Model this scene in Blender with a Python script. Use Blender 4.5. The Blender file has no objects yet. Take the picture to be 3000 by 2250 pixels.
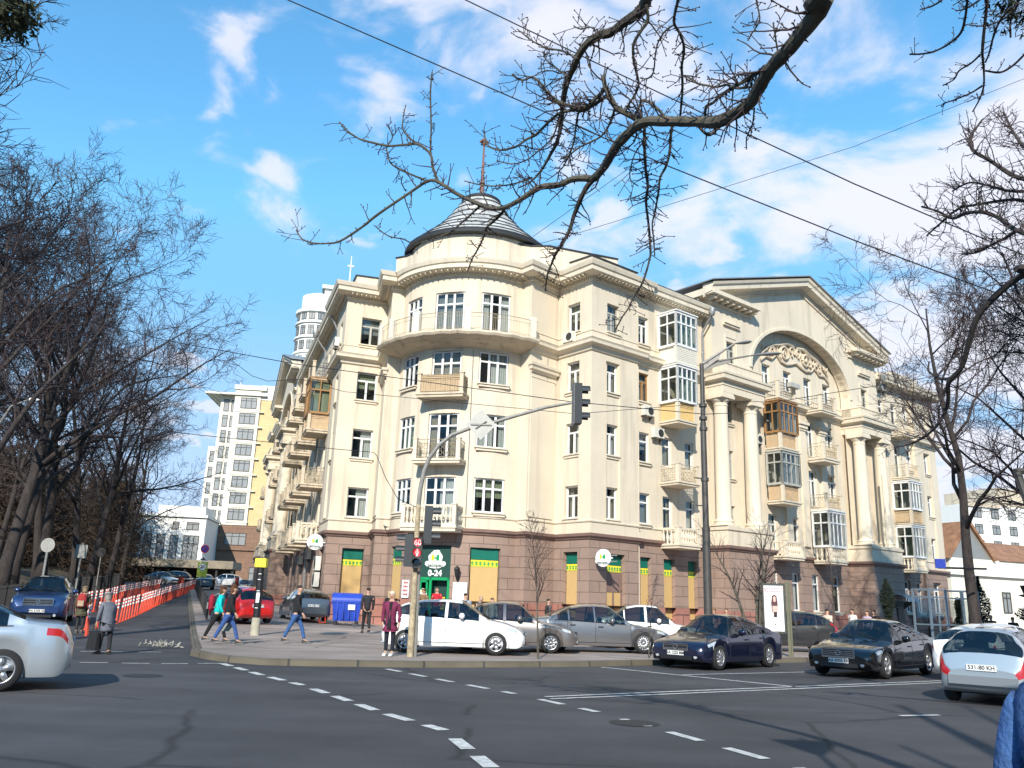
import bpy, bmesh, math, random
from mathutils import Vector, Matrix
rnd = random.Random(7)
SC = bpy.context.scene
COL = SC.collection
PI = math.pi
def rad(a): return math.radians(a)
def dirv(a): return (math.cos(rad(a)), math.sin(rad(a)))

# ---------- naming ----------
def tag(o, label=None, cat=None, group=None, kind=None):
    if label: o['label'] = label
    if cat: o['category'] = cat
    if group: o['group'] = group
    if kind: o['kind'] = kind
    return o
def thing(name, label, cat, loc=(0, 0, 0), rz=0.0, group=None, sc=1.0):
    o = bpy.data.objects.new(name, None); COL.objects.link(o)
    o.location = loc; o.rotation_euler = (0, 0, rz); o.scale = (sc, sc, sc)
    o.empty_display_size = .2
    return tag(o, label, cat, group)
def kids(o): return [c for c in bpy.data.objects if c.parent == o]
CH = {}
def link(name, me, parent=None, loc=(0, 0, 0), rz=0.0, label=None):
    o = bpy.data.objects.new(name, me); COL.objects.link(o)
    o.location = loc; o.rotation_euler = (0, 0, rz)
    if parent: o.parent = parent; CH.setdefault(parent.name, []).append(o)
    if label: o['label'] = label
    return o
def dup(o, parent=None, loc=None, rz=None, label=None):
    c = o.copy(); COL.objects.link(c)
    if parent is not None: c.parent = parent; CH.setdefault(parent.name, []).append(c)
    if loc is not None: c.location = loc
    if rz is not None: c.rotation_euler = (0, 0, rz)
    if label: c['label'] = label
    for k in list(CH.get(o.name, [])): dup(k, c)
    return c

# ---------- mesh builder ----------
class MB:
    def __init__(s, f=None):
        s.v = []; s.f = []; s.uv = []; s.f3 = f   # f: transform of a local point
    def pt(s, p):
        if s.f3: p = s.f3(*p)
        s.v.append(tuple(p)); return len(s.v) - 1
    def face(s, pts, uv=None):
        s.f.append([s.pt(p) for p in pts])
        s.uv.extend(uv if uv else [(0, 0)] * len(pts))
    def idx(s, ids, uv=None):
        s.f.append(list(ids)); s.uv.extend(uv if uv else [(0, 0)] * len(ids))
    def box(s, x0, x1, y0, y1, z0, z1):
        a = [(x0, y0, z0), (x1, y0, z0), (x1, y1, z0), (x0, y1, z0), (x0, y0, z1), (x1, y0, z1), (x1, y1, z1), (x0, y1, z1)]
        i = [s.pt(p) for p in a]
        for q in ((0, 3, 2, 1), (4, 5, 6, 7), (0, 1, 5, 4), (1, 2, 6, 5), (2, 3, 7, 6), (3, 0, 4, 7)):
            ax = 0 if q in ((0, 1, 5, 4), (2, 3, 7, 6)) else 1
            s.idx([i[k] for k in q], [((a[k][0] if q[0] != 1 and q[0] != 3 else a[k][1]), a[k][2]) if q not in ((0, 3, 2, 1), (4, 5, 6, 7)) else (a[k][0], a[k][1]) for k in q])
        return s
    def bbox(s, c, h):
        return s.box(c[0] - h[0], c[0] + h[0], c[1] - h[1], c[1] + h[1], c[2] - h[2], c[2] + h[2])
    def hexa(s, p):      # 8 arbitrary corners, bottom 4 then top 4
        i = [s.pt(q) for q in p]
        for q in ((0, 3, 2, 1), (4, 5, 6, 7), (0, 1, 5, 4), (1, 2, 6, 5), (2, 3, 7, 6), (3, 0, 4, 7)): s.idx([i[k] for k in q])
        return s
    def tube(s, pts, r, n=6, cap=True):
        pts = [Vector(p) for p in pts]
        if not hasattr(r, '__len__'): r = [r] * len(pts)
        rings = []; up = None
        for k, p in enumerate(pts):
            d = (pts[min(k + 1, len(pts) - 1)] - pts[max(k - 1, 0)])
            if d.length < 1e-9: d = Vector((0, 0, 1))
            d.normalize()
            if up is None:
                up = Vector((0, 0, 1)) if abs(d.z) < .9 else Vector((1, 0, 0))
            a = d.cross(up)
            if a.length < 1e-4: a = d.cross(Vector((.3, 1, .2)))
            a.normalize(); b = a.cross(d); b.normalize(); up = b
            rings.append([s.pt(p + a * (r[k] * math.cos(2 * PI * j / n)) + b * (r[k] * math.sin(2 * PI * j / n))) for j in range(n)])
        for k in range(len(rings) - 1):
            for j in range(n):
                s.idx([rings[k][j], rings[k][(j + 1) % n], rings[k + 1][(j + 1) % n], rings[k + 1][j]])
        if cap:
            s.idx(rings[0][::-1]); s.idx(rings[-1])
        return s
    def lathe(s, prof, c=(0, 0, 0), n=16, a0=0, a1=360, ax='z'):
        full = abs(a1 - a0 - 360) < 1e-6; m = n if full else n + 1; rings = []
        for (r, z) in prof:
            ring = []
            for j in range(m):
                a = rad(a0 + (a1 - a0) * j / n)
                x, y = r * math.cos(a), r * math.sin(a)
                if ax == 'z': p = (c[0] + x, c[1] + y, c[2] + z)
                elif ax == 'y': p = (c[0] + x, c[1] + z, c[2] + y)
                else: p = (c[0] + z, c[1] + x, c[2] + y)
                ring.append(s.pt(p))
            rings.append(ring)
        for k in range(len(rings) - 1):
            for j in range(n):
                j2 = (j + 1) % m
                s.idx([rings[k][j], rings[k][j2], rings[k + 1][j2], rings[k + 1][j]],
                      [(a0 + j / n * 10, prof[k][1]), (a0 + (j + 1) / n * 10, prof[k][1]), (a0 + (j + 1) / n * 10, prof[k + 1][1]), (a0 + j / n * 10, prof[k + 1][1])])
        return s
    def prism(s, poly, y0, y1, ax='y'):   # polygon (a,b) extruded; ax = extrusion axis
        def P(a, b, t): return {'y': (a, t, b), 'x': (t, a, b), 'z': (a, b, t)}[ax]
        i0 = [s.pt(P(a, b, y0)) for a, b in poly]; i1 = [s.pt(P(a, b, y1)) for a, b in poly]; n = len(poly)
        s.idx(i0, [(a, b) for a, b in poly]); s.idx(i1[::-1], [(a, b) for a, b in poly[::-1]])
        for k in range(n): s.idx([i0[k], i1[k], i1[(k + 1) % n], i0[(k + 1) % n]])
        return s
    def ball(s, c, r, n=10, m=6, sz=1.0):
        return s.lathe([(max(1e-4, r * math.sin(PI * k / m)), -r * sz * math.cos(PI * k / m)) for k in range(m + 1)], c, n)
    def mesh(s, name, mat=None, smooth=False, org=(0, 0, 0), auto=False):
        me = bpy.data.meshes.new(name)
        v = [(p[0] - org[0], p[1] - org[1], p[2] - org[2]) for p in s.v]
        me.from_pydata(v, [], s.f)
        if s.uv:
            l = me.uv_layers.new(name='UVMap')
            l.data.foreach_set('uv', [c for u in s.uv for c in u])
        if mat: me.materials.append(mat)
        me.polygons.foreach_set('use_smooth', [bool(smooth)] * len(s.f))
        me.update()
        if smooth and auto:
            me.set_sharp_from_angle(angle=rad(35))
        return me
    def obj(s, name, mat=None, parent=None, smooth=False, org=(0, 0, 0), loc=(0, 0, 0), rz=0, label=None, auto=True):
        return link(name, s.mesh(name, mat, smooth, org, auto), parent, loc, rz, label)

# ---------- materials ----------
def nt(name):
    m = bpy.data.materials.new(name); m.use_nodes = True
    t = m.node_tree; b = t.nodes['Principled BSDF']; return m, t, b
def N(t, typ, **kw):
    n = t.nodes.new(typ)
    for k, v in kw.items():
        if k in n.inputs.keys(): n.inputs[k].default_value = v
        else: setattr(n, k, v)
    return n
def L(t, a, ai, b, bi): t.links.new(a.outputs[ai], b.inputs[bi])
def rgba(c): return (c[0], c[1], c[2], 1)
def mat(name, col, rough=.7, metal=0, spec=.5, coat=0, var=0, scale=5, bump=0, bscale=None, em=None, stretch=None, tr=0, coords='Object', ior=None):
    """plain principled with optional noise variation + bump"""
    m, t, b = nt(name)
    b.inputs['Base Color'].default_value = rgba(col); b.inputs['Roughness'].default_value = rough
    b.inputs['Metallic'].default_value = metal; b.inputs['Specular IOR Level'].default_value = spec
    b.inputs['Coat Weight'].default_value = coat
    if coat: b.inputs['Coat Roughness'].default_value = .04
    if em: b.inputs['Emission Color'].default_value = rgba(em[0]); b.inputs['Emission Strength'].default_value = em[1]
    if tr: b.inputs['Transmission Weight'].default_value = tr
    if var or bump:
        tc = N(t, 'ShaderNodeTexCoord'); mp = N(t, 'ShaderNodeMapping'); L(t, tc, coords, mp, 'Vector')
        if stretch: mp.inputs['Scale'].default_value = stretch
    if var:
        n = N(t, 'ShaderNodeTexNoise', Scale=scale, Detail=6.0, Roughness=.65); L(t, mp, 0, n, 'Vector')
        r = N(t, 'ShaderNodeMapRange'); r.inputs['From Min'].default_value = .3; r.inputs['From Max'].default_value = .7
        r.inputs['To Min'].default_value = 1 - var; r.inputs['To Max'].default_value = 1 + var * .6
        L(t, n, 'Fac', r, 'Value')
        x = N(t, 'ShaderNodeMix', data_type='RGBA', blend_type='MULTIPLY'); x.inputs['Factor'].default_value = 1
        x.inputs['A'].default_value = rgba(col); L(t, r, 0, x, 'B'); L(t, x, 'Result', b, 'Base Color')
    if bump:
        n = N(t, 'ShaderNodeTexNoise', Scale=bscale or scale * 4, Detail=5.0); L(t, mp, 0, n, 'Vector')
        bp = N(t, 'ShaderNodeBump', Strength=bump, Distance=.02); L(t, n, 'Fac', bp, 'Height'); L(t, bp, 0, b, 'Normal')
    return m
M = {}
# ---------- camera ----------
cam = bpy.data.cameras.new('camera'); camo = bpy.data.objects.new('camera', cam); COL.objects.link(camo)
cam.sensor_width = 36; cam.lens = 2430 * 36 / 3000; cam.clip_end = 5000; cam.clip_start = .05
_up = Vector((320., -9225., 2430.)).normalized(); _z = Vector((0, 0, 1.))
_fw = (_z - _up * _z.dot(_up)).normalized(); _rt = _up.cross(_fw) * -1
if _rt.x < 0: _rt = -_rt
_R = Matrix((_rt, _fw, _up))                    # image axes (x right, y down, z ahead) -> world
_cam = Matrix((( _R @ Vector((1, 0, 0))), (_R @ Vector((0, -1, 0))), (_R @ Vector((0, 0, -1))))).transposed()
CAMZ = 1.6
camo.matrix_world = Matrix.Translation((0, 0, CAMZ)) @ _cam.to_4x4()
SC.camera = camo
SC.view_settings.view_transform = 'Standard'; SC.view_settings.look = 'None'
SC.view_settings.exposure = 0.5; SC.view_settings.gamma = 1
# ---------- sun, sky, clouds ----------
SUN_EL = 31.0
SH = Vector((.17, .985, 0)).normalized()         # direction shadows fall on the ground
sun = bpy.data.lights.new('sun', 'SUN'); sun.energy = 4.4; sun.angle = rad(.53); sun.color = (1, .93, .82)
suno = bpy.data.objects.new('sun', sun); COL.objects.link(suno)
_d = Vector((SH.x * math.cos(rad(SUN_EL)), SH.y * math.cos(rad(SUN_EL)), -math.sin(rad(SUN_EL))))
suno.rotation_euler = _d.to_track_quat('-Z', 'Y').to_euler(); suno.location = (-20, -60, 60)
w = bpy.data.worlds.new('World'); SC.world = w; w.use_nodes = True
t = w.node_tree; t.nodes.clear()
out = N(t, 'ShaderNodeOutputWorld'); bg = N(t, 'ShaderNodeBackground'); bg.inputs['Strength'].default_value = .085
L(t, bg, 0, out, 0)
sky = N(t, 'ShaderNodeTexSky'); sky.sky_type = 'NISHITA'; sky.sun_disc = False
sky.sun_elevation = rad(SUN_EL); sky.sun_rotation = math.atan2(-SH.x, -SH.y); sky.air_density = 1.0; sky.dust_density = 0; sky.ozone_density = 3.0
hs = N(t, 'ShaderNodeHueSaturation'); hs.inputs['Saturation'].default_value = 1.18; hs.inputs['Value'].default_value = 2.65; hs.inputs['Hue'].default_value = .485
L(t, sky, 0, hs, 'Color')
dk = N(t, 'ShaderNodeMix', data_type='RGBA', blend_type='DARKEN'); dk.inputs['Factor'].default_value = 1; L(t, hs, 0, dk, 'A'); dk.inputs['B'].default_value = (2.2, 5.6, 9.6, 1)
tc = N(t, 'ShaderNodeTexCoord')
# clouds: project the view direction on a flat layer overhead
sp = N(t, 'ShaderNodeSeparateXYZ'); L(t, tc, 'Generated', sp, 0)
mz = N(t, 'ShaderNodeMath', operation='MAXIMUM'); L(t, sp, 'Z', mz, 0); mz.inputs[1].default_value = .0
az = N(t, 'ShaderNodeMath', operation='ADD'); L(t, mz, 0, az, 0); az.inputs[1].default_value = .22
dx = N(t, 'ShaderNodeMath', operation='DIVIDE'); L(t, sp, 'X', dx, 0); L(t, az, 0, dx, 1)
dy = N(t, 'ShaderNodeMath', operation='DIVIDE'); L(t, sp, 'Y', dy, 0); L(t, az, 0, dy, 1)
cb = N(t, 'ShaderNodeCombineXYZ'); L(t, dx, 0, cb, 0); L(t, dy, 0, cb, 1)
mp = N(t, 'ShaderNodeMapping'); L(t, cb, 0, mp, 'Vector'); mp.inputs['Location'].default_value = (3.2, 1.7, 0); mp.inputs['Rotation'].default_value = (0, 0, rad(30))
n1 = N(t, 'ShaderNodeTexNoise', Scale=2.6, Detail=11.0, Roughness=.56, Distortion=.35); L(t, mp, 0, n1, 'Vector')
n2 = N(t, 'ShaderNodeTexNoise', Scale=.55, Detail=3.0); L(t, mp, 0, n2, 'Vector')
# more cover to the right and towards the horizon
gx = N(t, 'ShaderNodeMath', operation='MULTIPLY_ADD'); L(t, sp, 'X', gx, 0); gx.inputs[1].default_value = .16; gx.inputs[2].default_value = .02
gz = N(t, 'ShaderNodeMath', operation='MULTIPLY_ADD'); L(t, sp, 'Z', gz, 0); gz.inputs[1].default_value = -.26; gz.inputs[2].default_value = .135
a1 = N(t, 'ShaderNodeMath', operation='ADD'); L(t, n1, 'Fac', a1, 0); L(t, gx, 0, a1, 1)
a2 = N(t, 'ShaderNodeMath', operation='ADD'); L(t, a1, 0, a2, 0); L(t, gz, 0, a2, 1)
a3 = N(t, 'ShaderNodeMath', operation='MULTIPLY_ADD'); L(t, n2, 'Fac', a3, 0); a3.inputs[1].default_value = .5; L(t, a2, 0, a3, 2)
# clear sky behind the camera
gy = N(t, 'ShaderNodeMapRange'); L(t, sp, 'Y', gy, 'Value'); gy.inputs['From Min'].default_value = .25; gy.inputs['From Max'].default_value = -.15; gy.inputs['To Min'].default_value = 0; gy.inputs['To Max'].default_value = -.5
a4 = N(t, 'ShaderNodeMath', operation='ADD'); L(t, a3, 0, a4, 0); L(t, gy, 0, a4, 1); a3 = a4
cr = N(t, 'ShaderNodeMapRange'); cr.interpolation_type = 'SMOOTHERSTEP'; cr.inputs['From Min'].default_value = .76; cr.inputs['From Max'].default_value = .96
cr.inputs['To Max'].default_value = .93
L(t, a3, 0, cr, 'Value')
# small scattered puffs
n5 = N(t, 'ShaderNodeTexNoise', Scale=6.5, Detail=8.0, Roughness=.5, Distortion=.3); L(t, mp, 0, n5, 'Vector')
n6 = N(t, 'ShaderNodeTexNoise', Scale=1.3, Detail=2.0); L(t, mp, 0, n6, 'Vector')
pa = N(t, 'ShaderNodeMath', operation='MULTIPLY_ADD'); L(t, n6, 'Fac', pa, 0); pa.inputs[1].default_value = .55; L(t, n5, 'Fac', pa, 2)
pb = N(t, 'ShaderNodeMapRange'); pb.interpolation_type = 'SMOOTHERSTEP'; pb.inputs['From Min'].default_value = .80; pb.inputs['From Max'].default_value = 1.0; pb.inputs['To Max'].default_value = .8; L(t, pa, 0, pb, 'Value')
pc = N(t, 'ShaderNodeMapRange'); L(t, sp, 'Y', pc, 'Value'); pc.inputs['From Min'].default_value = .2; pc.inputs['From Max'].default_value = .5
pd = N(t, 'ShaderNodeMath', operation='MULTIPLY'); L(t, pb, 0, pd, 0); L(t, pc, 0, pd, 1)
pe = N(t, 'ShaderNodeMath', operation='MAXIMUM'); L(t, cr, 0, pe, 0); L(t, pd, 0, pe, 1)
# pale band of thin cloud towards the horizon
ph = N(t, 'ShaderNodeMapRange'); L(t, sp, 'Z', ph, 'Value'); ph.inputs['From Min'].default_value = .34; ph.inputs['From Max'].default_value = .02; ph.inputs['To Min'].default_value = 0; ph.inputs['To Max'].default_value = .62
pg = N(t, 'ShaderNodeMath', operation='MULTIPLY'); L(t, ph, 0, pg, 0); L(t, pc, 0, pg, 1)
cr = N(t, 'ShaderNodeMath', operation='MAXIMUM'); L(t, pe, 0, cr, 0); L(t, pg, 0, cr, 1)
mx = N(t, 'ShaderNodeMix', data_type='RGBA'); L(t, cr, 0, mx, 'Factor'); L(t, dk, 'Result', mx, 'A'); mx.inputs['B'].default_value = (8.0, 8.0, 8.9, 1)
L(t, mx, 'Result', bg, 'Color')
CLOUD = (cr, hs, mx)
# ---------- building materials ----------
def plaster(name, col, streak=.12, var=.07):
    m, t, b = nt(name); b.inputs['Roughness'].default_value = .9; b.inputs['Specular IOR Level'].default_value = .2
    tc = N(t, 'ShaderNodeTexCoord')
    n1 = N(t, 'ShaderNodeTexNoise', Scale=.35, Detail=8.0, Roughness=.7); L(t, tc, 'Object', n1, 'Vector')
    mp = N(t, 'ShaderNodeMapping'); L(t, tc, 'Object', mp, 'Vector'); mp.inputs['Scale'].default_value = (1.6, 1.6, .12)
    n2 = N(t, 'ShaderNodeTexNoise', Scale=1.1, Detail=6.0, Roughness=.6); L(t, mp, 0, n2, 'Vector')
    r1 = N(t, 'ShaderNodeMapRange'); r1.inputs['From Min'].default_value = .3; r1.inputs['From Max'].default_value = .7; r1.inputs['To Min'].default_value = 1 - var; r1.inputs['To Max'].default_value = 1 + var * .5; L(t, n1, 'Fac', r1, 'Value')
    r2 = N(t, 'ShaderNodeMapRange'); r2.inputs['From Min'].default_value = .52; r2.inputs['From Max'].default_value = .78; r2.inputs['To Min'].default_value = 1; r2.inputs['To Max'].default_value = 1 - streak * 1.8; L(t, n2, 'Fac', r2, 'Value')
    mu = N(t, 'ShaderNodeMath', operation='MULTIPLY'); L(t, r1, 0, mu, 0); L(t, r2, 0, mu, 1)
    x = N(t, 'ShaderNodeMix', data_type='RGBA', blend_type='MULTIPLY'); x.inputs['Factor'].default_value = 1; x.inputs['A'].default_value = rgba(col); L(t, mu, 0, x, 'B')
    # grime patches
    n3 = N(t, 'ShaderNodeTexNoise', Scale=.8, Detail=10.0, Roughness=.75); L(t, tc, 'Object', n3, 'Vector')
    r3 = N(t, 'ShaderNodeMapRange'); r3.inputs['From Min'].default_value = .62; r3.inputs['From Max'].default_value = .74; L(t, n3, 'Fac', r3, 'Value'); r3.inputs['To Max'].default_value = streak * 1.6
    y = N(t, 'ShaderNodeMix', data_type='RGBA'); L(t, r3, 0, y, 'Factor'); L(t, x, 'Result', y, 'A'); y.inputs['B'].default_value = rgba([c * .6 for c in col])
    L(t, y, 'Result', b, 'Base Color')
    n4 = N(t, 'ShaderNodeTexNoise', Scale=14.0, Detail=4.0); L(t, tc, 'Object', n4, 'Vector')
    bp = N(t, 'ShaderNodeBump', Strength=.12, Distance=.02); L(t, n4, 'Fac', bp, 'Height'); L(t, bp, 0, b, 'Normal')
    return m
def blocks(name, c1, c2, mortar, bw, bh, msize=.018, off=.5, rough=.75, bump=.5, var=.15):
    m, t, b = nt(name); b.inputs['Roughness'].default_value = rough; b.inputs['Specular IOR Level'].default_value = .3
    tc = N(t, 'ShaderNodeTexCoord')
    br = N(t, 'ShaderNodeTexBrick'); L(t, tc, 'UV', br, 'Vector'); br.offset = off
    br.inputs['Scale'].default_value = 1; br.inputs['Brick Width'].default_value = bw; br.inputs['Row Height'].default_value = bh
    br.inputs['Mortar Size'].default_value = msize; br.inputs['Mortar Smooth'].default_value = .2
    br.inputs['Color1'].default_value = rgba(c1); br.inputs['Color2'].default_value = rgba(c2); br.inputs['Mortar'].default_value = rgba(mortar)
    n = N(t, 'ShaderNodeTexNoise', Scale=.9, Detail=9.0, Roughness=.7); L(t, tc, 'Object', n, 'Vector')
    r = N(t, 'ShaderNodeMapRange'); r.inputs['From Min'].default_value = .3; r.inputs['From Max'].default_value = .72; r.inputs['To Min'].default_value = 1 + var * .6; r.inputs['To Max'].default_value = 1 - var; L(t, n, 'Fac', r, 'Value')
    x = N(t, 'ShaderNodeMix', data_type='RGBA', blend_type='MULTIPLY'); x.inputs['Factor'].default_value = 1; L(t, br, 'Color', x, 'A'); L(t, r, 0, x, 'B'); L(t, x, 'Result', b, 'Base Color')
    bp = N(t, 'ShaderNodeBump', Strength=bump, Distance=.03); bp.invert = True; L(t, br, 'Fac', bp, 'Height'); L(t, bp, 0, b, 'Normal')
    return m
M['cream'] = plaster('cream_plaster', (.69, .605, .475), .2, .1)
M['trim'] = plaster('cream_trim', (.70, .62, .49), .14, .07)
M['oldcream'] = plaster('weathered_plaster', (.60, .51, .385), .3, .14)
M['stone'] = blocks('brown_facing_stone', (.33, .235, .19), (.295, .21, .17), (.15, .11, .09), 1.45, .56)
M['beltstone'] = mat('belt_stone', (.22, .14, .115), .7, var=.2, scale=2, bump=.1)
M['granite'] = blocks('pink_granite', (.40, .19, .15), (.34, .16, .13), (.13, .07, .06), 1.5, .62, .03, bump=.9, var=.25)
M['white'] = mat('white_window_frame', (.78, .78, .76), .45, var=.06, scale=3)
M['wood'] = mat('varnished_wood_frame', (.36, .19, .07), .5, var=.2, scale=6)
M['greyframe'] = mat('grey_painted_frame', (.42, .42, .38), .6, var=.15, scale=5)
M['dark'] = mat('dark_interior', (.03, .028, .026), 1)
M['iron'] = mat('painted_iron', (.10, .095, .085), .6, .3)
M['tan_iron'] = mat('cream_painted_iron', (.42, .34, .22), .65, var=.25, scale=8)
M['tan_panel'] = mat('tan_sheet', (.50, .37, .23), .8, var=.15, scale=4)
M['yellow_panel'] = mat('ochre_balcony_sheet', (.62, .45, .20), .8, var=.12, scale=4)
M['siding'] = mat('white_siding', (.72, .68, .58), .6, var=.06, scale=4)
M['green'] = mat('green_shop_board', (.0, .14, .095), .5, var=.08)
M['dgreen'] = mat('dark_green_board', (.008, .052, .038), .45, var=.08)
M['lgreen'] = mat('bright_green_frame', (.0, .28, .09), .4)
M['mustard'] = mat('mustard_board', (.55, .37, .155), .75, var=.07, scale=2)
M['yellow'] = mat('yellow_vinyl', (.85, .72, .04), .5)
M['zinc'] = mat('galvanised_metal', (.36, .36, .35), .45, .6, var=.2, scale=6)
M['rust'] = mat('rusty_pipe', (.22, .12, .095), .8, var=.35, scale=9)
M['paper'] = mat('white_paper', (.8, .8, .78), .7)
M['acwhite'] = mat('ac_casing', (.68, .66, .58), .5, var=.08, scale=5)
M['black'] = mat('black_plastic', (.015, .015, .017), .45)
M['gridblack'] = mat('black_grille', (.03, .03, .03), .6)
def roofmat():
    m, t, b = nt('dark_sheet_roof'); tc = N(t, 'ShaderNodeTexCoord')
    n = N(t, 'ShaderNodeTexNoise', Scale=1.5, Detail=8.0); L(t, tc, 'Object', n, 'Vector')
    c = N(t, 'ShaderNodeValToRGB'); c.color_ramp.elements[0].color = (.26, .26, .25, 1); c.color_ramp.elements[1].color = (.55, .55, .52, 1); c.color_ramp.elements[0].position = .3; c.color_ramp.elements[1].position = .65
    L(t, n, 'Fac', c, 0); L(t, c, 0, b, 'Base Color'); b.inputs['Roughness'].default_value = .55; b.inputs['Metallic'].default_value = .0
    return m
M['roof'] = roofmat()
M['roofedge'] = mat('roof_edge_flashing', (.05, .055, .06), .6, .3)
def glassmat(name, tint=(.7, .76, .76), ior=1.52, refl=(.7, .72, .75)):
    m, t, b = nt(name); t.nodes.remove(b); out = t.nodes['Material Output']
    tr = N(t, 'ShaderNodeBsdfTransparent'); tr.inputs[0].default_value = rgba(tint)
    g = N(t, 'ShaderNodeBsdfGlossy'); g.inputs['Roughness'].default_value = .015; g.inputs['Color'].default_value = rgba(refl)
    f = N(t, 'ShaderNodeLayerWeight'); pw = N(t, 'ShaderNodeMath', operation='POWER'); L(t, f, 'Facing', pw, 0); pw.inputs[1].default_value = 4.0
    ma = N(t, 'ShaderNodeMath', operation='MULTIPLY_ADD'); L(t, pw, 0, ma, 0); ma.inputs[1].default_value = .85; ma.inputs[2].default_value = (ior - 1) ** 2 / (ior + 1) ** 2 * 1.8; mx = N(t, 'ShaderNodeMixShader')
    L(t, ma, 0, mx, 0); L(t, tr, 0, mx, 1); L(t, g, 0, mx, 2); L(t, mx, 0, out, 'Surface'); return m
M['glass'] = glassmat('window_glass', (.62, .66, .66), 1.6, (.75, .78, .8))
M['carglass'] = glassmat('car_glass', (.36, .40, .39), 1.6, (.8, .82, .85))
M['curtains'] = [mat('curtain_white', (.62, .62, .58), .9), mat('curtain_beige', (.45, .38, .28), .9), mat('curtain_grey', (.32, .34, .33), .9), mat('curtain_green', (.38, .42, .28), .9), mat('curtain_lace', (.7, .7, .66), .9)]
# ================= CORNER BUILDING =================
Cp = Vector((4.30, 43.37)); Ap = Vector((-10.20, 47.76))
class Fr:
    """facade frame: s along the wall, d outwards, z up"""
    def __init__(s, P, ang, out):
        s.P = Vector(P); s.u = Vector(dirv(ang)); s.o = Vector((s.u.y, -s.u.x)) * out
    def __call__(s, a, d, z): p = s.P + s.u * a + s.o * d; return (p.x, p.y, z)
    def rz(s): return math.atan2(s.o.y, s.o.x) - PI / 2     # local +y = outwards
RW = Fr(Cp, 39, 1); LW = Fr(Ap, 109.6, -1)
RC = Fr(Cp, 129, -1)            # face from C inwards to D
LC = Fr(Ap, 21.5, 1)            # face from A inwards to I
nb = -Vector(dirv(75.25)); tb = Vector((-nb.y, nb.x)); Mp = Vector((-2.56, 47.15))
def TB(tt, nn): return Mp + tb * tt + nb * nn
Ctw = Mp - nb * .85; RT = 4.5
def cylf(a, d, z, R=RT): # a = arc length, 0 at the axis
    th = a / R; p = Ctw + nb * ((R + d) * math.cos(th)) + tb * ((R + d) * math.sin(th)); return (p.x, p.y, z)
ROOT = thing('corner_building', 'cream corner apartment building with round conical-roofed tower and pedimented wing over brown stone shops', 'building', (4.3, 43.4, 0))
RO = (4.3, 43.4, 0)
def bobj(mb, name, m, parent=None, smooth=False, label=None):
    return mb.obj(name, m, parent or ROOT, smooth, RO if parent is None or parent == ROOT else (RO[0] + parent.location.x, RO[1] + parent.location.y, RO[2] + parent.location.z), label=label)
WALL = MB(); STONE = MB(); GRAN = MB(); TRIM = MB(); BELT = MB(); INT = MB()
def facade(mb, f, s0, s1, z0, z1, holes=(), depth=.22, seg=None, back=True, u0=0, rev=None):
    """wall sheet with real openings: holes (sa,sb,za,zb[,depth])"""
    ss = {s0, s1}; zz = {z0, z1}
    for h in holes: ss |= {max(s0, h[0]), min(s1, h[1])}; zz |= {max(z0, h[2]), min(z1, h[3])}
    if seg:
        k = s0
        while k < s1 - 1e-6: ss.add(k); k += seg
    ss = sorted(ss); zz = sorted(zz)
    ss = [a for i, a in enumerate(ss) if i == 0 or a - ss[i - 1] > 1e-5]; zz = [a for i, a in enumerate(zz) if i == 0 or a - zz[i - 1] > 1e-5]
    for i in range(len(ss) - 1):
        for j in range(len(zz) - 1):
            a, b, c, e = ss[i], ss[i + 1], zz[j], zz[j + 1]; ms, mz = (a + b) / 2, (c + e) / 2
            if any(h[0] < ms < h[1] and h[2] < mz < h[3] for h in holes): continue
            mb.face([f(a, 0, c), f(b, 0, c), f(b, 0, e), f(a, 0, e)], [(a + u0, c), (b + u0, c), (b + u0, e), (a + u0, e)])
    for h in holes:
        a, b, c, e = h[:4]; dp = h[4] if len(h) > 4 else depth; r = rev or mb
        c = max(c, z0); e = min(e, z1)
        for q in (((a, c), (a, e)), ((b, e), (b, c)), ((a, e), (b, e)), ((b, c), (a, c))):
            (p, z), (p2, z2) = q
            r.face([f(p, 0, z), f(p2, 0, z2), f(p2, -dp, z2), f(p, -dp, z)], [(p, z), (p2, z2), (p2 + .1, z2 + .1), (p + .1, z + .1)])
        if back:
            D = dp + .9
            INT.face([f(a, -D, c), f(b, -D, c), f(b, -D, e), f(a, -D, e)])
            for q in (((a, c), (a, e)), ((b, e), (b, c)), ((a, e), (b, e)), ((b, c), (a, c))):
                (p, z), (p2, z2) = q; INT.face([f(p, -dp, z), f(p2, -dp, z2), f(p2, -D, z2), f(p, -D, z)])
def sweep(mb, poly, prof, closed=False):
    """profile (d,z) swept along a plan polyline, outwards = right-hand side of travel"""
    n = len(poly); P = [Vector(p) for p in poly]; off = []
    for i in range(n):
        def nor(a, b): d = (b - a).normalized(); return Vector((d.y, -d.x))
        if closed: n1 = nor(P[i - 1], P[i]); n2 = nor(P[i], P[(i + 1) % n])
        else: n1 = nor(P[max(i - 1, 0)], P[max(i, 1)]); n2 = nor(P[min(i, n - 2)], P[min(i + 1, n - 1)])
        m = (n1 + n2)
        if m.length < 1e-4: m = n1
        m.normalize(); k = 1 / max(.35, m.dot(n1)); off.append(m * k)
    rows = [[mb.pt((P[i].x + off[i].x * d, P[i].y + off[i].y * d, z)) for d, z in prof] for i in range(n)]
    for i in range(n if closed else n - 1):
        j = (i + 1) % n
        for k in range(len(prof) - 1): mb.idx([rows[i][k], rows[j][k], rows[j][k + 1], rows[i][k + 1]])
    if not closed:
        mb.idx(rows[0][::-1]); mb.idx(rows[-1])
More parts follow.
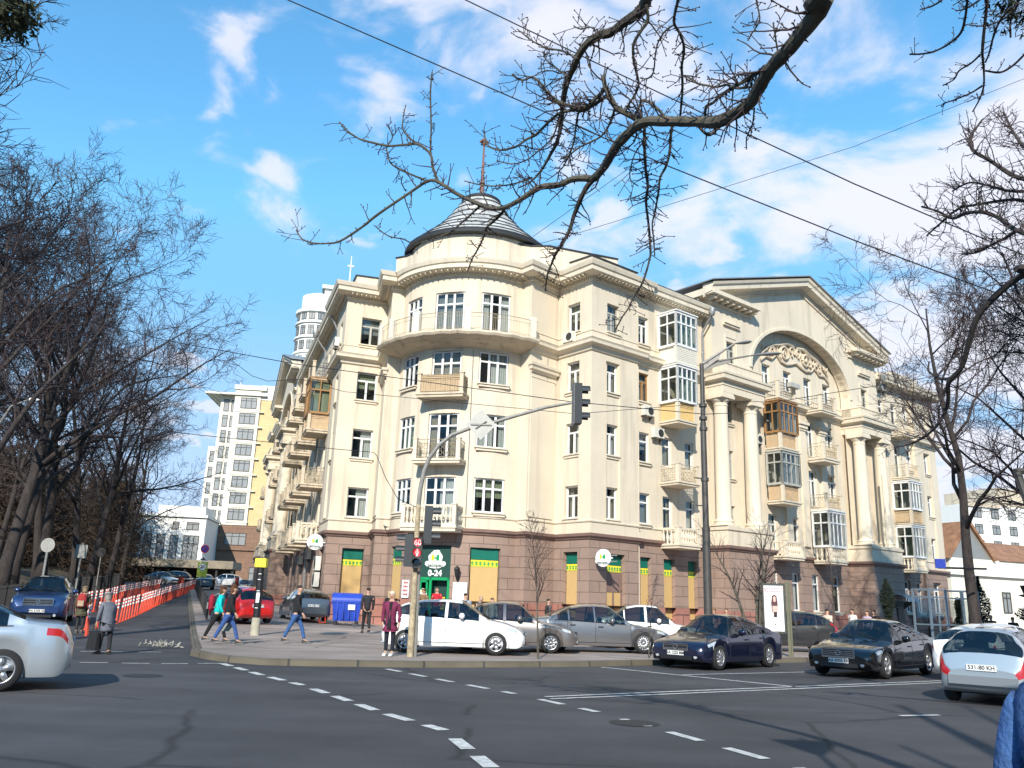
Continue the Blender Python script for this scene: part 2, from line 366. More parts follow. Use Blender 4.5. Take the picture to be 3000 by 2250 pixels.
# window units -----------------------------------------------------------
WCACHE = {}
def wmeshes(w, h, style, fm):
    key = (round(w, 2), round(h, 2), style, fm)
    if key in WCACHE: return WCACHE[key]
    m = MB(); t = .075
    m.box(-w / 2, -w / 2 + t, -.04, .04, 0, h); m.box(w / 2 - t, w / 2, -.04, .04, 0, h)
    m.box(-w / 2 + t, w / 2 - t, -.04, .04, 0, t); m.box(-w / 2 + t, w / 2 - t, -.04, .04, h - t, h)
    cols = {'2': [.5], '3': [.36, .66], '1': [], 'd': [.5], 'o': [.34, .67]}[style[0]]
    tz = h * (.70 if h < 2.1 else .74)
    if 'n' not in style: m.box(-w / 2 + t, w / 2 - t, -.036, .036, tz - .045, tz + .045)
    for c in cols:
        x = -w / 2 + w * c; top = h - t if ('n' in style or style[0] in '3o') else tz - .045
        m.box(x - .06, x + .06, -.043, .043, t, top)
        if style[0] in '3' and 'n' not in style: pass
    me = m.mesh('window', M[fm])
    g = MB(); g.face([(-w / 2 + .03, -.01, .03), (w / 2 - .03, -.01, .03), (w / 2 - .03, -.01, h - .03), (-w / 2 + .03, -.01, h - .03)]); ge = g.mesh('pane', M['glass'])
    sl = MB(); sl.box(-w / 2 - .1, w / 2 + .1, .04, .34, -.07, -.005).box(-w / 2 - .05, w / 2 + .05, .19, .27, -.2, -.07); se = sl.mesh('sill', M['trim'])
    WCACHE[key] = (me, ge, se); return WCACHE[key]
CUR = {}
def curtain(w, h, k):
    key = (round(w, 2), round(h, 2), k)
    if key in CUR: return CUR[key]
    m = MB(); r = random.Random(k * 17 + 3); kind = k % 5
    spans = [[(-.5, .5)], [(-.5, -.2), (.2, .5)], [(-.5, .05)], [(-.5, -.28), (-.1, .5)], [(-.5, .5)]][kind]
    z0, z1 = (.05, h - .05) if kind != 4 else (h * .45, h - .05)
    for a, b in spans:
        n = max(4, int((b - a) * w * 16)); x0 = a * w; dx = (b - a) * w / n
        for i in range(n):
            y0, y1 = -.2 + .03 * (i % 2), -.2 + .03 * ((i + 1) % 2)
            m.face([(x0 + i * dx, y0, z0), (x0 + (i + 1) * dx, y1, z0), (x0 + (i + 1) * dx, y1, z1), (x0 + i * dx, y0, z1)])
    CUR[key] = m.mesh('curtain', M['curtains'][r.randrange(5)]); return CUR[key]
WN = [0]
def window(f, s, z, w, h, style='2', fm='white', d=-.2, sill=True, rz=None, pos=None, parent=None, cur=True):
    me, ge, se = wmeshes(w, h, style, fm); WN[0] += 1
    p = pos or f(s, d, z); rr = f.rz() if rz is None else rz; pa = parent or ROOT
    o = link('window', me, pa, (p[0] - RO[0], p[1] - RO[1], p[2]), rr)
    link('pane', ge, o)
    if cur: link('curtain', curtain(w, h, (WN[0] * 7 + int(z * 3)) % 11), o)
    if sill: link('sill', se, o)
    return o
# balconies ----------------------------------------------------------------
def balus(mb, x, y, z0, z1, r=.075):
    h = z1 - z0; mb.lathe([(r, 0), (r, h * .08), (r * .5, h * .12), (r * 1.15, h * .38), (r * .95, h * .55), (r * .45, h * .8), (r * .85, h * .9), (r, h)], (x, y, z0), 8)
def balcony(f, s0, s1, d0, d1, zf, style, rail=.98, slab=.22, mt='cream', brackets=False, label=None, glz=None, gm='white', top=None):
    """zf = floor level; local frame at (s0,d0,0)"""
    p0 = Vector(f((s0 + s1) / 2, d0, zf)); rz = f.rz(); w = s1 - s0; D = d1 - d0
    b = MB(); hw = w / 2
    b.box(-hw - .06, hw + .06, 0, D + .06, -slab * .45, 0); b.box(-hw, hw, 0, D, -slab, -slab * .45)
    if brackets:
        for x in (-hw + .25, hw - .25): b.prism([(0, -slab), (D * .75, -slab), (D * .3, -slab - .3), (0, -slab - .5)], x - .09, x + .09, 'x')
    pw = .2
    for x in (-hw + pw / 2, hw - pw / 2): b.box(x - pw / 2, x + pw / 2, D - pw, D, 0, rail + .04).box(x - pw / 2 - .03, x + pw / 2 + .03, D - pw - .03, D + .03, rail + .04, rail + .1)
    if style == 'baluster':
        b.box(-hw + pw, hw - pw, D - .17, D - .03, rail - .08, rail + .04); b.box(-hw + .03, -hw + .17, 0, D - pw, rail - .08, rail + .04); b.box(hw - .17, hw - .03, 0, D - pw, rail - .08, rail + .04)
        b.box(-hw + pw, hw - pw, D - .17, D - .03, 0, .1)
    if style == 'solid': b.box(-hw + pw, hw - pw, D - .14, D - .02, 0, rail); b.box(-hw + .02, -hw + .12, 0, D - pw, 0, rail); b.box(hw - .12, hw - .02, 0, D - pw, 0, rail)
    o = b.obj('balcony', M[mt], ROOT, False, (0, 0, 0), (p0.x - RO[0], p0.y - RO[1], p0.z), rz, label)
    r = MB(); rm = 'tan_iron'
    if style == 'baluster':
        rm = mt; n = max(3, int(w / .26))
        for i in range(n): balus(r, -hw + pw + (w - 2 * pw) * (i + .5) / n, D - .1, .1, rail - .08)
        n = max(2, int((D - .2) / .27))
        for i in range(n):
            for x in (-hw + .1, hw - .1): balus(r, x, (D - .2) * (i + .5) / n, 0, rail - .08)
    elif style in ('bars', 'ornate', 'panel', 'grey'):
        if style == 'grey': rm = 'iron'
        def run(x0, y0, x1, y1):
            ln = math.hypot(x1 - x0, y1 - y0); n = max(3, int(ln / .13))
            for z in (.08, rail - .2, rail): r.tube([(x0, y0, z), (x1, y1, z)], .018, 4)
            for i in range(n + 1):
                k = i / n; x, y = x0 + (x1 - x0) * k, y0 + (y1 - y0) * k; r.tube([(x, y, .06), (x, y, rail)], .010, 3, False)
            if style == 'ornate':
                for i in range(0, n, 2):
                    k = (i + .5) / n; x, y = x0 + (x1 - x0) * k, y0 + (y1 - y0) * k; ux, uy = (x1 - x0) / ln, (y1 - y0) / ln
                    for zc, R in ((.3, .11), (.62, .12)): r.tube([(x + ux * R * math.cos(a * PI / 5), y + uy * R * math.cos(a * PI / 5), zc + R * math.sin(a * PI / 5)) for a in range(11)], .014, 3, False)
        run(-hw + pw, D - .06, hw - pw, D - .06); run(-hw + .06, 0, -hw + .06, D - pw); run(hw - .06, 0, hw - .06, D - pw)
    if r.v: link('railing', r.mesh('railing', M[rm]), o)
    if style in ('panel', 'yellow', 'tan', 'siding'):
        q = MB(); pm = {'panel': 'tan_panel', 'yellow': 'yellow_panel', 'tan': 'tan_panel', 'siding': 'siding'}[style]
        q.box(-hw + .05, hw - .05, D - .11, D - .09, .04, rail - .02); q.box(-hw + .09, -hw + .11, 0, D - .2, .04, rail - .02); q.box(hw - .11, hw - .09, 0, D - .2, .04, rail - .02)
        n = int(w / .11)
        if style == 'siding':
            for i in range(9): q.box(-hw - .01, hw + .01, D - .09, D + .012, .03 + i * rail / 9, .02 + (i + .9) * rail / 9); q.box(-hw - .012, -hw + .09, 0, D - .09, .03 + i * rail / 9, .02 + (i + .9) * rail / 9)
        else:
            for i in range(n + 1): x = -hw + .22 + (w - .44) * i / n; q.box(x - .012, x + .012, D - .09, D - .07, .08, rail - .3)
            for z in (rail - .28, rail - .18, rail - .08): q.box(-hw + .2, hw - .2, D - .09, D - .06, z - .02, z + .02)
            for z in (rail - .28, rail - .18, rail - .08): q.box(-hw + .06, -hw + .09, .1, D - .2, z - .02, z + .02)
        link('infill_panel', q.mesh('infill_panel', M[pm]), o)
    if glz:      # glazed enclosure up to height glz above rail
        z0, z1 = rail + .06, rail + glz; g = MB(); T = .06; zt = z0 + (z1 - z0) * .68
        def fr(x0, y0, x1, y1, n, side):
            for i in range(n + 1):
                k = i / n; x, y = x0 + (x1 - x0) * k, y0 + (y1 - y0) * k; e = T if i in (0, n) else T * .6
                g.box(x - e, x + e, y - e, y + e, z0, z1)
            for z, e in ((z0, .07), (zt, .045), (z1, .07)):
                if side: g.box(x0 - T * .9, x0 + T * .9, min(y0, y1), max(y0, y1), z - e, z + e)
                else: g.box(min(x0, x1), max(x0, x1), y0 - T * .9, y0 + T * .9, z - e, z + e)
        fr(-hw, D, hw, D, 4, False); fr(-hw, .06, -hw, D, 2, True); fr(hw, .06, hw, D, 2, True)
        g.box(-hw - .1, hw + .1, 0, D + .12, z1 + .07, z1 + .14)
        e = link('glazing', g.mesh('glazing', M[gm]), o)
        q = MB(); q.face([(-hw, D, z0), (hw, D, z0), (hw, D, z1), (-hw, D, z1)])
        for x in (-hw, hw): q.face([(x, 0, z0), (x, D, z0), (x, D, z1), (x, 0, z1)])
        link('glass', q.mesh('glass', M['glass']), o)
        q = MB(); rr = random.Random(int(zf * 10 + s0)); 
        for i in range(4):
            if rr.random() < .75:
                a = -hw + w * i / 4 + .08; bq = a + w / 4 - .16
                q.box(a, bq, D - .22, D - .2, z0 + .05, z0 + (z1 - z0) * rr.choice((.66, .95)))
        q.box(-hw + .15, -hw + .17, .1, D - .3, z0 + .05, z1 - .1)
        link('blind', q.mesh('blind', M['curtains'][rr.randrange(5)]), o)
    return o
def shopwin(f, sa, sb, zb=1.0, zt=4.25, d=-.25, full=True, gt=None, curved=False):
    """boarded shop window: green board, patterned strip, mustard board"""
    w = sb - sa; p = f((sa + sb) / 2, d, 0); rz = f.rz() if not curved else curved
    o = MB().box(-w / 2 + .02, w / 2 - .02, -.06, -.03, zb, zt).obj('shop_window', M['black'], ROOT, loc=(p[0] - RO[0], p[1] - RO[1], 0), rz=rz)
    g = MB(); g.box(-w / 2 + .03, w / 2 - .03, -.03, .0, 3.68, zt - .02); link('green_board', g.mesh('green_board', M['green']), o)
    y = MB(); y.box(-w / 2 + .03, w / 2 - .03, -.03, .003, 3.32, 3.66); link('patterned_strip', y.mesh('patterned_strip', M['yellow']), o)
    q = MB(); n = max(3, int(w / .2))
    for i in range(n):
        x = -w / 2 + w * (i + .5) / n
        for dx, dz in ((-.04, .03), (.04, .03), (-.04, -.055), (.04, -.055)): q.box(x + dx - .03, x + dx + .03, .003, .008, 3.5 + dz - .03, 3.5 + dz + .03)
        q.box(x - .012, x + .012, .003, .0075, 3.36, 3.62)
    q.box(-w / 2 + .03, w / 2 - .03, .003, .007, 3.345, 3.365)
    link('flower_pattern', q.mesh('flower_pattern', M['lgreen']), o)
    if full:
        k = MB(); k.box(-w / 2 + .03, w / 2 - .03, -.03, -.005, zb + .02, 3.31); link('mustard_board', k.mesh('mustard_board', M['mustard']), o)
    return o
FL = [6.05, 9.5, 13.0, 16.45]      # sills of storeys 2..5
def block(f, full=True, kind='R'):
    """corner-type block of a wing: s 0..9.9"""
    ST, PL = 3.7, -.2
    f2 = lambda a, d, z: f(a, d + PL, z)
    f1 = lambda a, d, z: f(a, d - .09, z)
    facade(WALL, f, 0, ST, 5.1, 19.4, [(1.12, 2.22, 5.95, 14.75, .09), (1.18, 2.18, 16.45, 18.15)], back=False) if False else None
    facade(WALL, f, 0, ST, 5.1, 16.2, [(1.12, 2.22, 5.95, 14.72, .09)], back=False)
    facade(WALL, f1, 1.12, 2.22, 5.95, 14.72, [(1.2, 2.16, z, z + 1.7) for z in FL[:3]])
    facade(WALL, f, 0, ST, 16.2, 19.4, [(1.2, 2.16, 16.45, 18.15)])
    h = [(4.0, 4.85, z, z + 1.7) for z in FL]
    h += [(5.95, 6.8, z - .85 if k % 2 == 0 else z, z + 1.7) for k, z in enumerate(FL)] + [(8.0, 8.8, z, z + 1.7) for z in FL]
    facade(WALL, f2, ST, 9.95, 5.1, 19.4, h)
    WALL.face([f(ST, 0, 5.1), f(ST, PL, 5.1), f(ST, PL, 19.4), f(ST, 0, 19.4)])
    for k, z in enumerate(FL):
        window(f, 1.68, z, .96, 1.7, '2', d=-.29 if k < 3 else -.2, fm='greyframe' if (k == 3 and kind == 'R') else 'white')
        window(f, 4.425, z, .85, 1.7, '1' if k in (0, 1) else '2', d=PL - .17, fm='wood' if (k == 2 and kind == 'R') else 'white')
        window(f, 6.375, z - .85 if k % 2 == 0 else z, .85, 1.7 + (.85 if k % 2 == 0 else 0), '1', d=PL - .17, sill=False); window(f, 8.4, z, .8, 1.7, '1', d=PL - .17, sill=False)
    # ground floor
    facade(STONE, f, 0, ST, 1.5, 4.96, [(1.22, 2.62, 1.5, 4.24, .28)], rev=STONE); facade(STONE, f2, ST, 9.95, 1.5, 4.96, [(4.05, 4.92, 1.5, 4.24, .25), (5.98, 6.93, 1.5, 4.24, .25), (8.08, 8.92, 1.5, 4.24, .25)], u0=.4)
    STONE.face([f(ST, 0, 1.5), f(ST, PL, 1.5), f(ST, PL, 4.96), f(ST, 0, 4.96)])
    g = lambda a, d, z: f(a, d + .07, z); g2 = lambda a, d, z: f(a, d + PL + .07, z)
    facade(GRAN, g, -.07, ST + .05, -1, 1.6, [(1.22, 2.62, .45, 1.6, .35)], u0=.3); facade(GRAN, g2, ST + .05, 9.95, -1, 1.6, [(4.05, 4.92, .95, 1.6, .32), (5.98, 6.93, .95, 1.6, .32), (8.08, 8.92, .95, 1.6, .32)])
    for q, (a, b) in ((g, (-.07, ST + .05)), (g2, (ST + .05, 9.95))):
        GRAN.face([q(a, 0, 1.6), q(b, 0, 1.6), q(b, -.08, 1.62), q(a, -.08, 1.62)])
    GRAN.face([g(ST + .05, 0, -1), g(ST + .05, PL, -1), g(ST + .05, PL, 1.6), g(ST + .05, 0, 1.6)])
    if kind == 'R':
        # door under the first shop sign
        o = shopwin(f, 1.22, 2.62, 2.5, 4.24, -.28, full=False)
        p = f(1.92, -.22, 0)
        wl = MB().box(-.7, .7, -.04, .02, 2.42, 3.3).obj('blind_panel', M['beltstone'], ROOT, loc=(p[0] - RO[0], p[1] - RO[1], 0), rz=f.rz())
        dr = MB(); dr.box(-.66, -.56, -.04, .03, .45, 2.42).box(.56, .66, -.04, .03, .45, 2.42).box(-.66, .66, -.04, .03, 2.3, 2.42).box(-.06, .06, -.04, .03, .45, 2.3)
        dr = dr.obj('side_door', M['beltstone'], ROOT, loc=(p[0] - RO[0], p[1] - RO[1], 0), rz=f.rz())
        link('door_leaf', MB().box(-.56, -.06, -.04, 0, .45, 2.3).box(.06, .56, -.04, 0, .45, 2.3).mesh('door_leaf', M['mustard']), dr)
        for a, b in ((4.05, 4.92), (5.98, 6.93), (8.08, 8.92)): shopwin(f, a, b, .97, 4.24, PL - .22)
    else:
        for a, b in ((1.22, 2.62), (4.05, 4.92), (5.98, 6.93), (8.08, 8.92)):
            window(f, (a + b) / 2, 1.9, b - a, 2.3, '2' if kind == 'E' else '1', d=-.3 if a < 3 else PL - .22, sill=True, fm='white' if kind == 'E' else 'greyframe')
            p = f((a + b) / 2, -.16 if a < 3 else PL - .1, 0)
            if kind == 'E': MB().box(-(b - a) / 2, (b - a) / 2, -.2, .02, .3, 1.85).obj('blind_panel', M['beltstone'], ROOT, loc=(p[0] - RO[0], p[1] - RO[1], 0), rz=f.rz())
            else: MB().box(-(b - a) / 2, (b - a) / 2, -.2, -.06, .3, 1.85).obj('blind_panel', M['beltstone'], ROOT, loc=(p[0] - RO[0], p[1] - RO[1], 0), rz=f.rz())
    return PL
block(RW, kind='R'); block(LW, kind='L')
WL = 40.75; LX = 14.1      # length of the right wing; the left wing has LX metres more before its pavilion
class Mir:
    def __init__(s, f, W): s.f = f; s.W = W
    def __call__(s, a, d, z): return s.f(s.W - a, d, z)
    def rz(s): return s.f.rz()
class Shift(Mir):
    def __call__(s, a, d, z): return s.f(s.W + a, d, z)
LS = Shift(LW, LX)
RE, LE = Mir(RW, WL), Mir(LW, WL + LX)
# extra bays of the left wing
_h = []
for _c in (11.3, 16.3, 21.0):
    for _k, _z in enumerate(FL): _h += [(_c - .45, _c + .45, _z - .75, _z + 1.7), (_c - 2.3, _c - 1.5, _z, _z + 1.7)]
_f2 = lambda a, d, z: LW(a, d - .2, z)
facade(WALL, _f2, 9.95, 24.1, 5.1, 19.4, _h)
for _a, _b, _c, _e in _h: window(LW, (_a + _b) / 2, _c, _b - _a, _e - _c, '1', d=-.37, sill=(_e - _c < 2))
_g = [(_c - .5, _c + .4, 1.7, 4.1) for _c in (11.0, 13.5, 16.2, 18.6, 21.0)]
facade(STONE, _f2, 9.95, 24.1, 1.5, 4.96, _g); facade(GRAN, lambda a, d, z: LW(a, d - .13, z), 9.95, 24.1, -1, 1.6)
for _a, _b, _c, _e in _g: window(LW, (_a + _b) / 2, _c, _b - _a, _e - _c, '1', 'greyframe', d=-.37)
block(RE, kind='E'); block(LE, kind='L')
# inner corner faces C-D and A-I
Dp = Cp + Vector(dirv(129)) * 2.72; Ip = Ap + Vector(dirv(21.5)) * 2.55
def cface(f, ln, w0, w1, kind):
    facade(WALL, f, 0, ln, 5.1, 19.4, [(w0, w1, z, z + 1.72) for z in FL])
    for k, z in enumerate(FL): window(f, (w0 + w1) / 2, z, w1 - w0, 1.72, '2', fm='greyframe' if (k == 3 and kind == 'L') else 'white')
    facade(STONE, f, 0, ln, 1.5, 4.96, [(w0 - .03, w1 + (.05 if kind == 'R' else 0), 1.5, 4.28, .25)], u0=.7)
    g = lambda a, d, z: f(a, d + .07, z); facade(GRAN, g, -.05, ln, -1, 1.6, [(w0 - .03, w1 + (.05 if kind == 'R' else 0), .9, 1.6, .32)])
    GRAN.face([g(-.05, 0, 1.6), g(ln, 0, 1.6), g(ln, -.08, 1.62), g(-.05, -.08, 1.62)])
    shopwin(f, w0 - .02, w1 + (.04 if kind == 'R' else 0), .92, 4.26, -.23)
cface(RC, 2.72, .96, 1.96, 'R'); cface(LC, 2.55, .98, 2.2, 'L')
# pilaster piers D-E, E-F and I-H, H-G
E_, F_ = TB(4.25, 2.3), TB(3.6, 1.85); H_, G_ = TB(-4.2, 2.3), TB(-3.55, 1.85)
def seg(mb, a, b, z0, z1, u=0):
    l = (b - a).length; mb.face([(a.x, a.y, z0), (b.x, b.y, z0), (b.x, b.y, z1), (a.x, a.y, z1)], [(u, z0), (u + l, z0), (u + l, z1), (u, z1)])
def outw(a, b, k): d = (b - a).normalized(); n = Vector((d.y, -d.x)); return a + n * k, b + n * k
for a, b in ((Ip, H_), (H_, G_), (F_, E_), (E_, Dp)):
    seg(WALL, a, b, 5.1, 19.4); seg(STONE, a, b, 1.5, 4.96, .3); c, e = outw(a, b, .07); seg(GRAN, c, e, -1, 1.6, .5)
# round bay
aF = math.atan2((F_ - Ctw).dot(tb), (F_ - Ctw).dot(nb)) * RT; aG = math.atan2((G_ - Ctw).dot(tb), (G_ - Ctw).dot(nb)) * RT
dg = RT * PI / 180
bays = [(-44.5 * dg, -25.5 * dg), (-13.2 * dg, 9.3 * dg), (21.2 * dg, 43.2 * dg)]
hz = []
for k, z in enumerate(FL):
    for j, (a, b) in enumerate(bays):
        lo = z + .05; hi = z + 1.85
        if j == 1 or k == 3: lo = z - .75
        if k == 3 and j != 1: lo = z - .45
        hz.append((a, b, lo, hi, .22)); th = (a + b) / 2 / RT
        ca = 2 * (RT - .1) * math.sin((b - a) / 2 / RT) - .04; dd = (RT - .1) * math.cos((b - a) / 2 / RT)
        p = Ctw + nb * (dd * math.cos(th)) + tb * (dd * math.sin(th)); o = nb * math.cos(th) + tb * math.sin(th)
        window(None, 0, 0, ca, hi - lo, '3', rz=math.atan2(o.y, o.x) - PI / 2, pos=(p.x, p.y, lo), sill=(lo > z))
facade(WALL, cylf, aG, aF, 5.1, 19.4, hz, seg=.25)
gh = [(-44.5 * dg, -30 * dg, 1.5, 4.3, .3), (-14.2 * dg, 8.6 * dg, 1.5, 4.34, .3), (21 * dg, 42 * dg, 1.5, 4.28, .3)]
facade(STONE, cylf, aG, aF, 1.5, 4.96, gh, seg=.25, u0=10)
facade(GRAN, lambda a, d, z: cylf(a * 1.0, d + .07, z), aG, aF, -1, 1.6, [(-44.5 * dg, -30 * dg, .9, 1.6, .37), (-14.2 * dg, 8.6 * dg, .25, 1.6, .37), (21 * dg, 42 * dg, .9, 1.6, .37)], seg=.25)
def curvp(a, b, dd):
    th = (a + b) / 2 / RT; p = Ctw + nb * (dd * math.cos(th)) + tb * (dd * math.sin(th)); o = nb * math.cos(th) + tb * math.sin(th)
    return p, math.atan2(o.y, o.x) - PI / 2
for a, b in ((gh[0][0], gh[0][1]), (gh[2][0], gh[2][1])):
    p, rz = curvp(a, b, RT * math.cos((b - a) / 2 / RT) - .12); w = 2 * RT * math.sin((b - a) / 2 / RT) - .12
    shopwin(lambda s, d, z, p=p: (p.x, p.y, z), -w / 2, w / 2, .92, 4.26, 0, curved=rz)
# ---- mouldings round the corner ----
def wingpts(f, s_end, rev=False):
    L_ = [f(0, 0, 0), f(3.7, 0, 0), f(3.7, -.2, 0), f(s_end, -.2, 0)]; return [Vector(p[:2]) for p in L_]
arc = [Vector(cylf(aG + (aF - aG) * k / 26, 0, 0)[:2]) for k in range(27)]
PATH = wingpts(LW, 24.1)[::-1] + [Ip, H_, G_] + arc[1:-1] + [F_, E_, Dp] + wingpts(RW, 9.95)
sweep(BELT, PATH, [(0, 4.9), (.07, 4.92), (.1, 5.0), (.2, 5.06), (.22, 5.2), (0, 5.24)])
sweep(TRIM, PATH, [(0, 5.78), (.05, 5.8), (.07, 5.86), (0, 5.9)])
def mid(path): sweep(TRIM, path, [(0, 15.1), (.1, 15.14), (.14, 15.32), (.3, 15.4), (.42, 15.44), (.44, 15.6), (.5, 15.7), (0, 15.78)]); sweep(TRIM, path, [(0, 16.25), (.04, 16.26), (.04, 16.3), (0, 16.31)])
mid(wingpts(LW, 24.1)[::-1] + [Ip, H_]); mid([E_, Dp] + wingpts(RW, 9.95))
# pier capitals under the mid cornice
for a, b in ((Ip, H_), (E_, Dp)):
    q = [a + (b - a) * .12, a + (b - a) * .95] if a == Ip else [a + (b - a) * .05, a + (b - a) * .88]
    n1 = (q[1] - q[0]).normalized(); nn = Vector((n1.y, -n1.x))
    m = MB(); pa = [q[0] - nn * .02, q[0] + nn * .05, q[1] + nn * .05, q[1] - nn * .02]
    sweep(TRIM, pa, [(0, 13.9), (.04, 13.92), (.06, 14.0), (.16, 14.05), (.18, 14.2), (.26, 14.26), (.28, 14.4), (0, 14.42)])
    sweep(TRIM, pa, [(0, 13.6), (.035, 13.62), (.035, 13.68), (0, 13.7)])
    sweep(TRIM, pa, [(0, 6.0), (.001, 6.0), (.001, 13.6), (0, 13.6)])
CORN = [(0, 19.2), (.06, 19.22), (.09, 19.4), (.14, 19.44), (.66, 19.47), (.7, 19.5), (.7, 19.72), (.78, 19.78), (.84, 19.95), (.86, 20.02), (0, 20.06)]
sweep(TRIM, PATH, CORN)
# dentils
def dentils(mb, path, z0, z1, d0, d1, step=.17, wid=.09):
    for i in range(len(path) - 1):
        a, b = path[i], path[i + 1]; l = (b - a).length; n = int(l / step)
        if n < 1: continue
        d = (b - a) / l; nn = Vector((d.y, -d.x))
        for k in range(n):
            c = a + d * (l * (k + .5) / n); p = [c - d * wid / 2 + nn * d0, c + d * wid / 2 + nn * d0, c + d * wid / 2 + nn * d1, c - d * wid / 2 + nn * d1]
            mb.hexa([(v.x, v.y, z0) for v in p] + [(v.x, v.y, z1) for v in p])
DENT = MB(); dentils(DENT, PATH, 19.26, 19.43, .05, .15); dentils(DENT, PATH, 19.36, 19.468, .3, .6, .28, .06)
# attic above the cornice
ATT = [TB(5.0, -.45), Cp + Vector(dirv(219)) * .45 * 0 + RW.u * .35 - RW.o * .35 * 1, Vector(RW(4.2, -.45, 0)[:2])]
at1 = [Vector(LW(4.2, -.5, 0)[:2]), Vector(LW(.45, -.5, 0)[:2]), Ip + (Ip - TB(0, 0)).normalized() * -.3 - nb * .45]
at2 = [Dp - nb * .45 + tb * -.3, Vector(RW(.45, -.5, 0)[:2]), Vector(RW(4.2, -.5, 0)[:2])]
def attic(path, top, backd=3.0):
    for i in range(len(path) - 1): seg(WALL, path[i], path[i + 1], 19.9, top)
    sweep(EDGE, path, [(-.35, top - .01), (.06, top - .01), (.08, top + .06), (-.35, top + .1)])
EDGE = MB()
wa, wb = Vector(LW(4.2, -3.5, 0)[:2]), Vector(RW(4.2, -3.5, 0)[:2])
attic([wa] + at1 + [TB(-4.3, .6)], 20.95); attic([TB(4.3, .6)] + at2 + [wb], 20.95)
# higher blocks flanking the drum
attic([TB(-4.6, -2.6), TB(-4.6, 1.2), TB(-3.9, 1.35), TB(-3.0, 1.9)], 21.7); attic([TB(3.0, 1.9), TB(3.9, 1.35), TB(4.9, 1.2), TB(8.6, -1.4)], 21.75)
# drum + conical roof
RD = 4.2; drum = MB(); pts = [Ctw + nb * (RD * math.cos(rad(a))) + tb * (RD * math.sin(rad(a))) for a in range(-180, 180, 6)]
for i in range(len(pts)): seg(drum, pts[i], pts[(i + 1) % len(pts)], 19.9, 21.95, i * .4)
bobj(drum, 'tower_drum', M['cream'])
rp = [(4.45, 22.0), (4.5, 22.1), (4.45, 22.2)]; rr_ = [(4.45, 22.2), (4.05, 22.55), (3.55, 23.0), (3.05, 23.45), (2.55, 23.95), (2.1, 24.5), (1.72, 25.05), (1.38, 25.55), (1.1, 25.95)]
for i in range(len(rr_) - 1):
    (r0, z0), (r1, z1) = rr_[i], rr_[i + 1]; rp += [(r0 + .03, z0), (r1 + .05, z1 + .0), (r1 + .05, z1 + .05), (r1 - .02, z1 + .05)]
tr_ = MB(lambda x, y, z: (x + Ctw.x, y + Ctw.y, z)); tr_.lathe(rp, (0, 0, 0), 48)
TR = bobj(tr_, 'tower_roof', M['roof'], smooth=True)
sm = MB(lambda x, y, z: (x + Ctw.x, y + Ctw.y, z))
for i in range(0, len(rr_)): r0, z0 = rr_[i]; sm.lathe([(r0 + .07, z0 - .02), (r0 + .085, z0 + .03), (r0 + .07, z0 + .06), (r0 + .03, z0 + .06)], (0, 0, 0), 48)
sm.lathe([(4.3, 21.93), (4.56, 21.97), (4.6, 22.12), (4.5, 22.18)], (0, 0, 0), 48); bobj(sm, 'roof_seams', M['roofedge'], TR, True)
cp = MB(lambda x, y, z: (x + Ctw.x, y + Ctw.y, z)); cp.lathe([(1.1, 25.75), (1.22, 25.9), (1.25, 26.05), (1.05, 26.2), (.7, 26.35), (.35, 26.45), (.0001, 26.5)], (0, 0, 0), 28); bobj(cp, 'cap', M['roofedge'], TR, True)
sp_ = MB(lambda x, y, z: (x + Ctw.x, y + Ctw.y, z)); sp_.lathe([(0.158, 26.4), (0.144, 27.2), (0.108, 27.3), (0.194, 27.35), (0.194, 27.42), (0.108, 27.5), (0.086, 28.6), (0.101, 28.7), (0.072, 28.8), (0.065, 30.1), (0.115, 30.15), (0.158, 30.3), (0.158, 30.45), (0.101, 30.58), (0.022, 30.62)], (0, 0, 0), 10)
for a in range(6): x, y = .22 * math.cos(a * 1.05), .22 * math.sin(a * 1.05); sp_.ball((x, y, 30.37), .09, 6, 4)
for z in (27.8, 28.2, 28.9, 29.4): sp_.ball((.13, .05, z), .06, 5, 4)
bobj(sp_, 'spire', M['rust'], TR, True)
# big round balcony, 5th floor
bb = MB(); RB = 5.95; a0, a1 = -53, 54; n = 40
def cp_(a, r, z): p = Ctw + nb * (r * math.cos(rad(a))) + tb * (r * math.sin(rad(a))); return (p.x, p.y, z)
prof = [(4.4, 15.62), (RB, 15.62), (RB + .03, 15.5), (RB - .05, 15.38), (RB - .25, 15.3), (RB - .5, 15.22), (4.4, 14.98)]
for k in range(n):
    A0 = a0 + (a1 - a0) * k / n; A1 = a0 + (a1 - a0) * (k + 1) / n
    for i in range(len(prof) - 1):
        (r0, z0), (r1, z1) = prof[i], prof[i + 1]
        j0 = .02 * math.sin(A0 * 1.7) if 0 < i < 5 else 0; j1 = .02 * math.sin(A1 * 1.7) if 0 < i < 5 else 0
        bb.face([cp_(A0, r0, z0 + j0), cp_(A1, r0, z0 + j1), cp_(A1, r1, z1 + j1), cp_(A0, r1, z1 + j0)])
for A in (a0, a1): bb.face([cp_(A, r, z) for r, z in prof])
BIG = bobj(bb, 'round_balcony', M['oldcream'], label='large curved balcony with crumbling edge under the cornice')
for A in (-52, -36, -15.5, 13.4, 50.5):
        ps = MB(); q = [cp_(A - 1.6, RB - .04, 0), cp_(A + 1.6, RB - .04, 0), cp_(A + 1.6, RB - .34, 0), cp_(A - 1.6, RB - .34, 0)]
        ps.hexa([(p[0], p[1], 15.6) for p in q] + [(p[0], p[1], 16.82) for p in q]); bobj(ps, 'post', M['siding'], BIG)
rl = MB()
for z, r in ((16.62, .02), (16.4, .012), (15.75, .012)): rl.tube([cp_(a0 + (a1 - a0) * k / 44, RB - .15, z) for k in range(45)], r, 4)
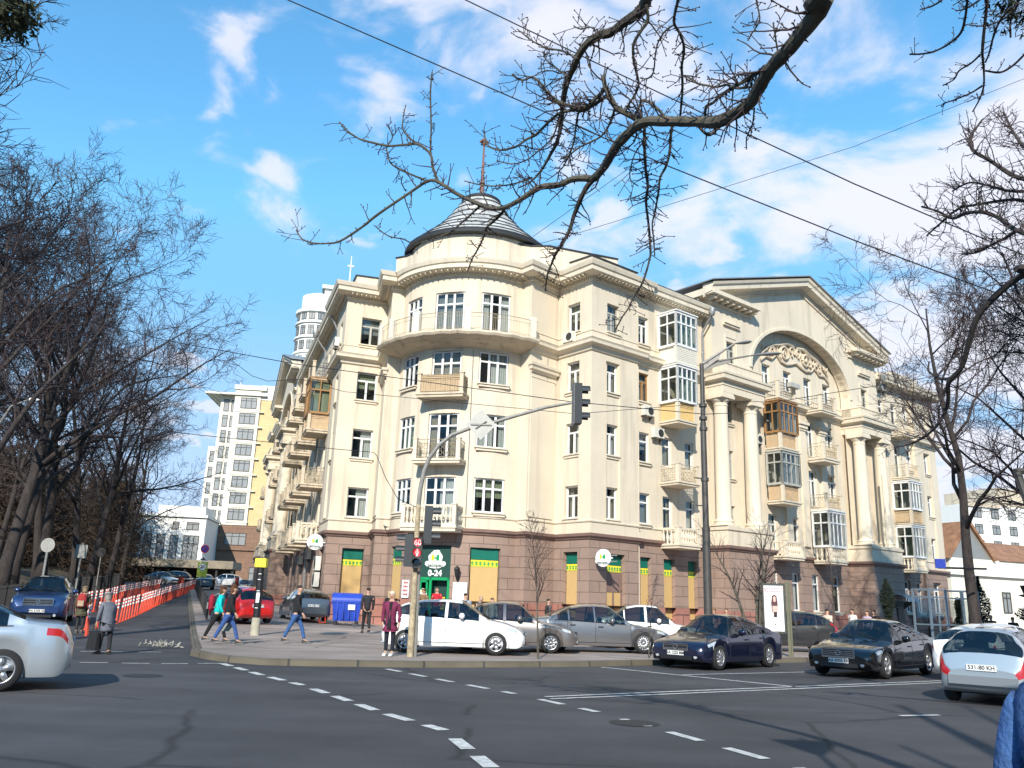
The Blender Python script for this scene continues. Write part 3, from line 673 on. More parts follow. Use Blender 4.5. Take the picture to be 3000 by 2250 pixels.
for k in range(110):
    A = a0 + (a1 - a0) * (k + .5) / 110; rl.tube([cp_(A, RB - .15, 15.62), cp_(A, RB - .15, 16.62)], .009, 3, False)
bobj(rl, 'railing', M['tan_iron'], BIG)
# tower balconies on floors 2,3,4
class TF:
    def __init__(s): s.c = Ctw + nb * RT
    def __call__(s, a, d, z): p = Ctw + nb * (RT - .12 + d) + tb * a; return (p.x, p.y, z)
    def rz(s): return math.atan2(nb.y, nb.x) - PI / 2
tf = TF()
balcony(tf, -1.45, 1.15, -.3, .95, 12.3, 'panel', 1.0, .25, 'oldcream', label='balcony with tan panels and iron rail')
balcony(tf, -1.45, 1.15, -.3, .95, 8.75, 'ornate', 1.0, .25, 'cream', label='balcony with ornate iron rail')
balcony(tf, -1.75, 1.2, -.3, 1.25, 5.27, 'baluster', 1.0, .3, 'trim', label='stone baluster balcony over the shop door')
# bay balconies of the right and left corner blocks
z5, z4, z3, z2 = 15.45, 12.05, 8.5, 5.05
balcony(RW, 5.75, 7.6, -.2, 1.15, z5, 'siding', 1.0, .12, 'siding', glz=2.05, label='white glazed balcony box')
balcony(RW, 5.8, 7.5, -.2, 1.15, z4, 'yellow', 1.05, .22, 'cream', glz=2.1, label='glazed balcony with ochre panels')
balcony(RW, 5.75, 7.6, -.2, 1.15, z3, 'ornate', .95, .2, 'cream'); balcony(RW, 5.75, 7.6, -.2, 1.1, z2, 'baluster', .85, .25, 'trim')
balcony(LW, 5.5, 7.8, -.2, 1.15, z5, 'grey', 1.05, .25, 'oldcream'); balcony(LW, 5.5, 7.8, -.2, 1.15, z4, 'tan', 1.0, .25, 'oldcream', glz=2.3, gm='wood')
balcony(LW, 5.5, 7.8, -.2, 1.2, z3, 'ornate', 1.0, .25, 'oldcream'); balcony(LW, 5.5, 7.8, -.2, 1.2, z2, 'baluster', .95, .28, 'trim')
balcony(RE, 5.75, 7.6, -.2, 1.15, z5, 'bars', .95, .2, 'cream'); balcony(RE, 5.75, 7.6, -.2, 1.15, z4, 'bars', .95, .22, 'cream')
balcony(RE, 5.75, 7.6, -.2, 1.15, z3, 'panel', 1.0, .2, 'oldcream', glz=2.1, gm='white'); balcony(RE, 5.75, 7.6, -.2, 1.1, z2, 'baluster', .85, .25, 'trim', glz=2.3)
for z, st in ((z5, 'bars'), (z4, 'ornate'), (z3, 'panel'), (z2, 'baluster')): balcony(LE, 5.5, 7.8, -.2, 1.2, z, st, .95, .25, 'oldcream')
# ---- pavilion with arch and pediment ----
def pavilion(f, kind):
    s0, s1, sc = 10.1, 30.65, 20.4; DW = .4; DI = -.42
    fw = lambda a, d, z: f(a, d + DW, z); fi = lambda a, d, z: f(a, d + DI, z)
    ea, eb, ez = 6.15, 3.7, 17.0
    def top(s): return 21.0 + (24.05 - 21.0) * (1 - abs(s - sc) / (sc - s0))
    for (a, b, wa_, wb_) in ((s0, sc - ea, 11.6, 12.55), (sc + ea, s1, 28.2, 29.15)):
        facade(WALL, fw, a, b, 15.3, 20.6, [(wa_, wb_, 16.45, 18.2)]); window(f, (wa_ + wb_) / 2, 16.45, wb_ - wa_, 1.75, '2', 'greyframe', d=DW - .2)
        n = 8
        for i in range(n):
            p, q = a + (b - a) * i / n, a + (b - a) * (i + 1) / n; WALL.face([fw(p, 0, 20.6), fw(q, 0, 20.6), fw(q, 0, top(q)), fw(p, 0, top(p))])
        for (zz, dd) in ((19.3, .16), (19.42, .24)):
            q = [(wa_ - .35, 0), (wb_ + .35, 0), (wb_ + .35, dd), (wa_ - .35, dd)]; TRIM.hexa([fw(x, y, zz - .1) for x, y in q] + [fw(x, y, zz) for x, y in q])
        for x0, x1, zz0, zz1 in ((wa_ - .2, wa_ - .06, 16.35, 18.45), (wb_ + .06, wb_ + .2, 16.35, 18.45), (wa_ - .2, wb_ + .2, 18.45, 18.6)):
            q = [(x0, 0), (x1, 0), (x1, .05), (x0, .05)]; TRIM.hexa([fw(x, y, zz0) for x, y in q] + [fw(x, y, zz1) for x, y in q])
    n = 48; pr = None; AR = MB()
    for i in range(n):
        p, q = sc - ea * math.cos(PI * i / n), sc - ea * math.cos(PI * (i + 1) / n); zp, zq = ez + eb * math.sin(PI * i / n), ez + eb * math.sin(PI * (i + 1) / n)
        WALL.face([fw(p, 0, zp), fw(q, 0, zq), fw(q, 0, top(q)), fw(p, 0, top(p))])
        WALL.face([fw(p, 0, zp), fw(q, 0, zq), fw(q, -.75, zq), fw(p, -.75, zp)])
        if i % 2 == 0:  # coffers in the soffit
            m1, m2 = .92, .92; AR.hexa([fw(*v) for v in ((p, -.15, zp - .04), (q, -.15, zq - .04), (q, -.5, zq - .04), (p, -.5, zp - .04), (p, -.15, zp), (q, -.15, zq), (q, -.5, zq), (p, -.5, zp))])
        for k0, k1, dd in ((1.0, 1.045, .07),):
            zz = [(sc + (p - sc) * k, ez + (zp - ez) * k) for k in (k0, k1)] + [(sc + (q - sc) * k, ez + (zq - ez) * k) for k in (k1, k0)]
            TRIM.hexa([fw(x, 0, z) for x, z in zz] + [fw(x, dd, z) for x, z in zz])
    for x in (sc - ea, sc + ea): WALL.face([fw(x, 0, 15.3), fw(x, -.75, 15.3), fw(x, -.75, ez), fw(x, 0, ez)])
    TRIM.v and None
    bobj(AR, 'arch_coffers', M['oldcream'])
    # inner wall
    cols = [17.1, 19.65, 22.2, 24.7]; hh = []
    for c in cols:
        for k, z in enumerate(FL):
            door = c in (17.1, 22.2); lo = z - .75 if door else z; hi = z + (1.5 if k == 3 else 1.7); hh.append((c - .5, c + .5, lo, hi)); window(f, c, lo, 1.0, hi - lo, '2', d=DI - .2, sill=not door)
    facade(WALL, fi, 14.0, 27.0, 5.1, 20.8, hh)
    # pilasters on the inner wall and return of the mid cornice
    for c in (18.85, 20.95, 23.5):
        q = [(c - .33, 0), (c + .33, 0), (c + .33, .16), (c - .33, .16)]; TRIM.hexa([fi(x, y, 5.9) for x, y in q] + [fi(x, y, 13.9) for x, y in q])
        for e, z0, z1 in ((.06, 13.9, 14.05), (.14, 14.05, 14.3), (.24, 14.3, 14.5)):
            q = [(c - .33 - e, 0), (c + .33 + e, 0), (c + .33 + e, .16 + e), (c - .33 - e, .16 + e)]; TRIM.hexa([fi(x, y, z0) for x, y in q] + [fi(x, y, z1) for x, y in q])
    # pedestals, columns and entablatures
    for a, b in ((9.95, 14.4), (26.4, 30.8)):
        D1 = 1.3
        P = [Vector(f(a, DI - .1, 0)[:2]), Vector(f(a, D1, 0)[:2]), Vector(f(b, D1, 0)[:2]), Vector(f(b, DI - .1, 0)[:2])]
        if f is LS: P = P[::-1]
        for i in range(3):
            seg(STONE, P[i], P[i + 1], -.5, 4.96, i * 3); seg(WALL, P[i], P[i + 1], 5.1, 6.35)
            c, e = outw(P[i], P[i + 1], .05); seg(GRAN, c, e, -1, 1.55, i * 2)
        sweep(BELT, P, [(0, 4.9), (.07, 4.92), (.1, 5.0), (.2, 5.06), (.22, 5.2), (0, 5.24)])
        sweep(TRIM, P, [(0, 6.1), (.08, 6.12), (.1, 6.3), (-.3, 6.36), (-1.5, 6.36)])
        WALL.face([f(a, 0, 6.35), f(b, 0, 6.35), f(b, D1, 6.35), f(a, D1, 6.35)])
        facade(WALL, fi if False else (lambda x, d, z: f(x, d - .1, z)), a, b, 6.0, 15.3, [((a + b) / 2 - .45, (a + b) / 2 + .45, z, z + 1.75) for z in FL[:3]])
        for k, z in enumerate(FL[:3]): window(f, (a + b) / 2, z, .9, 1.75, '2', 'greyframe', d=-.28)
        # entablature
        P2 = [Vector(f(a + .1, DI - .1, 0)[:2]), Vector(f(a + .1, D1 - .1, 0)[:2]), Vector(f(b - .1, D1 - .1, 0)[:2]), Vector(f(b - .1, DI - .1, 0)[:2])]
        if f is LS: P2 = P2[::-1]
        sweep(TRIM, P2, [(-1.3, 14.45), (0, 14.45), (0, 14.85), (.05, 14.88), (.05, 15.12), (.1, 15.16), (.34, 15.22), (.36, 15.45), (.42, 15.5), (.44, 15.62), (0, 15.68)])
        sweep(WALL, P2, [(-.05, 15.6), (-.05, 16.3), (0, 16.32), (0, 16.4), (-1.2, 16.42)])
        for c in (a + .55, b - .85):
            r = .45; q = MB(lambda x, y, z, c=c: f(c + x, .62 + y, z))
            q.lathe([(r + .17, 6.36), (r + .17, 6.5), (r + .1, 6.55), (r + .14, 6.65), (r + .04, 6.75), (r, 6.85), (r, 9), (r * .97, 11), (r * .9, 13.5), (r * .9, 13.62), (r * .97, 13.66), (r * .97, 13.72), (r * .9, 13.76), (r * .92, 13.85), (r * 1.05, 13.92), (r * 1.2, 14.02), (r * 1.22, 14.1)], (0, 0, 0), 24)
            q.box(-.62, .62, -.6, .62, 14.1, 14.3).box(-.57, .57, -.6, .57, 14.3, 14.449); q.box(-.7, .7, -.6, .68, 6.3601, 6.42)
            bobj(q, 'column', M['trim'], smooth=True)
    # wall under the arch between the pedestals: ground floor with windows
    gw = [17.0, 19.4, 21.8, 24.4]
    facade(STONE, fi, 14.4, 26.4, 1.5, 4.96, [(c - .42, c + .42, 1.7 if c > 16 else 1.7, 4.1, .22) for c in gw]); facade(GRAN, lambda x, d, z: fi(x, d + .07, z), 14.4, 26.4, -1, 1.6)
    for c in gw: window(f, c, 1.7, .84, 2.4, '1', d=DI - .15)
    Pm = [Vector(fi(14.4, 0, 0)[:2]), Vector(fi(26.4, 0, 0)[:2])]
    if f is LS: Pm = Pm[::-1]
    sweep(BELT, Pm, [(0, 4.9), (.07, 4.92), (.1, 5.0), (.2, 5.06), (.22, 5.2), (0, 5.24)]); mid([Vector(fi(13.9, 0, 0)[:2]), Vector(fi(26.9, 0, 0)[:2])][::-1 if f is LS else 1])
    # scroll ornament in the tympanum
    O = MB(); 
    def scroll(cx, cz, R, turns, sgn, r):
        O.tube([fi(cx + sgn * R * (1 - k / 30 * .85) * math.cos(k / 30 * turns * 2 * PI - .6), .09, cz + R * (1 - k / 30 * .85) * math.sin(k / 30 * turns * 2 * PI - .6)) for k in range(31)], [r * (1 - .5 * k / 30) for k in range(31)], 6)
    for sg in (-1, 1):
        scroll(sc + .3 + sg * 1.35, 19.15, .62, 1.6, sg, .12); scroll(sc + .3 + sg * 2.75, 18.95, .48, 1.4, sg, .1); scroll(sc + .3 + sg * .45, 19.55, .36, 1.3, -sg, .09)
        O.tube([fi(sc + .3 + sg * (x), .1, z) for x, z in ((0, 18.75), (.6, 18.55), (1.2, 18.4), (1.9, 18.5), (2.4, 18.9), (3.0, 18.45), (3.7, 18.5), (4.3, 18.1))], .08, 6)
        O.tube([fi(sc + .3 + sg * (x), .1, z) for x, z in ((.2, 19.9), (1.0, 20.0), (1.9, 19.7), (2.8, 19.5), (3.4, 19.2), (4.2, 18.6))], [.1, .14, .12, .12, .1, .05], 6)
        for k in range(9): a = .4 + k * .45; O.tube([fi(sc + .3 + sg * a, .1, 19.2 - .06 * a), fi(sc + .3 + sg * (a + .12), .14, 19.65 - .1 * a)], [.1, .03], 5)
    O.prism([(-.4, -.2), (.4, -.2), (.3, .5), (0, .75), (-.3, .5)], 0, .16) if False else None
    bobj(O, 'scroll_relief', M['oldcream'], smooth=True, label='plaster scroll relief under the arch')
    # raking cornice + horizontal returns with modillions
    PC = MB(); pc = [(0, 0), (.1, .05), (.14, .25), (.72, .32), (.74, .6), (.84, .68), (.9, .86), (0, .95)]
    def raker(sa, za, sb, zb, dx):
        rows = []
        for s_, z_ in ((sa, za), (sb, zb)): rows.append([PC.pt(fw(s_, d_, z_ + h_)) for d_, h_ in pc])
        for k in range(len(pc) - 1): PC.idx([rows[0][k], rows[1][k], rows[1][k + 1], rows[0][k + 1]])
        PC.idx(rows[0]); PC.idx(rows[1])
    zl = top(s0) - .25; za = top(sc) - .2; ov = .75
    raker(s0 - ov, zl - ov * (za - zl) / (sc - s0), sc, za, 0); raker(s1 + ov, zl - ov * (za - zl) / (sc - s0), sc, za, 0)
    for a, b in ((s0 - .7, 14.4), (26.6, s1 + .7)):
        q = [(a, 0), (b, 0), (b, .8), (a, .8)]; PC.hexa([fw(x, y, 20.72) for x, y in q] + [fw(x, y, 20.98) for x, y in q])
        n = 8
        for i in range(n):
            c = a + .45 + (b - a - .7) * i / (n - 1); q = [(c - .11, .0), (c + .11, .0), (c + .11, .62), (c - .11, .62)]; PC.hexa([fw(x, y, 20.5) for x, y in q] + [fw(x, y, 20.72) for x, y in q])
        q = [(a + .5 if a < 15 else a, 0), (b if a < 15 else b - .5, 0), (b if a < 15 else b - .5, .12), (a + .5 if a < 15 else a, .12)]; PC.hexa([fw(x, y, 20.35) for x, y in q] + [fw(x, y, 20.5) for x, y in q])
    # side eaves
    for sx, sg in ((s0, -1), (s1, 1)):
        q = [(sx, 0), (sx + sg * .75, .0), (sx + sg * .75, -12), (sx, -12)]; PC.hexa([fw(x, y, 20.72) for x, y in q] + [fw(x, y, 21.15) for x, y in q])
        for i in range(14): c = -.5 - i * .85; q = [(sx, c), (sx + sg * .6, c), (sx + sg * .6, c - .22), (sx, c - .22)]; PC.hexa([fw(x, y, 20.5) for x, y in q] + [fw(x, y, 20.72) for x, y in q])
        WALL.face([fw(sx, 0, 15.3), fw(sx, -12, 15.3), fw(sx, -12, 21.0), fw(sx, 0, 21.0)])
    for i in range(60):  # dentils along the rake
        for sg in (-1, 1):
            c = sc + sg * (.3 + i * .165); z = top(c) - .33; q = [(c - .04, 0), (c + .04, 0), (c + .04, .12), (c - .04, .12)]; PC.hexa([fw(x, y, z) for x, y in q] + [fw(x, y, z + .13) for x, y in q])
    bobj(PC, 'pediment_cornice', M['trim'])
    # gable roof
    G = MB(); hz_ = .78
    for sx, sg in ((s0 - .95, 1), (s1 + .95, -1)):
        zb = zl - .95 * (za - zl) / (sc - s0) + .98; zt = za + .98
        G.hexa([fw(sx, .98, zb), fw(sc, .98, zt), fw(sc, -13, zt), fw(sx, -13, zb), fw(sx, .98, zb + .07), fw(sc, .98, zt + .07), fw(sc, -13, zt + .07), fw(sx, -13, zb + .07)])
    bobj(G, 'pediment_roof', M['zinc'], label='grey sheet metal gable roof')
    # rear core of the wing
    K = MB(); K.hexa([f(s0, -1.5, -1), f(s1, -1.5, -1), f(s1, -13, -1), f(s0, -13, -1), f(s0, -1.5, 20.6), f(s1, -1.5, 20.6), f(s1, -13, 20.6), f(s0, -13, 20.6)])
    bobj(K, 'rear_wall', M['oldcream'])
pavilion(RW, 'R'); pavilion(LS, 'L')
# balconies of the pavilions
balcony(RW, 16.4, 18.45, -.25, .9, 15.4, 'grey', 1.0, .3, 'cream', label='balcony with iron rail and flower box under the arch')
balcony(RW, 16.4, 18.45, -.25, .9, 12.0, 'tan', .98, .22, 'cream', glz=2.05, gm='wood', label='balcony glazed in varnished wood')
balcony(RW, 16.4, 18.45, -.25, .9, 8.55, 'tan', 1.0, .25, 'cream', glz=2.1, gm='greyframe', label='balcony glazed in grey frames'); balcony(RW, 16.4, 18.45, -.25, .9, 5.05, 'baluster', .9, .25, 'trim')
balcony(RW, 21.5, 23.5, -.25, .95, 15.4, 'grey', 1.0, .25, 'cream'); balcony(RW, 21.5, 23.5, -.25, .95, 12.0, 'ornate', 1.0, .3, 'cream'); balcony(RW, 21.5, 23.5, -.25, .95, 8.5, 'ornate', .95, .25, 'cream')
balcony(RW, 21.5, 23.5, -.25, 1.0, 5.05, 'baluster', .85, .25, 'trim', glz=2.35, label='white glazed balcony above stone balusters')
for a, b in ((16.4, 18.4), (21.5, 23.5)):
    for z, st in ((15.4, 'grey'), (12.0, 'ornate'), (8.5, 'panel'), (5.05, 'baluster')): balcony(LS, a, b, -.4, 1.15, z, st, .95, .25, 'oldcream')
for c in (11.3, 16.3, 21.0):
    for z, st in ((z5, 'grey'), (z4, 'panel' if c < 12 else 'bars'), (z3, 'bars' if c < 20 else 'panel'), (z2, 'baluster')): balcony(LW, c - 1.15, c + 1.15, -.2, 1.2, z, st, .95, .28, 'oldcream')
# end block mouldings
for f in (RW, LW):
    W_ = WL if f is RW else WL + LX
    P = [Vector(f(a, d, 0)[:2]) for a, d in ((W_ - 9.95, -.2), (W_ - 3.7, -.2), (W_ - 3.7, 0), (W_, 0), (W_, -8))]
    if f is LW: P = P[::-1]
    sweep(BELT, P, [(0, 4.9), (.07, 4.92), (.1, 5.0), (.2, 5.06), (.22, 5.2), (0, 5.24)]); mid(P); sweep(TRIM, P, CORN); sweep(TRIM, P, [(0, 5.78), (.05, 5.8), (.07, 5.86), (0, 5.9)])
    dentils(DENT, P, 19.26, 19.43, .05, .15)
    K = MB()
    for a, b in ((1.2, W_ - 30.65), (W_ - 10.1, W_)):
        dz = 0 if a < 5 else .05
        K.hexa([f(a, -1.35, -1), f(b, -1.35, -1), f(b, -12.5, -1), f(a, -12.5, -1), f(a, -1.35, 19.3), f(b, -1.35, 19.3), f(b, -12.5, 19.3), f(a, -12.5, 19.3)])
    bobj(K, 'rear_wall', M['oldcream'])
    WALL.face([f(W_, 0, -1), f(W_, -12.5, -1), f(W_, -12.5, 19.4), f(W_, 0, 19.4)])
    R_ = MB()
    for a, b in ((4.2, W_ - 31.4), (W_ - 9.4, W_)): R_.hexa([f(a, .6, 20.07), f(b, .6, 20.07), f(b, -6, 21.4), f(a, -6, 21.4), f(a, .6, 20.12), f(b, .6, 20.12), f(b, -6, 21.45), f(a, -6, 21.45)])
    bobj(R_, 'wing_roof', M['roofedge'])
core = MB(); core.lathe([(3.2, -1), (3.2, 21.9)], (Ctw.x, Ctw.y, 0), 24); bobj(core, 'rear_wall', M['oldcream'])
att = MB(); a = [Vector(LW(.6, -.8, 0)[:2]), Vector(LW(9, -.8, 0)[:2]), Vector((-6, 62)), Vector(RW(9, -.8, 0)[:2]), Vector(RW(.6, -.8, 0)[:2]), Dp - nb * .9, TB(4, .2), TB(0, 2.6), TB(-4, .2), Ip - nb * .9]
att.prism([(p.x, p.y) for p in a], 19.95, 20.02, 'z'); bobj(att, 'flat_roof', M['roofedge'])
bobj(EDGE, 'parapet_flashing', M['roofedge'])
# roof-top parapet box of the far right block and its metal rail
q = MB(); q.hexa([RE(a, d, z) for z in (20.0, 21.3) for a, d in ((5.2, -.6), (.8, -.6), (.8, -3), (5.2, -3))]); bobj(q, 'roof_parapet', M['cream'])
q = MB(); 
for k in range(2): q.tube([RE(9.4, .3, 20.6 + .4 * k), RE(6.2, .3, 20.6 + .4 * k)], .02, 4)
for k in range(5): q.tube([RE(9.4 - .8 * k, .3, 20.05), RE(9.4 - .8 * k, .3, 21.0)], .02, 4)
bobj(q, 'roof_rail', M['zinc'])
bobj(WALL, 'wall', M['cream']); bobj(STONE, 'ground_floor_facing', M['stone']); bobj(GRAN, 'plinth', M['granite'])
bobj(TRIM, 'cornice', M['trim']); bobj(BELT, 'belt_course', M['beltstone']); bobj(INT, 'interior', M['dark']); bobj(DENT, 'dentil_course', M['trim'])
# downpipes with hoppers
def pipe(f, s, d, ztop, hopper=True, zb=.3, hs=1):
    q = MB(); q.tube([f(s, d, zb), f(s, d, ztop - 1.2), f(s - .02, d + .5 * hs, ztop - .2)], .075, 8)
    for z in (3, 6.5, 10, 13.5, 17): q.tube([f(s, d, z), f(s, d, z + .08)], .1, 8)
    if hopper: q.lathe([(.0, 0), (.12, 0), (.2, .15), (.2, .5), (.18, .5)], f(s - .02, d + .5 * hs, ztop - .3), 10)
    bobj(q, 'downpipe', M['zinc'], smooth=True)
pipe(RW, 9.7, .0, 19.6, hs=1.6); pipe(LW, 9.3, .0, 19.6, hs=1.6); pipe(RE, 9.7, .0, 19.6, hs=1.6); pipe(LW, 3.95, -.08, 19.5, False)
q = MB(); q.tube([RW(3.82, -.1, .4), RW(3.82, -.1, 19.2)], .035, 6); q.tube([RW(1.12, .04, 5.9), RW(1.12, .04, 14.5)], .018, 4); q.tube([RW(28.6, 1.35, 6.4), RW(28.6, 1.35, 11.6)], .07, 6)
bobj(q, 'conduit', M['trim'])
q = MB(); q.tube([cylf(17 * dg, .02, 14.9), cylf(17 * dg, .02, 5.3)], .022, 4); q.tube([(E_ + (Dp - E_) * .62)[:] + (15,), (E_ + (Dp - E_) * .62)[:] + (5.3,)], .03, 4)
bobj(q, 'cable', M['zinc'])
# flower box on the arch balcony
p = RW(17.9, .98, 16.15); o = MB().box(-.55, .55, 0, .3, 0, .3).obj('flower_box', M['greyframe'], ROOT, loc=(p[0] - RO[0], p[1] - RO[1], p[2]), rz=RW.rz())
# ================= GROUND, ROAD, PAVEMENT =================
def sst(a, b, x): k = min(1, max(0, (x - a) / (b - a))); return k * k * (3 - 2 * k)
SV = (math.cos(math.radians(110.6)), math.sin(math.radians(110.6))); SL = (-SV[1], SV[0]); SO = (-8.4, 23.7)
def qr(x, y): dx, dy = x - SO[0], y - SO[1]; return dx * SV[0] + dy * SV[1], dx * SL[0] + dy * SL[1]
def st(q, r): return (SO[0] + SV[0] * q + SL[0] * r, SO[1] + SV[1] * q + SL[1] * r)
def hg(x, y):
    q, r = qr(x, y); z = .029 * max(0, q - 7) * sst(-12, -3, r)
    return min(z, 3.4)
#--END-TERRAIN
def grid(poly, fz, step=2.5, uv=None):
    bm = bmesh.new(); vs = [bm.verts.new((x, y, 0)) for x, y in poly]; bm.faces.new(vs)
    xs = [p[0] for p in poly]; ys = [p[1] for p in poly]
    for ax, lo, hi in ((0, min(xs), max(xs)), (1, min(ys), max(ys))):
        k = math.ceil(lo / step) * step
        while k < hi:
            co = (k, 0, 0) if ax == 0 else (0, k, 0); no = (1, 0, 0) if ax == 0 else (0, 1, 0)
            bmesh.ops.bisect_plane(bm, geom=bm.verts[:] + bm.edges[:] + bm.faces[:], plane_co=co, plane_no=no); k += step
    bmesh.ops.triangulate(bm, faces=bm.faces[:])
    for v in bm.verts: v.co.z = fz(v.co.x, v.co.y)
    return bm
def bmobj(bm, name, m, kind='structure', parent=None):
    me = bpy.data.meshes.new(name); bm.to_mesh(me); bm.free(); me.materials.append(m)
    o = link(name, me, parent)
    if parent is None: o['kind'] = kind
    return o
def asphalt(name, base, crack=True, warm=0):
    m, t, b = nt(name); b.inputs['Roughness'].default_value = .82; b.inputs['Specular IOR Level'].default_value = .35
    tc = N(t, 'ShaderNodeTexCoord')
    n1 = N(t, 'ShaderNodeTexNoise', Scale=.22, Detail=8.0, Roughness=.62); L(t, tc, 'Object', n1, 'Vector')
    n2 = N(t, 'ShaderNodeTexNoise', Scale=60.0, Detail=3.0, Roughness=.8); L(t, tc, 'Object', n2, 'Vector')
    mp = N(t, 'ShaderNodeMapping'); L(t, tc, 'Object', mp, 'Vector'); mp.inputs['Rotation'].default_value = (0, 0, rad(-31)); mp.inputs['Scale'].default_value = (.12, .9, 1)
    n3 = N(t, 'ShaderNodeTexNoise', Scale=1.0, Detail=5.0); L(t, mp, 0, n3, 'Vector')
    def mr(n, a, b_, c, d): r = N(t, 'ShaderNodeMapRange'); r.inputs['From Min'].default_value = a; r.inputs['From Max'].default_value = b_; r.inputs['To Min'].default_value = c; r.inputs['To Max'].default_value = d; L(t, n, 0, r, 'Value'); return r
    a = mr(n1, .3, .7, .62, 1.4); c = mr(n2, .25, .75, .62, 1.45); d = mr(n3, .35, .7, .86, 1.22)
    m1 = N(t, 'ShaderNodeMath', operation='MULTIPLY'); L(t, a, 0, m1, 0); L(t, c, 0, m1, 1)
    m2 = N(t, 'ShaderNodeMath', operation='MULTIPLY'); L(t, m1, 0, m2, 0); L(t, d, 0, m2, 1)
    last = m2
    if crack:   # tar-filled cracks
        n4 = N(t, 'ShaderNodeTexNoise', Scale=.5, Detail=4.0); L(t, tc, 'Object', n4, 'Vector')
        mxv = N(t, 'ShaderNodeMix', data_type='RGBA'); mxv.inputs['Factor'].default_value = .35; L(t, tc, 'Object', mxv, 'A'); L(t, n4, 'Color', mxv, 'B')
        vo = N(t, 'ShaderNodeTexVoronoi', feature='DISTANCE_TO_EDGE', Scale=.28); L(t, mxv, 'Result', vo, 'Vector')
        r = mr(vo, .0, .012, .45, 1); nn = N(t, 'ShaderNodeTexNoise', Scale=.35, Detail=2.0); L(t, tc, 'Object', nn, 'Vector')
        r2 = mr(nn, .45, .55, 1, 0); mxm = N(t, 'ShaderNodeMath', operation='MAXIMUM'); L(t, r, 0, mxm, 0); L(t, r2, 0, mxm, 1)
        m3 = N(t, 'ShaderNodeMath', operation='MULTIPLY'); L(t, m2, 0, m3, 0); L(t, mxm, 0, m3, 1); last = m3
    x = N(t, 'ShaderNodeMix', data_type='RGBA', blend_type='MULTIPLY'); x.inputs['Factor'].default_value = 1; x.inputs['A'].default_value = rgba(base); L(t, last, 0, x, 'B'); L(t, x, 'Result', b, 'Base Color')
    bp = N(t, 'ShaderNodeBump', Strength=.35, Distance=.01); L(t, n2, 'Fac', bp, 'Height'); L(t, bp, 0, b, 'Normal')
    return m
M['road'] = asphalt('road_asphalt', (.054, .052, .055)); M['pave'] = asphalt('pavement_asphalt', (.27, .222, .195))
M['paint'] = mat('worn_road_paint', (.55, .55, .53), .8, var=.45, scale=7)
M['kerb'] = blocks('granite_kerb', (.15, .13, .095), (.12, .105, .08), (.06, .06, .055), 1.6, 5, .03, 0, .85, .6, .3)
M['soil'] = mat('park_soil', (.075, .06, .035), .95, var=.5, scale=.6, bump=.5, bscale=8)
M['earth'] = mat('far_ground', (.06, .06, .045), .95, var=.3, scale=.05)
# ground to the horizon
g = MB(); R0 = 1800
g.face([(-R0, -R0, -.35), (R0, -R0, -.35), (R0, R0, -.35), (-R0, R0, -.35)]); tag(g.obj('ground', M['earth']), kind='structure')
bmobj(grid([(-70, -14), (80, -14), (120, 120), (-70, 130)], hg, 4), 'road', M['road'])
KERB = [st(110, 0), st(80, 0), st(50, 0), st(25, 0), st(12, 0), st(4, 0), (-8.4, 23.7), (-8.05, 22.55), (-7.3, 21.5), (-6.5, 20.75), (-5.6, 20.35), (-4.6, 20.45), (-2.0, 21.2), (0.6, 22.45), (2.3, 23.45), (4.6, 25.2), (7.96, 27.6), (10.1, 29.0), (20, 35.0), (40, 47.0), (70, 65.0)]
BACK = [(75, 75), (60, 90), (20, 95), (0, 110)]
bmobj(grid(KERB + BACK, lambda x, y: hg(x, y) + .13, 2.5), 'pavement', M['pave'])
kb = MB(); P = [Vector(p) for p in KERB]
_r = []
for i in range(len(P)):
    a, b = P[max(i - 1, 0)], P[min(i + 1, len(P) - 1)]; d = (b - a).normalized(); n = Vector((d.y, -d.x)); _r.append(n)
u = 0
for i in range(len(P) - 1):
    a, b = P[i], P[i + 1]; l = (b - a).length; m = max(1, int(l / 3))
    for k in range(m):
        p, q = a.lerp(b, k / m), a.lerp(b, (k + 1) / m); n0, n1 = _r[i].lerp(_r[i + 1], k / m), _r[i].lerp(_r[i + 1], (k + 1) / m); du = l / m
        def z(v, e): return hg(v.x, v.y) + e
        for (d0, e0, d1, e1) in ((.02, -.1, .0, .125), (.0, .125, -.03, .145), (-.03, .145, -.2, .145), (-.2, .145, -.2, .1)):
            A0, A1, B0, B1 = p + n0 * d0, q + n1 * d0, p + n0 * d1, q + n1 * d1
            kb.face([(A0.x, A0.y, z(p, e0)), (A1.x, A1.y, z(q, e0)), (B1.x, B1.y, z(q, e1)), (B0.x, B0.y, z(p, e1))], [(u, 0), (u + du, 0), (u + du, .2), (u, .2)])
        u += du
tag(kb.obj('kerb', M['kerb']), kind='structure')
# park on the left, a little higher than the street
PK = [st(q, r) for q, r in ((-12, 8.6), (110, 8.6), (110, 60), (-12, 60))]
def hp(x, y): q, r = qr(x, y); return hg(x, y) + .12 + 1.35 * sst(8.6, 13, r)
bmobj(grid(PK, hp, 3), 'park_ground', M['soil'])
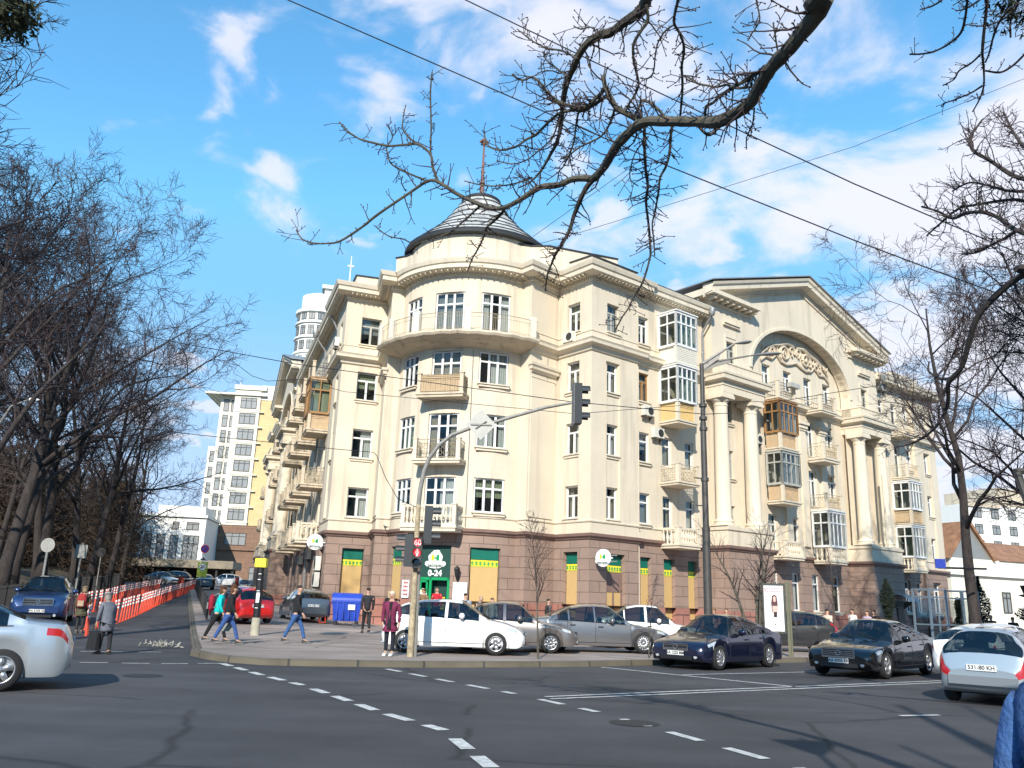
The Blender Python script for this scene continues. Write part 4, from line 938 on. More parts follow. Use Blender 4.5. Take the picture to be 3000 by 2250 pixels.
# painted markings
mk = MB()
def stripe(a, b, w, z=.008):
    a, b = Vector(a), Vector(b); d = (b - a).normalized(); n = Vector((-d.y, d.x)) * w / 2; L_ = (b - a).length; m = max(1, int(L_ / 3))
    for k in range(m):
        p, q = a.lerp(b, k / m), a.lerp(b, (k + 1) / m)
        mk.face([(v.x, v.y, hg(v.x, v.y) + z) for v in (p - n, q - n, q + n, p + n)])
def dashes(pts, w, ln, gap, off=0):
    P = [Vector(p) for p in pts]; pos = off; cum = 0
    for i in range(len(P) - 1):
        l = (P[i + 1] - P[i]).length; d = (P[i + 1] - P[i]) / l
        while pos < cum + l:
            e = min(pos + ln, cum + l); stripe(P[i] + d * (pos - cum), P[i] + d * (e - cum), w); pos += ln + gap
        cum += l
dashes([(-6.5, 20.33), (-4.85, 17.8), (-3.65, 16.15), (-2.4, 14.0), (-1.7, 12.75), (-.71, 11.3), (-.07, 8.96), (.5, 6.5)], .17, .72, .42)
dashes([(-2.68, 20.4), (-.99, 17.75), (.24, 15.95), (1.05, 14.5), (1.5, 13.7), (3.0, 9.95), (4.2, 7.0)], .15, .72, .52)
for a, b in (((-10.9, 22.55), (-9.85, 22.95)), ((-9.6, 23.05), (-9.1, 23.3)), ((-9.3, 19.3), (-8.75, 19.45)), ((-8.45, 19.5), (-7.9, 19.65)), ((-7.68, 19.75), (-7.15, 19.95)), ((-6.98, 20.1), (-6.55, 20.35)), ((-10.2, 19.0), (-9.6, 19.2))): stripe(a, b, .1)
stripe((.78, 15.62), (11.2, 22.6), .1); stripe((.86, 15.3), (11.4, 22.3), .1); stripe((11.2, 22.6), (40, 41), .1); stripe((11.4, 22.3), (40.2, 40.7), .1)
stripe((2.65, 23.4), (6.5, 19.4), .13); stripe((4.5, 21.75), (9.2, 24.75), .1); stripe((12, 26.6), (15, 28.5), .1); stripe((18, 30.4), (21, 32.3), .1)
stripe((6.6, 14.6), (7.4, 14.9), .12); stripe((8.8, 12.5), (11, 13.8), .12)
o = mk.obj('road_marking', M['paint']); o['kind'] = 'structure'
pt_ = MB()
for poly in ([(2.2, 17.2), (4.8, 18.7), (4.2, 19.7), (1.7, 18.2)], [(-4.3, 6.2), (-2.2, 6.9), (-2.5, 8.0), (-4.8, 7.4)]): pt_.face([(x, y, hg(x, y) + .004) for x, y in poly])
o = pt_.obj('road_patch', asphalt('patch_asphalt', (.058, .056, .058), False)); o['kind'] = 'structure'
mh = MB(); mh.lathe([(.001, .009), (.3, .009), (.31, .006), (.36, .006)], (0, 0, 0), 28)
for k_, (x, y, lab) in enumerate(((1.9, 12.6, 'round iron manhole cover in the road between the dashed lines and the double line'), (-6.9, 16.9, 'round iron manhole cover in the road near the silver sedan'))):
    o = mh.obj('manhole_cover', mat('cast_iron', (.035, .034, .033), .7, .3, var=.3, scale=20) if 'cast_iron' not in bpy.data.materials else bpy.data.materials['cast_iron'], None, loc=(x, y, hg(x, y))); tag(o, lab, 'manhole cover')
# worn patch of bare ground and concrete where the trees stand
# ================= VEHICLES =================
def paint(name, col, metal=0.0, rough=.32, coat=1): 
    m = mat(name, col, rough, metal, .5, coat); return m
def lerpk(P, x):
    if x <= P[0][0]: return P[0][1]
    for (a, u), (b, v) in zip(P, P[1:]):
        if x <= b:
            k = (x - a) / (b - a); return u + (v - u) * k
    return P[-1][1]
def smoothk(P, x, w=.09):      # lightly rounded polyline
    return (lerpk(P, x - w) + 2 * lerpk(P, x - w / 2) + 3 * lerpk(P, x) + 2 * lerpk(P, x + w / 2) + lerpk(P, x + w)) / 9
M['tyre'] = mat('tyre_rubber', (.018, .018, .019), .85, bump=.2, bscale=30); M['rim'] = mat('alloy_rim', (.55, .55, .56), .3, .8); M['rimdark'] = mat('wheel_well', (.01, .01, .01), .9)
M['chrome'] = mat('chrome', (.75, .75, .77), .12, 1); M['lampclear'] = mat('headlamp_glass', (.55, .58, .6), .12, .3, coat=1); M['lampred'] = mat('tail_lamp_red', (.42, .012, .012), .18, coat=1)
M['lampor'] = mat('indicator_orange', (.7, .2, .02), .3); M['plate'] = mat('plate_white', (.72, .72, .7), .5); M['ink'] = mat('plate_ink', (.012, .012, .014), .6); M['seat'] = mat('seat_fabric', (.05, .05, .05), .95)
def text_mesh(s, size, name, m, depth=.002, bold=0):
    c = bpy.data.curves.new(name, 'FONT'); c.body = s; c.size = size; c.align_x = 'CENTER'; c.align_y = 'CENTER'; c.extrude = depth; c.offset = bold
    o = bpy.data.objects.new(name, c); COL.objects.link(o); dg_ = bpy.context.evaluated_depsgraph_get(); me = bpy.data.meshes.new_from_object(o.evaluated_get(dg_))
    bpy.data.objects.remove(o); me.name = name; me.materials.clear(); me.materials.append(m); return me
def text(s, size, name, m, parent, loc, rot, depth=.002, bold=0):
    o = link(name, text_mesh(s, size, name, m, depth, bold), parent, loc); o.rotation_euler = rot; return o
def car(label, loc, rz, col, S, group=None, plate=None, rimst=5, name='parked_car', dark=False, hubcap=False, dent=False, front_plate=True, cat='car', rear_text=None):
    """front towards -x ; origin on the ground under the centre. S = shape dict"""
    Lh = S['L'] / 2; W = S['W'] / 2; H = S['H']; root = thing(name, label, cat, loc, rz, group)
    T, B = S['top'], S['belt']; wr = S.get('wr', .31); WB = S['wb']; wf = -Lh + S['fo']; wrx = wf + WB; RW_ = S.get('R', .32); nH = 15
    xs = sorted(set([round(-Lh + S['L'] * i / 96, 4) for i in range(97)]))
    grid_ = []
    def wid(x):
        e = 1 - abs(x) / Lh; k = min(1, (max(e, 0) / .17)); return W * (.74 + .26 * math.sqrt(max(0, 1 - (1 - k) ** 2)))
    def bot(x):
        e = Lh - abs(x); z = S.get('clear', .2) + (.16 * (1 - e / .25) ** 2 if e < .25 else 0)
        for c in (wf, wrx):
            d = abs(x - c)
            if d < RW_ + .05: z = max(z, RW_ + math.sqrt(max(0, (RW_ + .06) ** 2 - d * d)))
        return z
    for x in xs:
        w = wid(x); zt = smoothk(T, x); zb = min(smoothk(B, x), zt - .02); b = bot(x); cab = max(0, min(1, (zt - zb - .06) / .22))
        e = Lh - abs(x); bc = S.get('clear', .2) + (.16 * (1 - e / .25) ** 2 if e < .25 else 0); pts = [(0, bc), (w - .1, bc)]
        low = [(w - .03, b), (w - .005, min(b + .08, zb - .12)), (w, max(b + .09, b + (zb - b) * .35)), (w + .004, b + (zb - b) * .62), (w - .012, b + (zb - b) * .85), (w - .05, zb)]
        pts += low
        ws = w - .05
        rw = ws - cab * wr * min(1, (zt - zb) / .5)
        pts += [(ws - (ws - rw) * .33, zb + (zt - zb) * .32 * (.3 + .7 * cab)), (ws - (ws - rw) * .66, zb + (zt - zb) * .66 * (.45 + .55 * cab)), (rw - .02, zt - .055 * cab - (.03 if cab < .2 else 0)), (rw - .12, zt - .012), (rw * .5, zt + .012), (0, zt + .02)]
        grid_.append((x, cab, zb, zt, pts))
    nP = len(grid_[0][4]); G = {}
    def cell(i, j, sd):
        x0, c0, zb0, zt0, p0 = grid_[i]; x1, c1, zb1, zt1, p1 = grid_[i + 1]
        q = [(x0, sd * p0[j][0], p0[j][1]), (x1, sd * p1[j][0], p1[j][1]), (x1, sd * p1[j + 1][0], p1[j + 1][1]), (x0, sd * p0[j + 1][0], p0[j + 1][1])]
        xm = (x0 + x1) / 2; cab = (c0 + c1) / 2; zm = sum(p[2] for p in q) / 4; ym = abs(sum(p[1] for p in q) / 4)
        slope = (zt1 - zt0) / (x1 - x0); key = 'body'
        if 8 <= j + 1 <= 10 + 0 and j >= 7 and j <= 9:   # side glass band
            if S['g0'] < xm < S['g1'] and cab > .75 and not any(a < xm < b_ for a, b_ in S['pil']): key = 'window'
        if j >= 10 and cab > .0:
            if S['ws0'] < xm < S['ws1']: key = 'windscreen'
            if S['rs0'] < xm < S['rs1']: key = 'rear_window'
        if j in (4, 5, 6):
            if xm < -Lh + S.get('hl', .42) and zm > S['hz'] and j >= 5: key = 'headlight'
            if xm > Lh - S.get('tl', .2) and zm > S['tz'] + (Lh - xm) * .3 and j >= (4 if S.get('tall') else 5): key = 'taillight'
        if S.get('tall') and xm > Lh - .34 and j in (7, 8) and S['tall'] == 2: key = 'taillight'
        if zm < .3 and j < 4 and j > 1 and dark: key = 'body'
        return key, q
    for i in range(len(xs) - 1):
        for j in range(nP - 1):
            for sd in (1, -1):
                k, q = cell(i, j, sd); G.setdefault((k, sd) if k in ('headlight', 'taillight') else k, MB())
                mb = G[(k, sd) if k in ('headlight', 'taillight') else k]; mb.face(q if sd == 1 else q[::-1])
    for end in (0, -1):
        x, cab, zb, zt, p = grid_[end]; ring = [(x, a, z) for a, z in p] + [(x, -a, z) for a, z in p[::-1][1:-1]]
        G['body'].face(ring if end else ring[::-1])
    bm_ = {'windscreen': 'carglass', 'rear_window': 'carglass', 'window': 'carglass'}
    def weld(mb, nm, m):
        me = mb.mesh(nm, m, True); bm = bmesh.new(); bm.from_mesh(me); bmesh.ops.remove_doubles(bm, verts=bm.verts[:], dist=.0008); bm.to_mesh(me); bm.free(); me.set_sharp_from_angle(angle=rad(42)); return me
    if dent:
        for v_i, v in enumerate(G['body'].v):
            d = math.hypot(v[0] - (Lh - .55), v[2] - .66)
            if v[1] > .5 and d < .35: G['body'].v[v_i] = (v[0], v[1] - .03 * (1 - d / .35), v[2])
    body = link('body', weld(G['body'], 'body', col), root)
    for k, mb in G.items():
        if k == 'body': continue
        nm = k[0] if isinstance(k, tuple) else k
        link(nm, weld(mb, nm, M['lampclear'] if nm == 'headlight' else M['lampred'] if nm == 'taillight' else M['carglass']), root)
    # cabin
    ci = MB(); gx0, gx1 = S['ws0'] + .35, S['rs1'] - .2; zb_ = lerpk(B, 0) - .06
    ci.box(-Lh + .5, Lh - .3, -W + .12, W - .12, .3, zb_ - .1)
    for x in S.get('seats', (0.0, .85)):
        for y in (-.37, .37): ci.box(x, x + .14, y - .24, y + .24, .5, zb_ + .16).box(x + .02, x + .12, y - .12, y + .12, zb_ + .16, zb_ + .33)
    ci.box(S['ws0'] + .25, S['ws0'] + .5, -W + .15, W - .15, .5, zb_ + .02); ci.tube([(S['ws0'] + .72, .37 + .17 * math.cos(a * PI / 5), zb_ - .02 + .17 * math.sin(a * PI / 5)) for a in range(11)], .015, 4)
    link('interior', ci.mesh('interior', M['seat']), root)
    # door seams, sills, handles
    sm = MB()
    def side(x, z):     # half width at height z
        i = min(range(len(xs)), key=lambda k: abs(xs[k] - x)); p = grid_[i][4]
        for (a, u), (b, v) in zip(p[2:], p[3:]):
            if min(u, v) <= z <= max(u, v) and abs(v - u) > 1e-5: return a + (b - a) * (z - u) / (v - u)
        return p[5][0]
    for sd in (1, -1):
        for x in S['doors']:
            zt = smoothk(T, x) - .07; z0 = max(.3, bot(x) + .04); zs = [z0 + (zt - z0) * k / 12 for k in range(13)]
            sm.tube([(x + S.get('dr', 0) * max(0, z - .8), sd * (side(x, z) + .001), z) for z in zs if z < lerpk(B, x) + .02], .006, 4)
        sm.tube([(x, sd * (side(x, .3) + .002), .3) for x in (S['doors'][0], S['doors'][-1])], .006, 4)
        for y in (0,):
            sm.tube([(x, sd * (wid(x) - .052), smoothk(B, x) + .004) for x in [S['g0'] + (S['g1'] - S['g0']) * k / 14 for k in range(15)]], .011, 4)
    link('door_seam', sm.mesh('door_seam', M['black']), root)
    for sd in (1, -1):
        for x in S['handles']:
            h = MB(); z = lerpk(B, x) - .12; y = sd * (side(x, z) + .014); h.box(x - .09, x + .09, y - .014, y + .014, z - .014, z + .014)
            link('door_handle', h.mesh('door_handle', M['black'] if dark == 2 else col), root)
        m_ = MB(); x = S['ws1'] - .02 if 'mir' not in S else S['mir']; z = lerpk(B, x) + .1; y = sd * (W + .06)
        m_.lathe([(.001, -.11), (.06, -.1), (.085, -.03), (.085, .05), (.06, .1), (.001, .11)], (x, y, z), 10, ax='y'); m_.box(x - .02, x + .02, sd * (W - .12) if sd > 0 else y, y if sd > 0 else sd * (W - .12), z - .1, z - .06)
        link('wing_mirror', m_.mesh('wing_mirror', col, True), root)
    # wheels
    for x in (wf, wrx):
        for sd in (1, -1):
            wh = MB(); R = RW_; yo = sd * (W - .115)
            prof = [(R * .64, -.1), (R * .93, -.105), (R, -.07), (R, .07), (R * .93, .105), (R * .64, .1)]
            wh.lathe([(r, z * sd) for r, z in prof], (0, 0, 0), 28, ax='y')
            w_ = link('wheel', wh.mesh('wheel', M['tyre'], True), root, (x, yo, R))
            rm = MB(); rm.lathe([(R * .67, .1 * sd), (R * .62, .105 * sd), (R * .6, .06 * sd), (R * .6, -.02 * sd)], (0, 0, 0), 28, ax='y')
            n = rimst
            for k in range(n):
                a = 2 * PI * k / n + .3; c, s_ = math.cos(a), math.sin(a); wd = .05 if n <= 6 else .028
                if hubcap: wd = .045
                p = [(R * .1 * c - wd * s_, R * .1 * s_ + wd * c), (R * .1 * c + wd * s_, R * .1 * s_ - wd * c), (R * .62 * c + wd * s_ * .75, R * .62 * s_ - wd * c * .75), (R * .62 * c - wd * s_ * .75, R * .62 * s_ + wd * c * .75)]
                rm.hexa([(u_, .055 * sd, v_) for u_, v_ in p] + [(u_, .088 * sd, v_) for u_, v_ in p])
            rm.lathe([(.001, .1 * sd), (R * .16, .095 * sd), (R * .18, .05 * sd)], (0, 0, 0), 12, ax='y')
            link('rim', rm.mesh('rim', M['rim'], True), w_)
            dk = MB(); dk.lathe([(.001, .03 * sd), (R * .61, .03 * sd)], (0, 0, 0), 20, ax='y'); link('brake_disc', dk.mesh('brake_disc', M['rimdark']), w_)
        a = MB(); a.box(x - RW_ - .05, x + RW_ + .05, -W + .23, W - .23, .18, RW_ * 2 + .05)
        link('wheel_well', a.mesh('wheel_well', M['rimdark']), root)
    # front: grille, lower intake, badge ; rear: plate, badge
    xf = -Lh; fz = smoothk(T, xf + .02)
    def fy(z): return wid(xf)
    g = MB(); gw = S.get('gw', .42); gz0, gz1 = S.get('gz', (.5, .62))
    g.box(xf - .012, xf + .02, -gw, gw, gz0, gz1); gr = link('grille', g.mesh('grille', M['black']), root)
    c = MB()
    for k in range(S.get('gb', 3)): z = gz0 + (gz1 - gz0) * (k + .5) / S.get('gb', 3); c.box(xf - .02, xf - .012, -gw + .02, gw - .02, z - .008, z + .008)
    if S.get('gfr'): 
        for z in (gz0, gz1): c.box(xf - .024, xf - .01, -gw, gw, z - .012, z + .012)
        for y in (-gw, gw): c.box(xf - .024, xf - .01, y - .012, y + .012, gz0, gz1)
    c.lathe([(.07, -.02), (.07, -.035), (.052, -.035), (.052, -.02)], (xf, 0, (gz0 + gz1) / 2), 14, ax='x'); link('grille_bar', c.mesh('grille_bar', M['chrome']), gr)
    lo = MB(); lo.box(xf - .006, xf + .02, -.5, .5, .26, .36); link('air_intake', lo.mesh('air_intake', M['black']), root)
    for sd in (1, -1): fg = MB(); fg.lathe([(.001, -.015), (.05, -.012), (.055, .02)], (xf + .015, sd * .6, .34), 10, ax='x'); link('fog_lamp', fg.mesh('fog_lamp', M['lampclear']), root)
    for fr_, sg in ((True, -1), (False, 1)):
        if fr_ and not front_plate: continue
        zp = S.get('pz', (.42, .72))[0 if fr_ else 1]; x = sg * (Lh + .022)
        p = MB(); p.box(x - .004 * sg - .004, x + .004, -.26, .26, zp - .056, zp + .056); pl_ = link('number_plate', p.mesh('number_plate', M['plate']), root)
        if plate: text(plate, .105, 'plate_text', M['ink'], pl_, (x + sg * .006, 0, zp), (PI / 2, 0, sg * PI / 2), .001, .002)
    if S.get('bumper'):
        bp = MB(); 
        for sg in (1, -1): bp.box(min(sg * (Lh - .02), sg * (Lh + .03)), max(sg * (Lh - .02), sg * (Lh + .03)), -W * .74, W * .74, .36, .52)
        link('bumper', bp.mesh('bumper', S['bumper']), root)
    wp = MB(); wp.tube([(S['ws0'] + .02, -.5, lerpk(T, S['ws0']) + .03), (S['ws0'] + .22, .1, lerpk(T, S['ws0'] + .22) + .03)], .008, 4); wp.tube([(S['ws0'] + .02, .1, lerpk(T, S['ws0']) + .03), (S['ws0'] + .22, .6, lerpk(T, S['ws0'] + .22) + .03)], .008, 4)
    link('wiper', wp.mesh('wiper', M['black']), root)
    ex = MB(); ex.tube([(Lh - .25, .45, .24), (Lh + .01, .45, .24)], .03, 8); link('exhaust', ex.mesh('exhaust', M['chrome']), root)
    return root
def prof(L, pts): return [(x * L - L / 2, z) for x, z in pts]
def sedan(L, W, H, wb, fo, **k):
    S = dict(L=L, W=W, H=H, wb=wb, fo=fo, top=prof(L, [(0, .52), (.012, .62), (.05, .72), (.13, .80), (.27, .90), (.285, .93), (.41, H - .03), (.5, H), (.6, H - .015), (.69, H - .1), (.84, 1.06), (.88, 1.04), (.975, 1.0), (.99, .92), (1, .62)]),
             belt=prof(L, [(0, .5), (.02, .6), (.06, .68), (.14, .76), (.28, .86), (.5, .91), (.7, .95), (.84, .97), (.96, .93), (1, .6)]))
    S.update(ws0=L * (.275 - .5), ws1=L * (.42 - .5), rs0=L * (.68 - .5), rs1=L * (.835 - .5), g0=L * (.31 - .5), g1=L * (.80 - .5), pil=[(L * (.525 - .5) - .045, L * (.525 - .5) + .045), (L * (.70 - .5) - .02, L * (.70 - .5) + .02)], doors=[L * (.285 - .5), L * (.525 - .5), L * (.715 - .5)], handles=[L * (.49 - .5), L * (.68 - .5)], hz=.62, tz=.7, R=.32, hl=.5, tl=.28)
    S.update(k); return S
def hatch(L, W, H, wb, fo, **k):
    S = dict(L=L, W=W, H=H, wb=wb, fo=fo, top=prof(L, [(0, .5), (.012, .62), (.05, .74), (.14, .86), (.24, .93), (.255, .96), (.44, H - .04), (.56, H), (.72, H - .03), (.84, H - .12), (.88, H - .19), (.968, 1.0), (.983, .9), (1, .55)]),
             belt=prof(L, [(0, .48), (.02, .6), (.06, .7), (.15, .8), (.27, .9), (.5, .95), (.7, .99), (.9, 1.04), (.975, .96), (1, .5)]))
    S.update(ws0=L * (.25 - .5), ws1=L * (.445 - .5), rs0=L * (.87 - .5), rs1=L * (.968 - .5), g0=L * (.28 - .5), g1=L * (.9 - .5), pil=[(L * (.55 - .5) - .045, L * (.55 - .5) + .045), (L * (.765 - .5) - .035, L * (.765 - .5) + .035)], doors=[L * (.27 - .5), L * (.55 - .5), L * (.76 - .5)], handles=[L * (.51 - .5), L * (.73 - .5)], hz=.64, tz=.72, tall=1, R=.31, hl=.45, tl=.2)
    S.update(k); return S
P_silver = paint('silver_paint', (.50, .54, .57), .55, .3); P_white = paint('white_paint', (.80, .80, .79), 0, .25); P_grey = paint('warm_grey_paint', (.22, .20, .19), .6, .3); P_blueg = paint('blue_grey_paint', (.24, .235, .24), .65, .28)
P_navy = paint('navy_black_paint', (.008, .011, .035), .2, .2); P_black = paint('black_paint', (.006, .006, .007), 0, .15); P_red = paint('red_paint', (.55, .012, .012), 0, .3); P_blue = paint('dark_blue_paint', (.02, .05, .15), .4, .3); P_dgrey = paint('dark_grey_paint', (.045, .047, .05), .4, .3)
P_ltblue = paint('pale_silver_paint', (.42, .47, .50), .5, .32); P_sl = paint('slate_grey_paint', (.12, .14, .16), .5, .3)
bumpgrey = mat('grey_plastic_bumper', (.17, .19, .21), .55)
def gz(x, y, k=0): return hg(x, y) + k
def put(label, x, y, deg, *a, pave=True, **k): return car(label, (x, y, gz(x, y, .145 if pave else .01)), rad(deg), *a, **k)
# direction convention: deg = heading of the car's REAR (front faces the opposite way)
put('white hatchback parked on the pavement behind the woman in the purple coat', -1.42, 25.38, 180 + -1, P_white, hatch(4.1, 1.72, 1.47, 2.57, .82, R=.31), plate='AA 4817 OC', rimst=6)
put('grey sedan parked behind the white hatchback, front wheel by the thin sapling', 0.1, 27.3, 180 + 1, P_grey, sedan(4.37, 1.7, 1.46, 2.57, .84, R=.3), plate='AA 2946 KB', rimst=9, hubcap=True, dark=2)
put('long silver grey sedan parked between the other grey sedan and the white sedan', 3.0, 28.8, 180 + 6, P_blueg, sedan(4.85, 1.83, 1.47, 2.8, .95, R=.33), plate='AA 7703 HI', rimst=15, dark=2)
put('white sedan parked nose to the lamp post behind the silver grey sedan', 5.3, 32.2, 180 - 2, P_white, sedan(4.3, 1.74, 1.52, 2.63, .8), rimst=8, dark=2)
put('navy blue sedan with round grille badge crossing the stop line', 6.35, 25.4, 46, P_navy, pave=False, S= sedan(4.7, 1.81, 1.45, 2.84, .83, R=.335, gw=.38, gz=(.5, .66), gb=2, gfr=1, hl=.62), plate='KA 1225 MM', rimst=10, name='moving_car')
put('small dark grey hatchback parked behind the advertising panel', 11.1, 33.9, -2, P_dgrey, hatch(3.7, 1.6, 1.5, 2.38, .75, R=.29, tall=2), rimst=7, hubcap=True, dark=2)
put('black limousine with wide chrome grille and open wheel spokes in the road', 10.55, 24.5, 46, P_black, pave=False, S= sedan(5.2, 1.87, 1.47, 3.16, .87, R=.345, gw=.42, gz=(.5, .72), gb=5, gfr=1, hl=.55), plate='AA 6003 EB', rimst=5, name='moving_car')
put('white estate car half hidden behind the silver hatchback', 13.6, 23.6, 215, P_white, pave=False, S= hatch(4.4, 1.75, 1.47, 2.65, .85), rimst=6, name='moving_car')
SH_ = put('pale silver three door hatchback with black and white plate seen from behind', 10.45, 18.1, 228, P_ltblue, pave=False, S= hatch(3.75, 1.62, 1.42, 2.44, .72, R=.29, bumper=bumpgrey, tz=.5, pz=(.42, .68), tall=1, rs0=3.75 * .385, rs1=3.75 * .472, g1=3.75 * .36, top=prof(3.75, [(0, .5), (.012, .62), (.05, .74), (.14, .84), (.27, .9), (.285, .93), (.44, 1.38), (.55, 1.42), (.75, 1.41), (.87, 1.38), (.892, 1.33), (.972, .93), (.985, .86), (1, .55)]), belt=prof(3.75, [(0, .48), (.02, .6), (.06, .7), (.15, .8), (.27, .88), (.5, .9), (.7, .92), (.9, .95), (.975, .9), (1, .5)])), plate='531-80 KH', rimst=7, hubcap=True, name='moving_car')
put('silver sedan with dented rear wing leaving the frame on the left', -9.3, 13.75, 29, P_silver, sedan(4.5, 1.78, 1.49, 2.65, .87, R=.315, tz=.7, tl=.42, hl=.45), plate='AI 3058 CT', rimst=5, name='moving_car', pave=False, dent=True)
put('dark blue off-road car facing the camera beside the red marker posts', -18.4, 34.6, 112, P_blue, hatch(4.8, 1.92, 1.8, 2.92, .88, R=.38, clear=.28, gz=(.7, .95), gw=.5, gfr=1, hz=.78, tz=.85, pz=(.5, .8), belt=prof(4.8, [(0, .6), (.02, .8), (.06, .95), (.15, 1.02), (.27, 1.1), (.5, 1.14), (.7, 1.16), (.9, 1.18), (.975, 1.1), (1, .6)]), top=prof(4.8, [(0, .6), (.012, .85), (.05, 1.02), (.14, 1.1), (.25, 1.17), (.265, 1.2), (.39, 1.74), (.5, 1.8), (.75, 1.78), (.9, 1.7), (.94, 1.6), (.975, 1.15), (.985, 1.0), (1, .6)])), plate='AA 5150 XE', rimst=5, dark=2, pave=False)
put('bright red hatchback parked tail out beside the dark post', -11.7, 38.3, -52, P_red, hatch(3.85, 1.66, 1.53, 2.43, .78, R=.3, tall=2), plate='AA 9120 TT', rimst=8, hubcap=True)
put('slate grey estate car parked behind the red hatchback', -9.9, 42.6, -66, P_sl, hatch(4.5, 1.76, 1.5, 2.7, .85, tall=1), rimst=6, plate='AA 3381 PI')
for lab, x, y, dg_, c, sh in (('black car driving away up the side street', -30.0, 85.5, -68, P_black, 's'), ('silver car behind the end of the marker posts', -37.3, 93, 150, P_ltblue, 's'), ('white car parked under the low entrance canopy', -34.2, 104, 20, P_white, 'h'), ('dark car parked beside the white car under the canopy', -40.0, 103, 10, P_dgrey, 'h'),
                             ('black van parked behind the fence by the tower entrance', -26.6, 92.0, 120, P_black, 'v'), ('dark hatchback beside the van at the tower entrance', -29.5, 97.0, 120, P_dgrey, 'h')):
    S = sedan(4.4, 1.75, 1.46, 2.6, .85) if sh == 's' else hatch(4.3, 1.76, 1.5 if sh == 'h' else 1.9, 2.6, .85); put(lab, x, y, dg_, c, S, rimst=5, plate='AA 4402 BC' if lab.startswith('black car') else None)
# ================= PEOPLE =================
SKIN = mat('skin', (.50, .30, .21), .6); CL = {}
def cloth(c, rough=.9):
    k = tuple(c)
    if k not in CL: CL[k] = mat('fabric', c, rough, var=.25, scale=14, bump=.25, bscale=40)
    return CL[k]
def skin_mesh(name, verts, edges, m, sub=1, root=0):
    """verts: (x,y,z,r[,r2])"""
    me = bpy.data.meshes.new(name); me.from_pydata([v[:3] for v in verts], edges, []); o = bpy.data.objects.new(name, me); COL.objects.link(o)
    md = o.modifiers.new('s', 'SKIN'); 
    for i, v in enumerate(verts): sv = me.skin_vertices[0].data[i]; sv.radius = (v[3], v[4] if len(v) > 4 else v[3]); sv.use_root = (i == root)
    md.use_smooth_shade = True; s2 = o.modifiers.new('b', 'SUBSURF'); s2.levels = sub; s2.render_levels = sub
    g = bpy.context.evaluated_depsgraph_get(); r = bpy.data.meshes.new_from_object(o.evaluated_get(g)); r.name = name
    bpy.data.objects.remove(o); bpy.data.meshes.remove(me); r.materials.clear(); r.materials.append(m); return r
